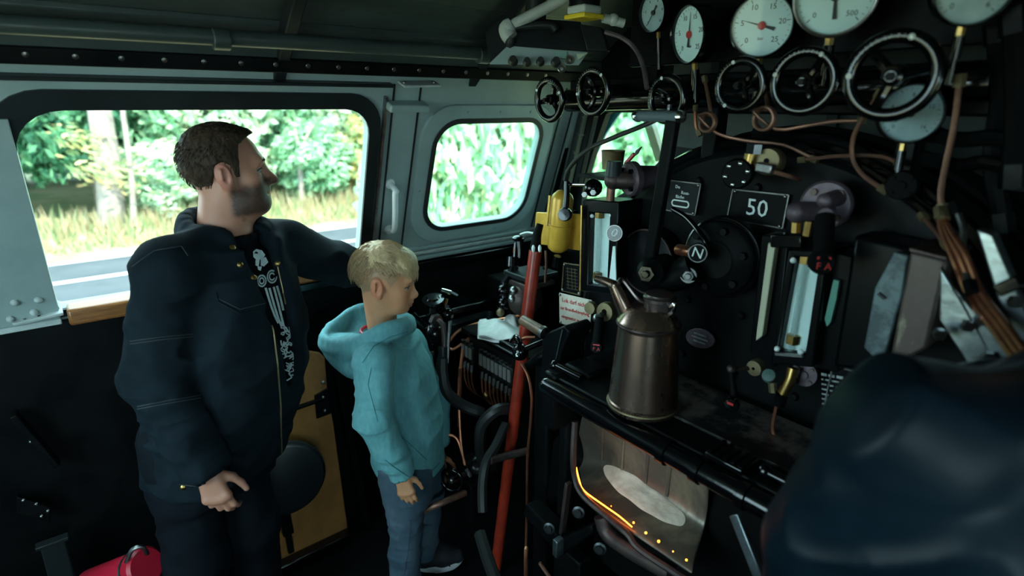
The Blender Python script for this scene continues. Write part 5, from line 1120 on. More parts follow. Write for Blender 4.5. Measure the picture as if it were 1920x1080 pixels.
se = thing('folding_seat', oY(545, 985, 1.9), 'round black folding seat hinged up against the wooden half door', 'seat')
c = oY(536, 898, 1.93); n = V((-.12, -1, .10)).normalized(); a, bq, d = frame(n, UZ)
b = MB(); b.lathe([(0, .030), (.10, .028), (.130, .020), (.140, .004), (.140, -.014), (.128, -.024), (0, -.026)], c, n, 48); obj('cushion', b, mat('black_leather', (.010, .013, .015), .34, bump=.12, bscale=220), se)
b = MB(); b.torus(c + n * -.006, n, .1405, .004, 48, 8); obj('piping', b, M['gasket'], se)
b = MB(); b.bar(oY(538, 985, 1.97), oY(546, 1035, 1.97), .022, .02, (0, 1, 0)); b.bar(oY(520, 900, 1.99), oY(540, 1000, 1.99), .04, .03, (0, 1, 0)); obj('support_arm', b, M['black'], se, bevel=.003)
# studs and brackets on the black lower wall at the left
wb = thing('wall_bracket', oY(60, 830, 2.04), 'black bracket with small studs on the dark wall behind the man', 'bracket')
b = MB(); b.bar(oY(24, 775, 2.045), oY(108, 870, 2.045), .016, .05, (0, 1, 0)); obj('strap', b, M['black'], wb, bevel=.003)
for px, py in ((28, 784), (58, 828), (75, 842), (92, 856), (98, 866)): bb = MB(); bb.sphere(oY(px, py, 2.032), .006, 8, 5); obj('stud', bb, M['steel'], wb)
wb = thing('wall_bracket', oY(60, 940, 2.04), 'lower black bracket with studs on the dark wall near the red canister', 'bracket')
b = MB(); b.prism([oY(x, y, 2.05) for x, y in ((32, 925), (94, 945), (94, 975), (32, 955))], V((0, -.02, 0))); obj('strap', b, M['black'], wb, bevel=.003)
for px, py in ((44, 938), (68, 945), (78, 968), (90, 958)): bb = MB(); bb.sphere(oY(px, py, 2.026), .006, 8, 5); obj('stud', bb, M['steel'], wb)
b = MB(); b.bar(V((oY(98, 1030, 1.98).x, 1.98, .0)), oY(98, 1016, 1.98), .06, .02, (0, 1, 0)); o = obj('grey_post', b, M['grey_dark'], bevel=.004); tag(o, 'short grey post at the bottom left corner of the floor', 'post')
obj('post_cap', MB().box(oY(98, 1016, 1.98), (.08, .03, .012)), M['grey_dark'], o, bevel=.003)
rc = thing('red_canister', at(225, 1075, 1.62), 'red plastic canister with a dark ring and clip on the floor behind the man', 'canister')
q0, q1 = at(168, 1100, 1.72), at(276, 1060, 1.62)
ax = (q1 - q0).normalized(); Lc = (q1 - q0).length
b = MB(); b.lathe([(0, 0), (.042, .002), (.049, .012), (.050, Lc - .05), (.047, Lc - .04), (.053, Lc - .035), (.053, Lc - .008), (.046, Lc), (0, Lc)], q0, ax, 32); obj('body', b, M['red_plastic'], rc)
b = MB(); b.torus(q0 + ax * (Lc - .045), ax, .050, .004, 32, 8); obj('dark_ring', b, M['gasket'], rc)
b = MB(); p = at(258, 1034, 1.6); b.tube([p + V((-.03, 0, -.02)), p + V((-.01, 0, .012)), p + V((.012, 0, .008)), p + V((.02, 0, -.02))], .006, 8, 4); obj('bail', b, M['steel'], rc)
for s_ in (.2, .8): bb = MB(); pq = q0.lerp(q1, s_); bb.box((pq.x, pq.y, (pq.z - .05) / 2), (.04, .06, pq.z - .05)); obj('cradle', bb, M['black'], rc)

# ================================================================== CEILING: switch box, lamp, conduit
sw = thing('switch_box', oW(1010, 70, .35), 'grey sloping switch box with black knobs under the roof', 'switch box')
T = 1.62
def aT(x, y, dt=0): return at(x, y, T + dt)
b = MB(); top = [aT(952, 88), aT(1102, 100), aT(1085, 123), aT(918, 121)]
f0 = MB().prism([p + V((.001, .002, .004)) for p in top], V((.02, .05, .085))); obj('case', f0, M['grey_dark'], sw, bevel=.003)
obj('lit_underside', MB().prism(top, V((.001, .002, .004))), M['grey'], sw, bevel=.001)  # added plate, paler than the case, paints in the lit underside
cc = sum(top, V((0, 0, 0))) / 4; nn = (top[1] - top[0]).cross(top[3] - top[0]).normalized()
if nn.dot(EYEP - cc) < 0: nn = -nn
for k, (px, py, r_) in enumerate(((962, 116, .014), (988, 118, .012), (1013, 117, .012), (1042, 118, .014))):
    bb = MB(); bb.lathe([(0, .022), (r_ * .7, .022), (r_ * .85, .006), (r_, .003), (r_, 0)], aT(px, py, -.002), nn, 16); obj('knob', bb, M['gasket'], sw)
for k, (px, py) in enumerate(((1068, 112), (1054, 128))):
    bb = MB(); bb.torus(aT(px, py, -.004), nn, .010, .003, 20, 6); bb.lathe([(0, .006), (.007, .004), (.008, 0)], aT(px, py, -.002), nn, 12); obj('push_button', bb, M['steel'], sw)
b = MB(); b.box(aT(1052, 103, -.004), (.03, .02, .004), ((top[1] - top[0]).normalized(), nn.cross((top[1] - top[0]).normalized()), nn)); obj('indicator', b, mat('pale_green_cap', (.20, .34, .30), .4), sw)
b = MB(); b.prism([aT(1080, 102, -.006), aT(1102, 100, -.006), aT(1084, 113, -.006)], nn * .003); obj('corner_plate', b, mat('sage_plate', (.40, .48, .36), .5), sw)
b = MB(); b.cyl(cc + V((.03, .06, .08)), cc + V((.03, .06, .26)), .03, n=12); obj('hanger', b, M['grey_dark'], sw)
lm = thing('cab_lamp', at(1095, 25, 1.55), 'square cab lamp with a yellow rim and clear cover under the roof', 'lamp')
T = 1.52
p0 = aT(1095, 32); e1_ = (aT(1125, 36) - aT(1096, 27)).normalized(); 
ex, ey, ez_ = V((.80, -.6, 0)), V((.6, .8, 0)), V((0, 0, 1))
b = MB(); b.box(p0, (.075, .075, .012), (V((1, 0, 0)), V((0, 1, 0)), ez_)); obj('yellow_rim', b, mat('lamp_yellow', (.75, .56, .03), .35), lm, bevel=.003)
b = MB(); b.box(p0 + V((0, 0, .016)), (.066, .066, .022)); obj('clear_cover', b, mat('milky_cover', (.45, .50, .48), .25), lm, bevel=.006)
b = MB(); b.lathe([(.04, 0), (.042, .03), (.03, .05), (.03, .30)], p0 + V((0, 0, .025)), (0, 0, 1), 24); obj('lamp_stem', b, M['black'], lm)
b = MB(); b.cyl(p0 + V((.05, -.02, .0)), p0 + V((.10, -.05, -.012)), .012, n=10); b.sphere(p0 + V((.075, -.035, -.004)), .016, 10, 7); obj('cable_gland', b, M['grey_light'], lm)
b = MB(); b.prism([aT(1087, 45, .06), aT(1128, 52, .06), aT(1140, 96, .06), aT(1100, 94, .06)], V((.02, .01, .0))); obj('bracket_plate', b, M['grey_dark'], lm, bevel=.003)
pipe('purple-grey cable from the cab lamp down to the manifold', [aT(1135, 60), aT(1165, 70, -.02), aT(1190, 90, -.04), aT(1206, 125, -.06), aT(1213, 165, -.1)], .006, 'lilac_rust', name='cable', cat='cable', fit=False)
cn = thing('conduit_elbow', at(955, 55, 1.6), 'pale grey conduit with a round elbow rising from the switch box', 'pipe')
T = 1.62
b = MB(); b.tube([aT(956, 50), aT(1010, 22, -.02), aT(1090, -18, -.06)], .0155, 14, 4); obj('tube', b, M['grey_light'], cn)
b = MB(); b.tube([aT(958, 49), aT(950, 53), aT(952, 64), aT(958, 72)], .022, 14, 5); b.sphere(aT(952, 55), .024, 14, 9); obj('elbow', b, M['grey_light'], cn)
b = MB(); b.tube([aT(966, 52), aT(1000, 48), aT(1034, 48), aT(1044, 58)], .012, 10, 5); obj('branch', b, M['grey_dark'], cn)
b = MB(); b.tube([aT(958, 70), aT(956, 85, .01), aT(958, 95, .03)], .016, 10, 3); obj('drop', b, M['grey_dark'], cn)
# ================================================================== PEOPLE: one smooth surface per body, clothes as their own shells
def atd(x, y, d):                                    # point on a sight line at horizontal distance d from the eye
    r = ray(x, y); v = (540 - y) / F; return EYEP + r * (d / (CP + v * SP))
A3 = lambda p: np.array(p, dtype=np.float32)
class SD:
    def __init__(s): s.ops = []
    def _p(s, fn, k, sub, lo, hi): s.ops.append((fn, k, sub, np.array(lo), np.array(hi))); return s
    def cap(s, a, b, ra, rb=None, k=.02, sub=False, off=0.0):
        rb = ra if rb is None else rb; a, b = A3(a), A3(b); ra += off; rb += off; d = b - a; q = max(float(d @ d), 1e-9)
        def fn(p):
            t = np.clip(((p - a) @ d) / q, 0, 1); return np.linalg.norm(p - a - t[:, None] * d, axis=1) - (ra + (rb - ra) * t)
        m = max(ra, rb); return s._p(fn, k, sub, np.minimum(a, b) - m, np.maximum(a, b) + m)
    def ell(s, c, r, ax=None, k=.02, sub=False, off=0.0):
        c = A3(c); r = A3(r) + off; R = np.array([list(a) for a in ax], dtype=np.float32) if ax is not None else np.eye(3, dtype=np.float32); m = float(r.min())
        def fn(p):
            q = (p - c) @ R.T; k0 = np.linalg.norm(q / r, axis=1); k1 = np.linalg.norm(q / (r * r), axis=1); return np.where(k0 < 1e-4, -m, k0 * (k0 - 1) / np.maximum(k1, 1e-6))
        mm = float(r.max()); return s._p(fn, k, sub, c - mm, c + mm)
    def loft(s, st, side, k=.03, off=0.0, sub=False):
        """elliptical trunk: st = [(centre, half width along side, half depth)], runs along z"""
        C = np.array([list(x[0]) for x in st], dtype=np.float32); w = np.array([x[1] for x in st], dtype=np.float32) + off; dp = np.array([x[2] for x in st], dtype=np.float32) + off
        o = np.argsort(C[:, 2]); C, w, dp = C[o], w[o], dp[o]; sx = A3(side); sx[2] = 0; sx /= np.linalg.norm(sx); fx = np.array([sx[1], -sx[0], 0], dtype=np.float32)
        zz = np.linspace(C[0, 2], C[-1, 2], 60); 
        def sm(v):
            y = np.interp(zz, C[:, 2], v); kk = np.hanning(13); kk /= kk.sum(); return np.convolve(np.pad(y, 6, mode='edge'), kk, 'valid')
        cx, cy, w_, d_ = sm(C[:, 0]), sm(C[:, 1]), sm(w), sm(dp); z0, z1 = float(zz[0] - off), float(zz[-1] + off)
        def fn(p):
            z = p[:, 2]; X = p[:, 0] - np.interp(z, zz, cx); Y = p[:, 1] - np.interp(z, zz, cy); a = np.interp(z, zz, w_); b = np.interp(z, zz, d_)
            u = X * sx[0] + Y * sx[1]; v = X * fx[0] + Y * fx[1]
            q = ((np.abs(u) / a) ** 2.4 + (np.abs(v) / b) ** 2.4) ** (1 / 2.4); d = (q - 1) * np.minimum(a, b)
            e = np.maximum(z0 - z, z - z1); return np.where(e > 0, np.sqrt(np.maximum(d, 0) ** 2 + e ** 2), np.maximum(d, e))
        m = max(w.max(), dp.max()); return s._p(fn, k, sub, C.min(0) - m, C.max(0) + m)
    def fn(s, f, k, lo, hi, sub=False): return s._p(f, k, sub, A3(lo), A3(hi))
    def clone(s): n = SD(); n.ops = list(s.ops); return n
    def ev(s, p):
        d = np.full(len(p), 9.0, dtype=np.float32)
        for f, k, sub, lo, hi in s.ops:
            m = np.all((p > lo - k - .03) & (p < hi + k + .03), axis=1)
            if not m.any(): continue
            e = f(p[m]).astype(np.float32); c = d[m]
            if sub:
                h = np.clip(.5 - .5 * (c + e) / k, 0, 1); d[m] = c * (1 - h) - e * h + k * h * (1 - h)
            else:
                h = np.clip(.5 + .5 * (c - e) / k, 0, 1); d[m] = c * (1 - h) + e * h - k * h * (1 - h)
        return d
    def mesh(s, h, lo=None, hi=None):
        los = np.min([o[3] for o in s.ops if not o[2]], 0) - .03; his = np.max([o[4] for o in s.ops if not o[2]], 0) + .03
        if lo is not None: los = np.maximum(los, lo)
        if hi is not None: his = np.minimum(his, hi)
        q = 4; n = np.ceil((his - los) / (h * q)).astype(int) + 1
        ax = [los[i] + h * q * np.arange(n[i]) for i in range(3)]
        P = np.stack(np.meshgrid(*ax, indexing='ij'), -1).reshape(-1, 3).astype(np.float32) + h * q / 2
        cd = s.ev(P).reshape(n); act = np.abs(cd) < h * q * 1.5 + .012
        N = n * q; G = np.repeat(np.repeat(np.repeat(np.sign(cd) * 1.0, q, 0), q, 1), q, 2).astype(np.float32)
        am = np.repeat(np.repeat(np.repeat(act, q, 0), q, 1), q, 2); ii = np.argwhere(am)
        for c in range(0, len(ii), 400000):
            j = ii[c:c + 400000]; G[j[:, 0], j[:, 1], j[:, 2]] = s.ev((los + j * h).astype(np.float32))
        for a_ in (0, -1):
            G[a_] = np.maximum(G[a_], .001); G[:, a_] = np.maximum(G[:, a_], .001); G[:, :, a_] = np.maximum(G[:, :, a_], .001)
        I = G < 0; v, f = nets(G, I); return los + v * h, f
def nets(G, I):
    c = [I[i:I.shape[0] - 1 + i, j:I.shape[1] - 1 + j, k:I.shape[2] - 1 + k] for i in (0, 1) for j in (0, 1) for k in (0, 1)]
    sm = sum(x.astype(np.int8) for x in c); cell = np.argwhere((sm > 0) & (sm < 8)); idx = -np.ones(sm.shape, dtype=np.int64); idx[tuple(cell.T)] = np.arange(len(cell))
    acc = np.zeros((len(cell), 3)); cnt = np.zeros(len(cell)); off = [(i, j, k) for i in (0, 1) for j in (0, 1) for k in (0, 1)]
    val = [G[cell[:, 0] + o[0], cell[:, 1] + o[1], cell[:, 2] + o[2]] for o in off]
    for a in range(8):
        for b in range(a + 1, 8):
            if sum(abs(x - y) for x, y in zip(off[a], off[b])) != 1: continue
            m = (val[a] < 0) != (val[b] < 0); t = val[a][m] / (val[a][m] - val[b][m]); acc[m] += np.array(off[a]) + t[:, None] * (np.array(off[b]) - np.array(off[a])); cnt[m] += 1
    v = cell + acc / cnt[:, None]; fs = []
    for d in range(3):
        e, g = [(1, 2), (2, 0), (0, 1)][d]
        s0 = [slice(None)] * 3; s1 = [slice(None)] * 3; s0[d] = slice(0, -1); s1[d] = slice(1, None)
        ch = I[tuple(s0)] != I[tuple(s1)]; q = np.argwhere(ch); ok = (q[:, e] > 0) & (q[:, g] > 0) & (q[:, e] < sm.shape[e]) & (q[:, g] < sm.shape[g]); q = q[ok]
        def at_(de, dg): r = q.copy(); r[:, e] -= de; r[:, g] -= dg; return idx[tuple(r.T)]
        quad = np.stack([at_(1, 1), at_(0, 1), at_(0, 0), at_(1, 0)], 1); fl = ~I[tuple(q.T)]; quad[fl] = quad[fl][:, ::-1]; fs.append(quad)
    f = np.concatenate(fs); return v, f[(f >= 0).all(1)]
def vnoise(p, seed=0):
    i = np.floor(p).astype(np.int64); f = p - i; f = f * f * (3 - 2 * f)
    def hsh(a): n = a[:, 0] * 374761393 + a[:, 1] * 668265263 + a[:, 2] * 2147483647 + seed * 1013; n = (n ^ (n >> 13)) * 1274126177; return ((n ^ (n >> 16)) & 0xffff) / 65535.0
    o = 0
    for a in (0, 1):
        for b in (0, 1):
            for c in (0, 1):
                w = (f[:, 0] if a else 1 - f[:, 0]) * (f[:, 1] if b else 1 - f[:, 1]) * (f[:, 2] if c else 1 - f[:, 2]); o = o + w * hsh(i + np.array([a, b, c]))
    return o
def vnormals(v, f):
    n = np.zeros_like(v); a, b, c, d = (v[f[:, i]] for i in range(4)); fn = np.cross(c - a, d - b)
    for i in range(4): np.add.at(n, f[:, i], fn)
    return n / np.maximum(np.linalg.norm(n, axis=1), 1e-9)[:, None]
def relax(v, f, it):
    e = np.concatenate([f[:, [0, 1]], f[:, [1, 2]], f[:, [2, 3]], f[:, [3, 0]]]); 
    for _ in range(it):
        s = np.zeros_like(v); c = np.zeros(len(v)); np.add.at(s, e[:, 0], v[e[:, 1]]); np.add.at(s, e[:, 1], v[e[:, 0]]); np.add.at(c, e[:, 0], 1); np.add.at(c, e[:, 1], 1)
        v = v * .5 + .5 * s / np.maximum(c, 1)[:, None]
    return v
def folds(v, f, layers, seed=1):
    """cloth folds: ridged noise, stretched along a direction, pushed along the normal; layers = [(scale xyz, amplitude, mask fn or None)]"""
    n = vnormals(v, f); d = np.zeros(len(v))
    for k, (sc, amp, mask) in enumerate(layers):
        w = vnoise(v * 6 + 3.1, seed + 31 + k) * .5; q = v * np.array(sc) + w[:, None]
        r = 1 - np.abs(2 * vnoise(q, seed + k) - 1); r = r * r - .35
        d += amp * r * (mask(v) if mask else 1)
    return v + n * d[:, None]
def sobj(name, v, f, m, parent, colors=None):
    base = wloc(parent) if parent is not None else V((0, 0, 0)); me = bpy.data.meshes.new(name); vv = v - np.array(base)
    me.from_pydata(vv.tolist(), [], f.tolist()); me.update(); me.polygons.foreach_set('use_smooth', [True] * len(me.polygons)); me.materials.append(m)
    if colors is not None:
        a = me.color_attributes.new('tint', 'FLOAT_COLOR', 'POINT'); a.data.foreach_set('color', np.concatenate([colors, np.ones((len(v), 1))], 1).astype('f').ravel())
    o = bpy.data.objects.new(name, me); return link(o, parent)
def bvh_np(v, f): return BVHTree.FromPolygons([tuple(p) for p in v], [tuple(q) for q in f])
def hits(bv, pix, off=.002):
    """where sight lines through these pixels meet a garment: the seams, buttons and print are laid onto the cloth there"""
    out = []
    for x, y in pix:
        r = ray(x, y).normalized(); h = bv.ray_cast(EYEP, r)
        if h[0] is not None:
            n = h[1] if h[1].dot(r) < 0 else -h[1]; out.append((h[0] + n * off, n))
    return out
def seam(name, bv, pix, r, m, parent, sub=6, n=6, off=.001):
    dense = []
    for (x0, y0), (x1, y1) in zip(pix[:-1], pix[1:]):
        for i in range(sub * 2): t = i / (sub * 2); dense.append((x0 + (x1 - x0) * t, y0 + (y1 - y0) * t))
    dense.append(pix[-1]); h = hits(bv, dense, off)
    if len(h) < 3: return None
    b = MB(); b.tube([q[0] for q in h], r, n, 1, smooth=False); return obj(name, b, m, parent)
# ---------- head and hands
class Head:
    def __init__(s, c, fwd, up, sc): s.c = V(c); s.f = V(fwd).normalized(); u = V(up); s.l = u.cross(s.f).normalized(); s.u = s.f.cross(s.l); s.s = sc; s.ax = (s.f, s.l, s.u)
    def p(s, f, l, u): return s.c + (s.f * f + s.l * l + s.u * u) * s.s
    def loc(s, v): q = (v - np.array(s.c)) / s.s; return q @ np.array([list(s.f), list(s.l), list(s.u)]).T
    def ell(s, sd, c, r, k=.02, sub=False, tilt=None):
        ax = s.ax
        if tilt: a, b, d = s.ax; cs, sn = math.cos(tilt), math.sin(tilt); ax = (a * cs + d * sn, b, d * cs - a * sn)
        sd.ell(s.p(*c), tuple(x * s.s for x in r), ax, k * s.s, sub)
    def cap(s, sd, a, b, ra, rb, k=.012, sub=False): sd.cap(s.p(*a), s.p(*b), ra * s.s, rb * s.s, k * s.s, sub)
def add_head(sd, H, child=False, heavy=False):
    H.ell(sd, (-.014, 0, .034), (.100, .077, .086) if not child else (.102, .082, .088), .03)
    H.ell(sd, (.026, 0, -.028), (.062, .060, .082) if not child else (.060, .060, .074), .03)
    for s in (-1, 1):
        H.cap(sd, (.0, .048 * s, -.045), (.048, .026 * s, -.090 if not child else -.080), .022, .018, .03)
        H.ell(sd, (.056, .040 * s, -.022), (.022, .020, .020), .022)
        H.ell(sd, (.060, .030 * s, -.050), (.024, .022, .026), .022)
    H.ell(sd, (.070, 0, -.094 if not child else -.083), (.020, .026, .017), .022)
    if heavy: H.ell(sd, (.030, 0, -.098), (.055, .052, .030), .03); H.ell(sd, (.036, 0, -.080), (.054, .060, .034), .03)
    H.cap(sd, (.078, -.034, .026), (.078, .034, .026), .014 if not child else .011, .014 if not child else .011, .02)
    for s in (-1, 1): H.ell(sd, (.094, .033 * s, .006), (.017, .017, .011), .014, True)
    for s in (-1, 1):
        H.ell(sd, (.0705, .0325 * s, .0135 if not child else .0118), (.0145, .0175, .0066), .003); H.ell(sd, (.0690, .0325 * s, -.0070), (.0135, .0165, .0052), .003)
    if child: H.cap(sd, (.080, 0, .010), (.098, 0, -.026), .008, .0125, .012); H.ell(sd, (.101, 0, -.028), (.012, .012, .0105), .01)
    else: H.cap(sd, (.083, 0, .014), (.108, 0, -.026), .0095, .0135, .014); H.ell(sd, (.110, 0, -.029), (.014, .013, .0115), .01)
    for s in (-1, 1): H.ell(sd, (.094, .013 * s, -.033), (.012, .0075, .0085), .007)
    H.ell(sd, (.083, 0, -.050), (.016, .024, .014), .014)
    H.ell(sd, (.0905, 0, -.0565), (.0115, .0205, .0058), .006); H.ell(sd, (.0885, 0, -.0675), (.0110, .0180, .0066), .006)
    H.cap(sd, (.101, -.012, -.0622), (.101, .012, -.0622), .0022, .0022, .004, True)
    for s in (-1, 1):
        H.cap(sd, (.100, .012 * s, -.0622), (.086, .027 * s, -.0632), .0022, .0018, .004, True)
        # ear: rim, lobe, bowl
        y = (.080 if not child else .085) * s
        H.ell(sd, (-.012, y, -.004), (.021, .0085, .034), .008, tilt=.22); H.ell(sd, (-.002, y - .004 * s, -.031), (.011, .0065, .012), .008)
        H.ell(sd, (-.006, y + .0085 * s, -.001), (.0140, .0095, .0225), .003, True, tilt=.22); H.ell(sd, (.004, y + .002 * s, -.010), (.006, .006, .010), .006)
        H.cap(sd, (-.016, y + .008 * s, .012), (-.014, y + .008 * s, -.012), .0035, .003, .004)
def head_extras(H, parent, iris, brow_m, child=False):
    for s in (-1, 1):
        c = H.p(.0705, .0325 * s, .0025); b = MB(); b.sphere(c, .0125 * H.s, 18, 12, (H.l, H.u, H.f)); e = obj('eye', b, M['eye_white'], parent)
        b = MB(); g = (H.f * .97 + H.l * (.05 * s) - H.u * (.10 if child else 0)).normalized(); b.lathe([(0, .0129), (.0056, .0117), (.0068, .0108)], c, g, 18)
        b.v = [tuple(c + (V(p) - c) * H.s) for p in b.v]; obj('iris', b, M[iris], e)
        pts = [H.p(.0945 - .0016 * abs(t - 1), (.013 + .0135 * t) * s, .026 + .007 * math.sin(.9 * t) - .0016 * t) for t in (0, .6, 1.2, 1.8, 2.4)] if not child else [H.p(.0905 - .003 * t, (.013 + .0135 * t) * s, .024 + .006 * math.sin(.9 * t)) for t in (0, .6, 1.2, 1.8, 2.4)]
        pts[-1] = H.p(.078, .046 * s, .024); b = MB(); b.tube(pts, [.0042 * H.s, .0022 * H.s], 8, 4); obj('eyebrow', b, M[brow_m], parent)
        pts = [H.p(.0785, .0185 * s, .0025), H.p(.0842, .0255 * s, .0062), H.p(.0842, .033 * s, .0070), H.p(.0800, .041 * s, .0055), H.p(.0720, .0475 * s, .0020)]
        b = MB(); b.tube(pts, .0016 * H.s, 6, 4); obj('eyelashes', b, M[brow_m], parent)
def add_hand(sd, W, d, back, thumb, sc=1.0, curl=(18, 32, 28), spread=1.0, thumb_curl=.35, k=.006):
    """W wrist, d towards the knuckles, back = normal of the back of the hand, thumb = side the thumb leaves from"""
    d = V(d).normalized(); t = V(thumb); t = (t - d * t.dot(d)).normalized(); bk = V(back); bk = (bk - d * bk.dot(d) - t * bk.dot(t)).normalized()
    W = V(W); L = [.088, .092, .087, .080]; O = [.028, .0095, -.009, -.026]; FL = [(.040, .025, .019), (.044, .028, .020), (.041, .026, .020), (.031, .020, .017)]; R = [.0092, .0095, .0090, .0080]
    for i in range(4):
        kn = W + (d * L[i] + t * O[i]) * sc; sd.cap(W + (t * O[i] * .55 + d * .01) * sc, kn, .0145 * sc, .0125 * sc, .016 * sc)
        q = kn; a = 0; fd = (d + t * (O[i] * 1.6 * spread)).normalized()
        for j, l in enumerate(FL[i]):
            a += math.radians(curl[j] * (1 + .12 * i)); e = fd * math.cos(a) - bk * math.sin(a); q2 = q + e * l * sc
            sd.cap(q, q2, (R[i] - .0006 * j) * sc, (R[i] - .0006 * (j + 1)) * sc, k * sc if j else .008 * sc); q = q2
        sd.ell(kn + bk * .004 * sc, (.0115 * sc,) * 3, None, .008 * sc)
    b0 = W + (d * .022 + t * .020 - bk * .008) * sc; q = b0; e = (d * .62 + t * .74 - bk * .25).normalized()
    for j, (l, r) in enumerate(((.042, .0145), (.032, .0112), (.025, .0098))):
        q2 = q + e * l * sc; sd.cap(q, q2, r * sc, (r - .001) * sc, .012 * sc if j == 0 else .006 * sc); q = q2; e = (e + d * thumb_curl - t * .12 - bk * .08).normalized()
M['eye_white'] = mat('eye_white', (.36, .34, .32), .25)
M['iris_brown'] = mat('iris_brown', (.035, .02, .012), .15)
M['brow_dark'] = mat('brow_dark', (.035, .022, .014), .7)
M['brow_fair'] = mat('brow_fair', (.075, .045, .025), .7)
def skin_mat(name):
    m = mat(name, (1, 1, 1), .48, attr='tint', bump=.10, bscale=320); p = m.node_tree.nodes['Principled BSDF']
    p.inputs['Subsurface Weight'].default_value = .12; p.inputs['Subsurface Radius'].default_value = (.012, .005, .003); p.inputs['Subsurface Scale'].default_value = .5; return m
M['skin'] = skin_mat('skin')
def mixc(c, col, w): return c * (1 - w[:, None]) + np.array(col)[None] * w[:, None]
def sstep(a, b, x): t = np.clip((x - a) / (b - a), 0, 1); return t * t * (3 - 2 * t)
def skin_tint(v, H, base, lips, beard=None, buzz=None, ear=None, seed=2):
    c = np.tile(np.array(base), (len(v), 1)) * (.93 + .14 * vnoise(v * 40, seed))[:, None]
    q = H.loc(v); f, l, u = q.T; inh = (np.abs(l) < .12) & (u > -.13) & (u < .14) & (np.abs(f) < .14)
    ck = np.exp(-(((f - .07) / .03) ** 2 + ((np.abs(l) - .040) / .02) ** 2 + ((u + .025) / .022) ** 2)); c = mixc(c, (base[0] * 1.0, base[1] * .72, base[2] * .68), np.clip(ck, 0, 1) * .5 * inh)
    nz = np.exp(-(((f - .108) / .02) ** 2 + (l / .016) ** 2 + ((u + .028) / .016) ** 2)); c = mixc(c, (base[0], base[1] * .68, base[2] * .62), np.clip(nz, 0, 1) * .45 * inh)
    if ear is not None: c = mixc(c, ear, (sstep(.074, .086, np.abs(l)) * (np.abs(f + .01) < .034) * (np.abs(u + .004) < .045)) * .7 * inh)
    if beard is not None:
        w = sstep(-.012, -.045, u + .010 * np.sin(l * 60)) * sstep(-.015, .008, f) * (1 - sstep(.02, .0, u + .125)) ; up_ = sstep(.012, .022, f) * sstep(.034, .012, f) * sstep(.035, .0, u)
        w = np.clip(np.maximum(w, up_ * .8), 0, 1); w *= 1 - np.exp(-(((u + .040) / .010) ** 2)) * (f > .085) * .2
        w *= (.62 + .5 * vnoise(v * 260, 9)); c = mixc(c, beard, np.clip(w * 1.25, 0, 1) * .9 * inh)
    if buzz is not None:
        w = sstep(.0, .014, u - np.interp(f, [-.13, -.075, -.035, -.02, .012, .03, .05, .07], [-.070, -.062, -.03, .020, .020, -.005, .03, .055])) * (np.abs(l) < .0865); c = mixc(c, buzz, w * .75 * (.75 + .4 * vnoise(v * 300, 4)) * inh)
    lp = np.exp(-(((u + .062) / .0085) ** 4)) * (f > .088) * (np.abs(l) < .024); c = mixc(c, lips, np.clip(lp, 0, 1) * .8 * inh)
    return np.clip(c, 0, 1)
def hair_region(H, f0, hl, thick, top=None):
    """distance-like field of a hair cap: grown skull cut along a hairline hl = ([f], [u])"""
    def fn(p):
        q = H.loc(p); f, l, u = q.T; r = np.array((.100, .078, .087)) + thick; c = np.array((-.014, 0, .034)); w = (q - c) / r; k0 = np.linalg.norm(w, axis=1); k1 = np.linalg.norm(w / r, axis=1)
        d = k0 * (k0 - 1) / np.maximum(k1, 1e-6)
        if top is not None: d = d - top(f, l, u)
        cut = np.interp(f + .012 * (np.abs(l) < .04) * 0, hl[0], hl[1]) - u; return np.maximum(d, cut * .8) * H.s
    m = .15 * H.s; return fn, np.array(H.c) - m, np.array(H.c) + m
def strands(name, parent, roots, m, seg=5, width=.0012):
    """hair locks: each a thin tapering ribbon that follows its own curve"""
    vs = []; fs = []
    for pts, w in roots:
        P = catmull([V(p) for p in pts], 3); n = len(P); o = len(vs)
        for i, p in enumerate(P):
            d = (P[min(i + 1, n - 1)] - P[max(i - 1, 0)]).normalized(); s = d.cross(ray(700, 450)).normalized(); q = w * (1 - (i / (n - 1)) ** 2 * .9)
            vs += [p - s * q, p + s * q]
        fs += [(o + 2 * i, o + 2 * i + 1, o + 2 * i + 3, o + 2 * i + 2) for i in range(n - 1)]
    o = obj(name, MB().add(vs, fs), m, parent, angle=180); o['kind'] = 'stuff'; return o

# ================================================================== the man at the window
mR, mL = atd(318, 512, 1.35), atd(532, 462, 1.66)          # shoulder joints
mc = (mR + mL) / 2; side = (mL - mR); side.z = 0; side.normalize(); mf_ = V((side.y, -side.x, 0))     # side = his left, mf_ = where the chest faces
if mf_.y > 0: mf_ = -mf_
hd = Head(atd(428, 322, 1.56), (math.cos(D(-13)), math.sin(D(-13)), .02), (0.0, 0, 1), .965)
mt = [(atd(402, 890, 1.5), .165, .135), (atd(408, 840, 1.5), .172, .150), (atd(424, 760, 1.5), .172, .165), (atd(434, 680, 1.5), .172, .160), (atd(436, 600, 1.5), .168, .138), (atd(434, 530, 1.5), .150, .112), (atd(432, 470, 1.52), .095, .082)]
mhip = mt[0][0]
def mz(z, fw=0, sd_=0): return V((mhip.x, mhip.y, z)) + mf_ * fw + side * sd_
nb = atd(424, 440, 1.535)
rE, rW = atd(300, 700, 1.30), atd(380, 868, 1.27); lE, lW = atd(628, 492, 1.83), atd(705, 512, 2.0)
hipR, hipL = mz(.86, 0, -.085), mz(.86, 0, .070); knR, knL = mz(.47, .02, -.11), mz(.47, .03, .07); anR, anL = mz(.09, -.02, -.14), mz(.09, -.01, .08)
bd = SD(); add_head(bd, hd, heavy=True)
bd.cap(hd.p(-.02, 0, -.06), nb, .060, .072, .03); bd.loft(mt, side, .03, off=-.012)
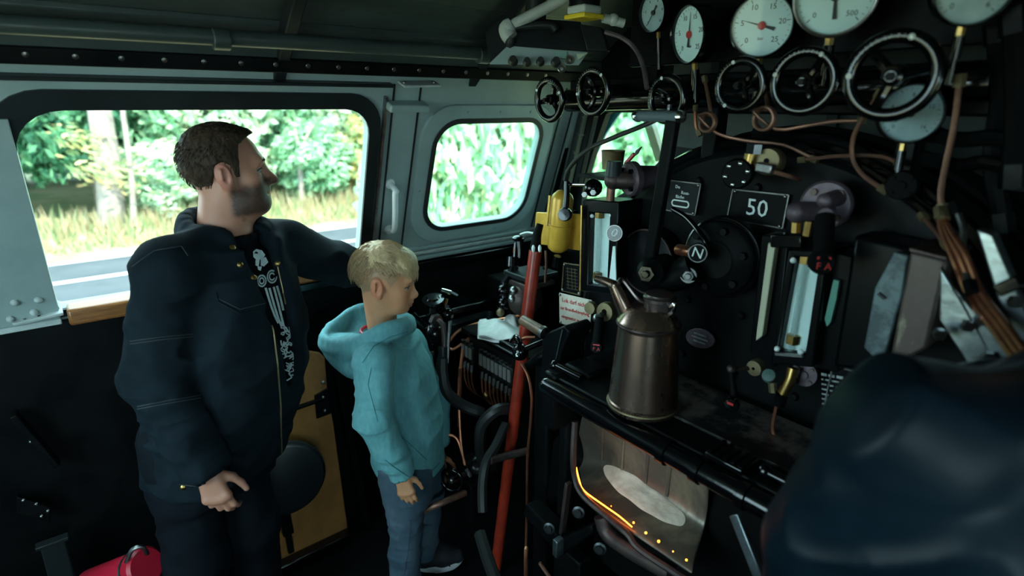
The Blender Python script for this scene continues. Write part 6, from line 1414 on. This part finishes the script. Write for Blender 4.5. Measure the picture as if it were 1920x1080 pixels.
for a, b_, c_ in ((mR, rE, rW), (mL, lE, lW)): bd.cap(a, b_, .058, .048, .03); bd.cap(b_, c_, .047, .030, .02)
for a, b_, c_ in ((hipR, knR, anR), (hipL, knL, anL)): bd.cap(a, b_, .085, .06, .03); bd.cap(b_, c_, .056, .04, .02)
for a in (anR, anL): bd.cap(a, a + mf_ * .14 + V((0, 0, -.05)), .04, .032, .02)
hdir = (atd(414, 950, 1.25) - rW).normalized()
add_hand(bd, rW + hdir * .022, hdir, (-.30, -.92, .0), (.8, -.35, .1), .90, (22, 38, 26), 1.5, thumb_curl=.6, k=.004)
add_hand(bd, lW, (lW - lE), (0, 0, 1), (-.3, -1, 0), 1.0, (15, 25, 20))
v, f = bd.mesh(.0036); v = relax(v, f, 1)
col = skin_tint(v, hd, (.46, .205, .135), (.34, .12, .09), beard=(.030, .017, .012), ear=(.52, .19, .14))
man = sobj('person', v, f, M['skin'], None, col)
tag(man, 'dark haired bearded man in a black jacket and printed shirt leaning by the open window', 'person')
head_extras(hd, man, 'iris_brown', 'brow_dark')
M['hair_brown'] = mat('brown_hair', (.020, .012, .008), .6, spec=.2, col2=(.050, .030, .018), scale=60, stretch=(1, 1, .35), bump=.6, bscale=160)
hs = SD(); fn, lo, hi = hair_region(hd, 0, ([-.13, -.085, -.045, -.028, -.008, .010, .020, .028, .034, .055, .078, .09], [-.074, -.070, -.045, .026, .034, .022, -.020, -.015, .072, .090, .103, .112]), .0065,
    top=lambda f, l, u: .006 * sstep(.06, .11, u) + .007 * sstep(.03, .08, f) * sstep(.08, .1, u))
hs.fn(fn, .01, lo, hi); v, f = hs.mesh(.0034); v = relax(v, f, 2); n = vnormals(v, f); v = v + n * ((vnoise(v * np.array([150, 150, 90]), 3) - .5) * .0035)[:, None]
sobj('hair', v, f, M['hair_brown'], man)
rt = []; rr = random.Random(4)
for k in range(1500):
    q = V((rr.gauss(0, 1), rr.gauss(0, 1), rr.gauss(.2, 1))).normalized(); fl = (-.014 + .107 * q.x, .086 * q.y, .034 + .095 * q.z)
    if fl[2] < np.interp(fl[0], [-.13, -.085, -.045, -.028, -.008, .022, .030, .036, .055, .078], [-.066, -.06, -.035, .034, .042, .0, .0, .085, .098, .110]): continue
    p = hd.p(*fl); dn = (hd.f * .9 - hd.u * .25 if fl[2] > .09 else -hd.u * .8 - hd.f * .25); o_ = (hd.f * q.x + hd.l * q.y + hd.u * q.z)
    e = (dn - o_ * dn.dot(o_)).normalized(); rt.append(([p - o_ * .003, p + e * .007 + o_ * .003, p + e * .015 + o_ * .004], .0011))
strands('hair_ends', man, rt, M['hair_brown'])
# T-shirt
M['tee'] = mat('black_cotton', (.003, .004, .006), .85, spec=.06, col2=(.005, .006, .009), scale=40, bump=.1, bscale=400)
ts = SD(); ts.loft(mt, side, .02, off=.004); ts.cap(nb + V((0, 0, -.06)), nb + V((0, 0, .0)) + mf_ * .012, .088, .078, .03)
ts.cap(hd.p(-.02, 0, -.06), nb + V((0, 0, .05)) + mf_ * .02, .062, .076, .006, True)
v, f = ts.mesh(.008, lo=np.array((-9, -9, .84))); v = folds(relax(v, f, 2), f, [((9, 9, 14), .004, None)], 4); tee = sobj('t_shirt', v, f, M['tee'], man); tb_ = bvh_np(v, f)
# printed shirt motif: pale skull-like head, rings and long curling bands
M['print'] = mat('shirt_print', (.66, .76, .76), .8, col2=(.48, .58, .58), scale=60)
op = [(470, 440), (484, 470), (500, 520), (516, 580), (532, 640), (541, 700), (546, 760)]
# jacket
jk = SD(); jk.loft(mt, side, .03, off=.024)
for a, b_, c_, r0, r1, r2 in ((mR, rE, rW, .076, .076, .056), (mL, lE, lW, .074, .068, .052)): jk.cap(a, b_, r0, r1, .022); jk.cap(b_, c_, r1, r2, .012)
jk.cap(mR + V((0, 0, .004)), nb + V((0, 0, -.025)), .062, .078, .04); jk.cap(mL + V((0, 0, .004)), nb + V((0, 0, -.025)), .060, .078, .04)
ring = []
for q in np.linspace(D(-62), D(242), 17): ring.append(nb + V((0, 0, .024 + .026 * math.sin(q))) + (-mf_) * (.090 * math.sin(q)) + side * (.092 * math.cos(q)))
for a, b_ in zip(ring[:-1], ring[1:]): jk.cap(a, b_, .014, .014, .006); jk.cap(a + V((0, 0, -.022)), b_ + V((0, 0, -.022)), .018, .018, .008)
jk.cap(hd.p(-.02, 0, -.06), nb + V((0, 0, .055)), .064, .080, .006, True)
oph = [h[0] for h in hits(tb_, op, .012)]
for i, (a, b_) in enumerate(zip(oph[:-1], oph[1:])): jk.cap(a, b_, .050 - .0035 * i, .050 - .0035 * (i + 1), .012, True)
if oph: jk.cap(oph[0] + V((0, 0, .05)), oph[0], .075, .05, .012, True)
jk.cap(rW + hdir * .015, rW + hdir * .12, .038, .065, .008, True)
v, f = jk.mesh(.0062, lo=np.array((-9, -9, .745))); v = relax(v, f, 2)
rA, rB, rC = np.array(mR), np.array(rE), np.array(rW)
near = lambda v: np.exp(-(np.minimum(np.linalg.norm(v - rB, axis=1), np.linalg.norm(v - (rB + rC) / 2, axis=1)) / .17) ** 2)
v = folds(v, f, [((9, 9, 16), .011, None), ((15, 15, 30), .011, near), ((5, 5, 7), .010, None)], 8)
M['jacket'] = mat('black_work_cloth', (.005, .010, .014), .82, spec=.10, col2=(.009, .016, .022), scale=14, bump=.25, bscale=420)
jacket = sobj('jacket', v, f, M['jacket'], man); jb = bvh_np(v, f)
M['stitch'] = mat('grey_stitching', (.035, .044, .048), .8)
M['zip'] = mat('brass_zip', (.40, .30, .15), .4, .8)
for pix in ([(244, 640), (300, 632), (362, 626)], [(245, 645), (300, 637), (362, 631)], [(258, 762), (320, 750), (376, 741)], [(258, 767), (320, 755), (376, 746)], [(248, 500), (290, 470), (340, 462), (352, 480)], [(410, 560), (450, 580), (500, 568), (516, 556)], [(336, 908), (372, 912), (436, 884)]):
    seam('stitched_seam', jb, pix, .0011, M['stitch'], jacket)
seam('pocket_flap_edge', jb, [(405, 548), (410, 566), (450, 588), (498, 576)], .0022, M['jacket'], jacket)
seam('zip_edge', jb, [(502, 588), (512, 620), (520, 680), (526, 760), (528, 850)], .0022, M['zip'], jacket)
seam('zip_edge', jb, [(521, 500), (530, 540), (536, 570)], .0018, M['zip'], jacket)
for x, y in ((436, 464), (450, 496), (476, 520), (520, 494), (343, 914)):
    h = hits(jb, [(x, y)], .001)
    if h: b = MB(); b.lathe([(0, .004), (.0045, .0035), (.0075, .001), (.008, -.002)], h[0][0], h[0][1], 14); obj('snap_button', b, M['brass'], jacket)
def decal(name, bv, polys, m, parent, off=.0022):
    vs = []; fs = []
    for poly in polys:
        h = hits(bv, poly, off)
        if len(h) < 3: continue
        if len(h) == len(poly): o = len(vs); vs += [q[0] for q in h]; fs.append(tuple(range(o, o + len(h))))
    if fs: return obj(name, MB().add(vs, fs), m, parent, smooth=False)
def ringpoly(cx, cy, r0, r1, a0=0, a1=360, n=14, sx=1.0):
    out = []
    for i in range(n): 
        p = D(a0 + (a1 - a0) * i / n); q = D(a0 + (a1 - a0) * (i + 1) / n)
        out.append([(cx + sx * r0 * math.cos(p), cy + r0 * math.sin(p)), (cx + sx * r1 * math.cos(p), cy + r1 * math.sin(p)), (cx + sx * r1 * math.cos(q), cy + r1 * math.sin(q)), (cx + sx * r0 * math.cos(q), cy + r0 * math.sin(q))])
    return out
def strokes(pts, w):
    out = []
    for (x0, y0), (x1, y1) in zip(pts[:-1], pts[1:]):
        dx, dy = x1 - x0, y1 - y0; L = math.hypot(dx, dy) or 1; nx, ny = -dy / L * w, dx / L * w; out.append([(x0 + nx, y0 + ny), (x0 - nx, y0 - ny), (x1 - nx, y1 - ny), (x1 + nx, y1 + ny)])
    return out
pol = [[(474, 472), (480, 468), (490, 470), (496, 478), (492, 486), (480, 488), (474, 482)], [(478, 488), (486, 487), (484, 500), (478, 498)], [(488, 486), (497, 482), (502, 492), (494, 500), (488, 498)], [(482, 500), (490, 500), (488, 508), (483, 506)]]
pol += ringpoly(490, 527, 4, 7, sx=.75) + ringpoly(490, 527, 9, 12, sx=.75) + ringpoly(509, 519, 5, 8, 20, 330, sx=.75) + ringpoly(509, 519, 10, 13, 0, 300, sx=.75)
for pts in ([(497, 540), (506, 570), (514, 592), (521, 606)], [(504, 540), (513, 572), (521, 598), (527, 612)], [(512, 538), (520, 568), (527, 596), (531, 612)], [(518, 536), (525, 560), (530, 582)]): pol += strokes(pts, 2.0)
rr = random.Random(12)
for k in range(46):
    y = 610 + rr.random() * 100; x = 524 + (y - 610) * .14 + rr.random() * 20; a = rr.random() * 3.1; L = 4 + 7 * rr.random(); pol += strokes([(x, y), (x + L * math.cos(a), y + L * math.sin(a)), (x + L * math.cos(a + .9) * 1.4, y + L * math.sin(a + .9) * 1.4)], 1.1)
decal('shirt_print', tb_, pol, M['print'], tee)
# trousers, boots, belt bag
M['trousers'] = mat('black_trousers', (.004, .006, .009), .8, spec=.08, col2=(.007, .010, .014), scale=12, bump=.2, bscale=300)
tr_ = SD(); tr_.loft([mt[0], mt[1], mt[2]], side, .04, off=.008)
for a, b_, c_ in ((hipR, knR, anR), (hipL, knL, anL)): tr_.cap(a, b_, .094, .078, .04); tr_.cap(b_, c_ + V((0, 0, -.03)), .084, .072, .03)
v, f = tr_.mesh(.008); v = folds(relax(v, f, 2), f, [((8, 8, 14), .008, None), ((14, 14, 30), .005, None)], 21); sobj('trousers', v, f, M['trousers'], man)
for a in (anR, anL):
    s_ = SD(); s_.cap(a + V((0, 0, .03)), a + V((0, 0, -.03)), .052, .052, .02); s_.cap(a + mf_ * -.03 + V((0, 0, -.045)), a + mf_ * .15 + V((0, 0, -.048)), .044, .040, .03); v, f = s_.mesh(.008)
    v[:, 2] = np.maximum(v[:, 2], .002); sobj('boot', v, f, M['matte_black'], man)

# ================================================================== the boy
bR, bL = atd(702, 676, 1.64), atd(766, 646, 1.91)
bh_ = Head(atd(724, 527, 1.785), (math.cos(D(-39)), math.sin(D(-39)), -.20), (.04, .0, 1), .955)
bc = (bR + bL) / 2; bs_ = bL - bR; bs_.z = 0; bs_.normalize(); bf_ = V((bs_.y, -bs_.x, 0))
if bf_.x < 0: bf_ = -bf_
def bz(x, y, d): return atd(x, y, d)
bnb = atd(722, 622, 1.785)
ft = [(atd(770, 905, 1.79), .098, .092), (atd(766, 850, 1.79), .106, .108), (atd(761, 790, 1.79), .106, .110), (atd(754, 730, 1.79), .108, .102), (atd(745, 680, 1.79), .110, .092), (atd(735, 645, 1.79), .090, .070)]
brE, brW = atd(700, 785, 1.58), atd(750, 884, 1.60); blE, blW = atd(815, 760, 1.95), atd(822, 850, 1.94)
hR, hL = atd(764, 895, 1.715), atd(800, 890, 1.85); kR, kL = atd(766, 985, 1.72), atd(803, 975, 1.86)
aR = oZ(752, 1118, .085) ; aL = V((.878, 1.69, .085))
aR = V((.735, 1.575, .085)); kR = atd(762, 990, 1.72); kR.z = .38; kL.z = .38
bb_ = SD(); add_head(bb_, bh_, child=True)
bb_.cap(bh_.p(-.025, 0, -.05), bnb + V((0, 0, -.03)), .046, .052, .02); bb_.loft(ft, bs_, .03, off=-.015)
for a, b_, c_ in ((bR, brE, brW), (bL, blE, blW)): bb_.cap(a, b_, .040, .034, .02); bb_.cap(b_, c_, .033, .023, .02)
for a, b_, c_ in ((hR, kR, aR), (hL, kL, aL)): bb_.cap(a, b_, .060, .046, .03); bb_.cap(b_, c_, .043, .024, .02)
for a in (aR, aL): bb_.cap(a, a + bf_ * .05 + V((0, 0, -.04)), .022, .016, .02)
hd_ = (atd(768, 945, 1.58) - brW).normalized()
add_hand(bb_, brW + hd_ * .012, hd_, (-.45, -.88, .1), (.85, -.45, .1), .72, (14, 26, 20), 1.4, thumb_curl=.7, k=.004)
add_hand(bb_, blW, (blW - blE), (.2, .9, .0), (.9, -.2, 0), .72, (20, 38, 30))
v, f = bb_.mesh(.0034); v = relax(v, f, 1)
col = skin_tint(v, bh_, (.58, .265, .135), (.46, .15, .10), ear=(.64, .22, .12), buzz=(.30, .195, .105))
boy = sobj('person', v, f, M['skin'], None, col); tag(boy, 'blond boy in a teal hoodie and jeans standing in front of the man', 'person')
head_extras(bh_, boy, 'iris_brown', 'brow_fair', True)
M['hair_blond'] = mat('blond_hair', (.66, .47, .24), .5, col2=(.32, .20, .09), scale=42, stretch=(1, 1, .4), bump=.5, bscale=170, lo=.3, hi=.75)
M['hair_sand'] = mat('sandy_hair', (.40, .25, .115), .55, col2=(.21, .125, .06), scale=42, bump=.5, bscale=170)
HLB = ([-.13, -.10, -.075, -.045, -.02, .01, .035, .055, .075, .10], [-.010, .005, .030, .052, .062, .066, .064, .052, .042, .040])
hs = SD(); fn, lo, hi = hair_region(bh_, 0, HLB, .0055, top=lambda f, l, u: .010 * sstep(.05, .11, u) + .010 * sstep(.02, .085, f) * sstep(.03, .07, u))
hs.fn(fn, .01, lo, hi); v, f = hs.mesh(.0032); v = relax(v, f, 4); n = vnormals(v, f); v = v + n * ((vnoise(v * np.array([110, 110, 50]), 5) - .5) * .003)[:, None]; sobj('hair', v, f, M['hair_blond'], boy)
rt = []; rs = []; rr = random.Random(9)
for k in range(9000):
    q = V((rr.gauss(.1, 1), rr.gauss(0, 1), rr.gauss(.35, 1))).normalized(); fl = (-.014 + .110 * q.x, .0885 * q.y, .034 + .098 * q.z)
    lim = np.interp(fl[0], HLB[0], HLB[1]); low = np.interp(fl[0], [-.13, -.10, -.075, -.045, -.02, .012, .03, .05], [-.050, -.048, -.030, .018, .044, .040, .030, .05])
    if fl[2] < low + rr.random() * .02: continue
    o_ = (bh_.f * q.x + bh_.l * q.y + bh_.u * q.z); short = fl[2] < lim + .012; crown = fl[0] < -.045
    if short:                                             # clipped back and sides
        p = bh_.p(-.014 + .104 * q.x, .084 * q.y, .034 + .090 * q.z); dn = -bh_.u * .9 - bh_.f * .15; L = rr.uniform(.005, .009); w = rr.uniform(.0004, .0007); up_ = .0018
    else:
        p = bh_.p(*fl); whirl = bh_.l * rr.uniform(-.5, .5)
        dn = (-bh_.u * .7 - bh_.f * .5 + whirl) if crown else (bh_.f * .95 - bh_.u * (.1 + .9 * (fl[2] < .09)) + whirl * .5); L = rr.uniform(.022, .042); w = rr.uniform(.0005, .0011); up_ = .003
    e_ = (dn - o_ * dn.dot(o_)).normalized(); sd2 = e_.cross(o_) * rr.uniform(-.004, .004)
    (rs if short or crown and rr.random() < .7 or rr.random() < .22 else rt).append(([p - o_ * .003, p + e_ * L * .5 + o_ * up_ + sd2 * .5, p + e_ * L + o_ * (up_ * .2) + sd2], w))
# fringe hanging over the forehead
for k in range(700):
    y = rr.uniform(-.062, .062); p0 = bh_.p(.078 - abs(y) * .35, y, .098 - abs(y) * .35); p1 = bh_.p(.100 - abs(y) * .42, y * 1.02 + .004, .070); p2 = bh_.p(.098 - abs(y) * .42, y + .008, .042 + rr.uniform(-.006, .012))
    rt.append(([p0, p1, p2], rr.uniform(.0006, .0013)))
strands('pale_locks', boy, rt, M['hair_blond']); strands('sandy_locks', boy, rs, M['hair_sand'])
# hoodie
hc = atd(655, 634, 1.765)
ho = SD(); ho.loft(ft, bs_, .03, off=.012)
for a, b_, c_, r0, r1, r2 in ((bR, brE, brW, .060, .053, .040), (bL, blE, blW, .058, .052, .040)): ho.cap(a, b_, r0, r1, .02); ho.cap(b_, c_, r1, r2, .012)
ho.cap(bR + V((0, 0, .0)), bnb + V((0, 0, -.045)), .050, .066, .03); ho.cap(bL, bnb + V((0, 0, -.045)), .050, .066, .03)
ho.cap(brW + (brE - brW).normalized() * .035, brW, .043, .040, .004)
# hood lying on the back: a soft bag with an open rim that runs round the neck
rim = [atd(x, y, d) for x, y, d in ((606, 630, 1.76), (632, 606, 1.84), (660, 586, 1.89), (690, 578, 1.90), (725, 592, 1.91), (760, 596, 1.87), (768, 602, 1.79), (752, 610, 1.71), (722, 618, 1.67), (696, 630, 1.655), (664, 642, 1.655), (630, 642, 1.69))]
rim = catmull(rim, 3, True)
ho.ell(atd(655, 655, 1.77), (.070, .082, .052), None, .03); ho.ell(atd(664, 678, 1.74), (.045, .068, .045), None, .03); ho.ell(atd(628, 645, 1.76), (.036, .056, .026), None, .03)
for a, b_ in zip(rim, rim[1:] + rim[:1]): ho.cap(a, b_, .0125, .0125, .014); ho.cap(a + V((0, 0, -.022)), b_ + V((0, 0, -.022)), .014, .014, .014)
cR = sum(rim, V((0, 0, 0))) / len(rim)
for q in (.25, .5, .72):
    for a in rim[::3]: ho.cap(cR.lerp(a, q) + V((0, 0, .012)), cR.lerp(a, q) + V((0, 0, .05)), .022, .03, .008, True)
cB = atd(656, 668, 1.765)                               # the hood's cloth: a bowl from the rim down to its lowest fold
for a in rim:
    q0 = a + V((0, 0, -.012))
    for t0, t1 in ((0, .2), (.2, .45), (.45, .75), (.75, 1.0)):
        f_ = lambda t: q0.lerp(cB, t) + (q0 - cB) * (.22 * math.sin(math.pi * t)) + V((0, 0, -.018 * math.sin(math.pi * t)))
        ho.cap(f_(t0), f_(t1), .011, .011, .010)
ho.cap(bh_.p(-.02, 0, -.05), bnb + V((0, 0, .012)), .053, .060, .012, True)
ho.cap(brW + hd_ * .012, brW + hd_ * .10, .027, .05, .006, True)
hemz = atd(775, 893, 1.72).z
v, f = ho.mesh(.0056, lo=np.array((-9, -9, hemz - .01))); v = relax(v, f, 2)
e0, e1, e2 = np.array(bR), np.array(brE), np.array(brW)
near = lambda v: np.exp(-(np.minimum(np.linalg.norm(v - e1, axis=1), np.linalg.norm(v - (e2 * .7 + e1 * .3), axis=1)) / .11) ** 2)
v = folds(v, f, [((9, 9, 15), .008, None), ((14, 14, 34), .009, near), ((5, 5, 6), .007, None)], 14)
M['hoodie'] = mat('teal_heather_jersey', (.095, .285, .31), .85, col2=(.14, .36, .38), scale=85, stretch=(1, 1, .35), bump=.18, bscale=500)
hoodie = sobj('hoodie', v, f, M['hoodie'], boy); hb_ = bvh_np(v, f)
M['hoodie_seam'] = mat('teal_seam', (.05, .22, .25), .85)
for pix, r_ in (([(722, 862), (745, 880), (775, 900), (800, 892), (824, 868)], .0016), ([(752, 818), (775, 838), (800, 862)], .0018), ([(680, 680), (700, 650), (730, 632), (764, 622)], .0016), ([(696, 690), (690, 720), (700, 760), (708, 790)], .0012)):
    seam('seam', hb_, pix, r_, M['hoodie_seam'], hoodie)
b = MB(); b.tube([bnb + V((-.02, 0, .012)) + (bs_ * (.058 * math.cos(q)) + bf_ * (.058 * math.sin(q))) for q in np.linspace(0, 6.28, 17)[:-1]], .006, 8, 3, closed=True); obj('red_collar', b, M['red_plastic'], boy)
# jeans
M['jeans'] = mat('faded_grey_blue_denim', (.040, .072, .105), .8, spec=.2, col2=(.085, .125, .16), scale=7, stretch=(1, 1, .45), bump=.25, bscale=420, lo=.38, hi=.66)
je = SD(); je.loft([(atd(770, 925, 1.775), .105, .09), (atd(768, 890, 1.775), .118, .10), (atd(764, 855, 1.775), .12, .105)], bs_, .03)
for a, b_, c_ in ((hR, kR, aR), (hL, kL, aL)): je.cap(a, b_, .074, .060, .03); je.cap(b_, c_ + V((0, 0, .0)), .060, .050, .03)
v, f = je.mesh(.0058, lo=np.array((-9, -9, .045)), hi=np.array((9, 9, hemz + .05))); kz = [np.array(kR), np.array(kL)]
lowm = lambda v: .35 + 1.0 * np.exp(-((v[:, 2] - .22) / .18) ** 2)
v = folds(relax(v, f, 2), f, [((9, 9, 22), .007, lowm), ((16, 16, 40), .005, lowm)], 33); jeans = sobj('jeans', v, f, M['jeans'], boy); jb2 = bvh_np(v, f)
seam('leg_seam', jb2, [(769, 975), (768, 1000), (764, 1040), (758, 1075)], .0013, mat('denim_seam', (.05, .08, .11), .8), jeans)
# trainers
M['shoe'] = mat('black_knit_shoe', (.010, .012, .017), .7, bump=.3, bscale=500); M['sole'] = mat('white_foam_sole', (.74, .76, .78), .5)
def shoe(a, fwd):
    fw = V(fwd); fw.z = 0; fw.normalize(); sd_ = V((-fw.y, fw.x, 0)); g = V((a.x, a.y, 0))
    s_ = SD(); s_.cap(g + V((0, 0, .075)), g + V((0, 0, .05)), .036, .036, .02); s_.cap(g - fw * .03 + V((0, 0, .052)), g + fw * .07 + V((0, 0, .050)), .036, .040, .03); s_.cap(g + fw * .07 + V((0, 0, .044)), g + fw * .128 + V((0, 0, .040)), .040, .030, .03)
    s_.cap(g + V((0, 0, .07)), g + V((0, 0, .14)), .026, .028, .006, True)
    v, f = s_.mesh(.005); v[:, 2] = np.maximum(v[:, 2], .018); sh_ = sobj('shoe', v, f, M['shoe'], boy)
    pr = []
    for t in np.linspace(0, 2 * math.pi, 40)[:-1]:
        c, s = math.cos(t), math.sin(t); L = .108 if c > 0 else .088; wd = .043 if c > -.2 else .038; pr.append((c * L + .048, s * wd * (1 - .12 * max(0, c) ** 3)))
    b = MB(); vs = []
    for z, k in ((.001, .95), (.010, 1.0), (.026, 1.0), (.034, .96)):
        for x, y in pr: vs.append(g + fw * (.05 + (x - .05) * k) + sd_ * (y * k) + V((0, 0, z + (.012 * max(0, (x - .10) / .05) ** 2 if z < .012 else 0) + (.006 * max(0, (-x) / .04) if z > .02 else 0))))
    m_ = len(pr); fs = [(r * m_ + i, r * m_ + (i + 1) % m_, (r + 1) * m_ + (i + 1) % m_, (r + 1) * m_ + i) for r in range(3) for i in range(m_)] + [tuple(range(m_)), tuple(range(3 * m_, 4 * m_))]
    b.add(vs, fs); obj('sole', b, M['sole'], sh_)
    for k in range(4):
        x = .045 + k * .018; q = g + fw * x + V((0, 0, .082 - k * .008)); b = MB(); b.tube([q - sd_ * .022 - V((0, 0, .008)), q + V((0, 0, .002)) - fw * .004, q + sd_ * .022 - V((0, 0, .008))], .0026, 6, 4); obj('lace', b, M['gasket'], sh_)
    q = g + fw * .055 + V((0, 0, .085)); b = MB(); b.tube([q, q - sd_ * .035 + fw * .03 - V((0, 0, .02)), q - sd_ * .042 + fw * .045 - V((0, 0, .055)), q - sd_ * .03 + fw * .03 - V((0, 0, .05))], .0022, 6, 5); obj('lace', b, M['gasket'], sh_)
shoe(aL, V((.177, -.105, 0))); shoe(aR, V((.17, -.09, 0)))

# ================================================================== the person seen from behind at the right edge
pf = V((.60, .80, 0)).normalized(); ps = V((-pf.y, pf.x, 0)); pc = V((.86, .085, 0)) - ps * .06
def pz(z, fw=0, sd_=0): return V((pc.x, pc.y, z)) + pf * fw + ps * sd_
pL, pR = pz(1.395, 0, .215), pz(1.395, .03, -.19); pE = atd(1545, 1020, .66); pW = pE + V((.05, .04, -.27)); qE = pz(1.15, .10, -.26); qW = pz(1.08, .34, -.22)
pt = [(pz(.82), .165, .12), (pz(.95), .165, .125), (pz(1.10), .175, .13), (pz(1.25, .0, .02), .205, .132), (pz(1.33, .0, .025), .20, .115), (pz(1.40, .01), .13, .09)]
ph = Head(pz(1.61, .07, -.05), pf, (-.1, .1, 1), .96)
bp = SD(); add_head(bp, ph); bp.cap(ph.p(-.02, 0, -.06), pz(1.44, 0), .055, .06, .02); bp.loft(pt, ps, .03, off=-.012)
for a, b_, c_ in ((pL, pE, pW), (pR, qE, qW)): bp.cap(a, b_, .05, .042, .02); bp.cap(b_, c_, .04, .028, .02)
for s in (-1, 1): bp.cap(pz(.86, 0, .09 * s), pz(.48, .02, .10 * s), .08, .058, .03); bp.cap(pz(.48, .02, .10 * s), pz(.09, 0, .11 * s), .055, .04, .02); bp.cap(pz(.07, 0, .11 * s), pz(.04, .15, .12 * s), .038, .03, .02)
add_hand(bp, pW, pW - pE, (-.5, -.3, .8), (.3, -.8, 0), 1.0, (25, 35, 25)); add_hand(bp, qW, qW - qE, (.2, .3, .9), (-.8, .2, 0), 1.0, (25, 35, 25))
v, f = bp.mesh(.006); v = relax(v, f, 1); col = skin_tint(v, ph, (.55, .32, .24), (.44, .2, .17))
per = sobj('person', v, f, M['skin'], None, col); tag(per, 'person in a shiny black jacket seen from behind at the right edge', 'person')
head_extras(ph, per, 'iris_brown', 'brow_dark')
hs = SD(); fn, lo, hi = hair_region(ph, 0, ([-.13, -.085, -.045, -.028, -.008, .010, .026, .036, .055, .078, .09], [-.074, -.070, -.045, .026, .034, .022, -.012, .012, .050, .068, .085]), .01); hs.fn(fn, .01, lo, hi); v, f = hs.mesh(.005); sobj('hair', relax(v, f, 2), f, M['hair_brown'], per)
pj = SD(); pj.loft(pt, ps, .03, off=.026)
for a, b_, c_, r0, r1, r2 in ((pL, pE, pW, .082, .074, .05), (pR, qE, qW, .08, .07, .05)): pj.cap(a, b_, r0, r1, .05); pj.cap(b_, c_, r1, r2, .03)
pj.cap(pL + V((0, 0, .005)), pz(1.42), .062, .072, .04); pj.cap(pR + V((0, 0, .005)), pz(1.42), .062, .072, .04)
pj.cap(pz(1.46, -.02), pz(1.50, .0), .072, .068, .02); pj.cap(ph.p(-.02, 0, -.05), pz(1.50, .01), .056, .060, .006, True)
pj.cap(pW, pW + (pW - pE), .042, .05, .004, True); pj.cap(qW, qW + (qW - qE), .042, .05, .004, True)
v, f = pj.mesh(.0065, lo=np.array((-9, -9, .84))); v = relax(v, f, 3)
nearS = lambda v: np.exp(-(np.linalg.norm(v - np.array(pL + (pE - pL) * .35), axis=1) / .2) ** 2) + .3
rot = np.array([[.8, .6, .0], [-.5, .6, .6], [.3, -.5, .8]])
def dfold(v, f, sc, amp, mask, seed):
    n = vnormals(v, f); q = (v @ rot.T) * np.array(sc); r = 1 - np.abs(2 * vnoise(q + vnoise(v * 5, 7)[:, None] * .8, seed) - 1); return v + n * (amp * (r * r - .3) * mask(v))[:, None]
v = dfold(v, f, (5, 16, 6), .016, nearS, 5); v = folds(v, f, [((6, 6, 9), .008, None)], 44)
M['shiny_jacket'] = mat('shiny_black_jacket', (.002, .007, .012), .44, spec=.15, col2=(.004, .011, .018), scale=8, bump=.06, bscale=60)
sobj('jacket', v, f, M['shiny_jacket'], per)
pt_ = SD(); pt_.loft([(pz(.78), .15, .115), (pz(.88), .172, .13), (pz(.92), .172, .13)], ps, .03, off=.01)
for s in (-1, 1): pt_.cap(pz(.86, 0, .09 * s), pz(.48, .02, .10 * s), .10, .08, .03); pt_.cap(pz(.48, .02, .10 * s), pz(.07, 0, .11 * s), .08, .065, .03)
v, f = pt_.mesh(.01); sobj('trousers', folds(v, f, [((8, 8, 14), .006, None)], 3), f, M['trousers'], per)
for s in (-1, 1):
    s_ = SD(); s_.cap(pz(.06, -.03, .11 * s), pz(.05, .15, .12 * s), .045, .04, .02); s_.cap(pz(.12, 0, .11 * s), pz(.06, 0, .11 * s), .05, .05, .02); v, f = s_.mesh(.009); v[:, 2] = np.maximum(v[:, 2], .002); sobj('boot', v, f, M['matte_black'], per)
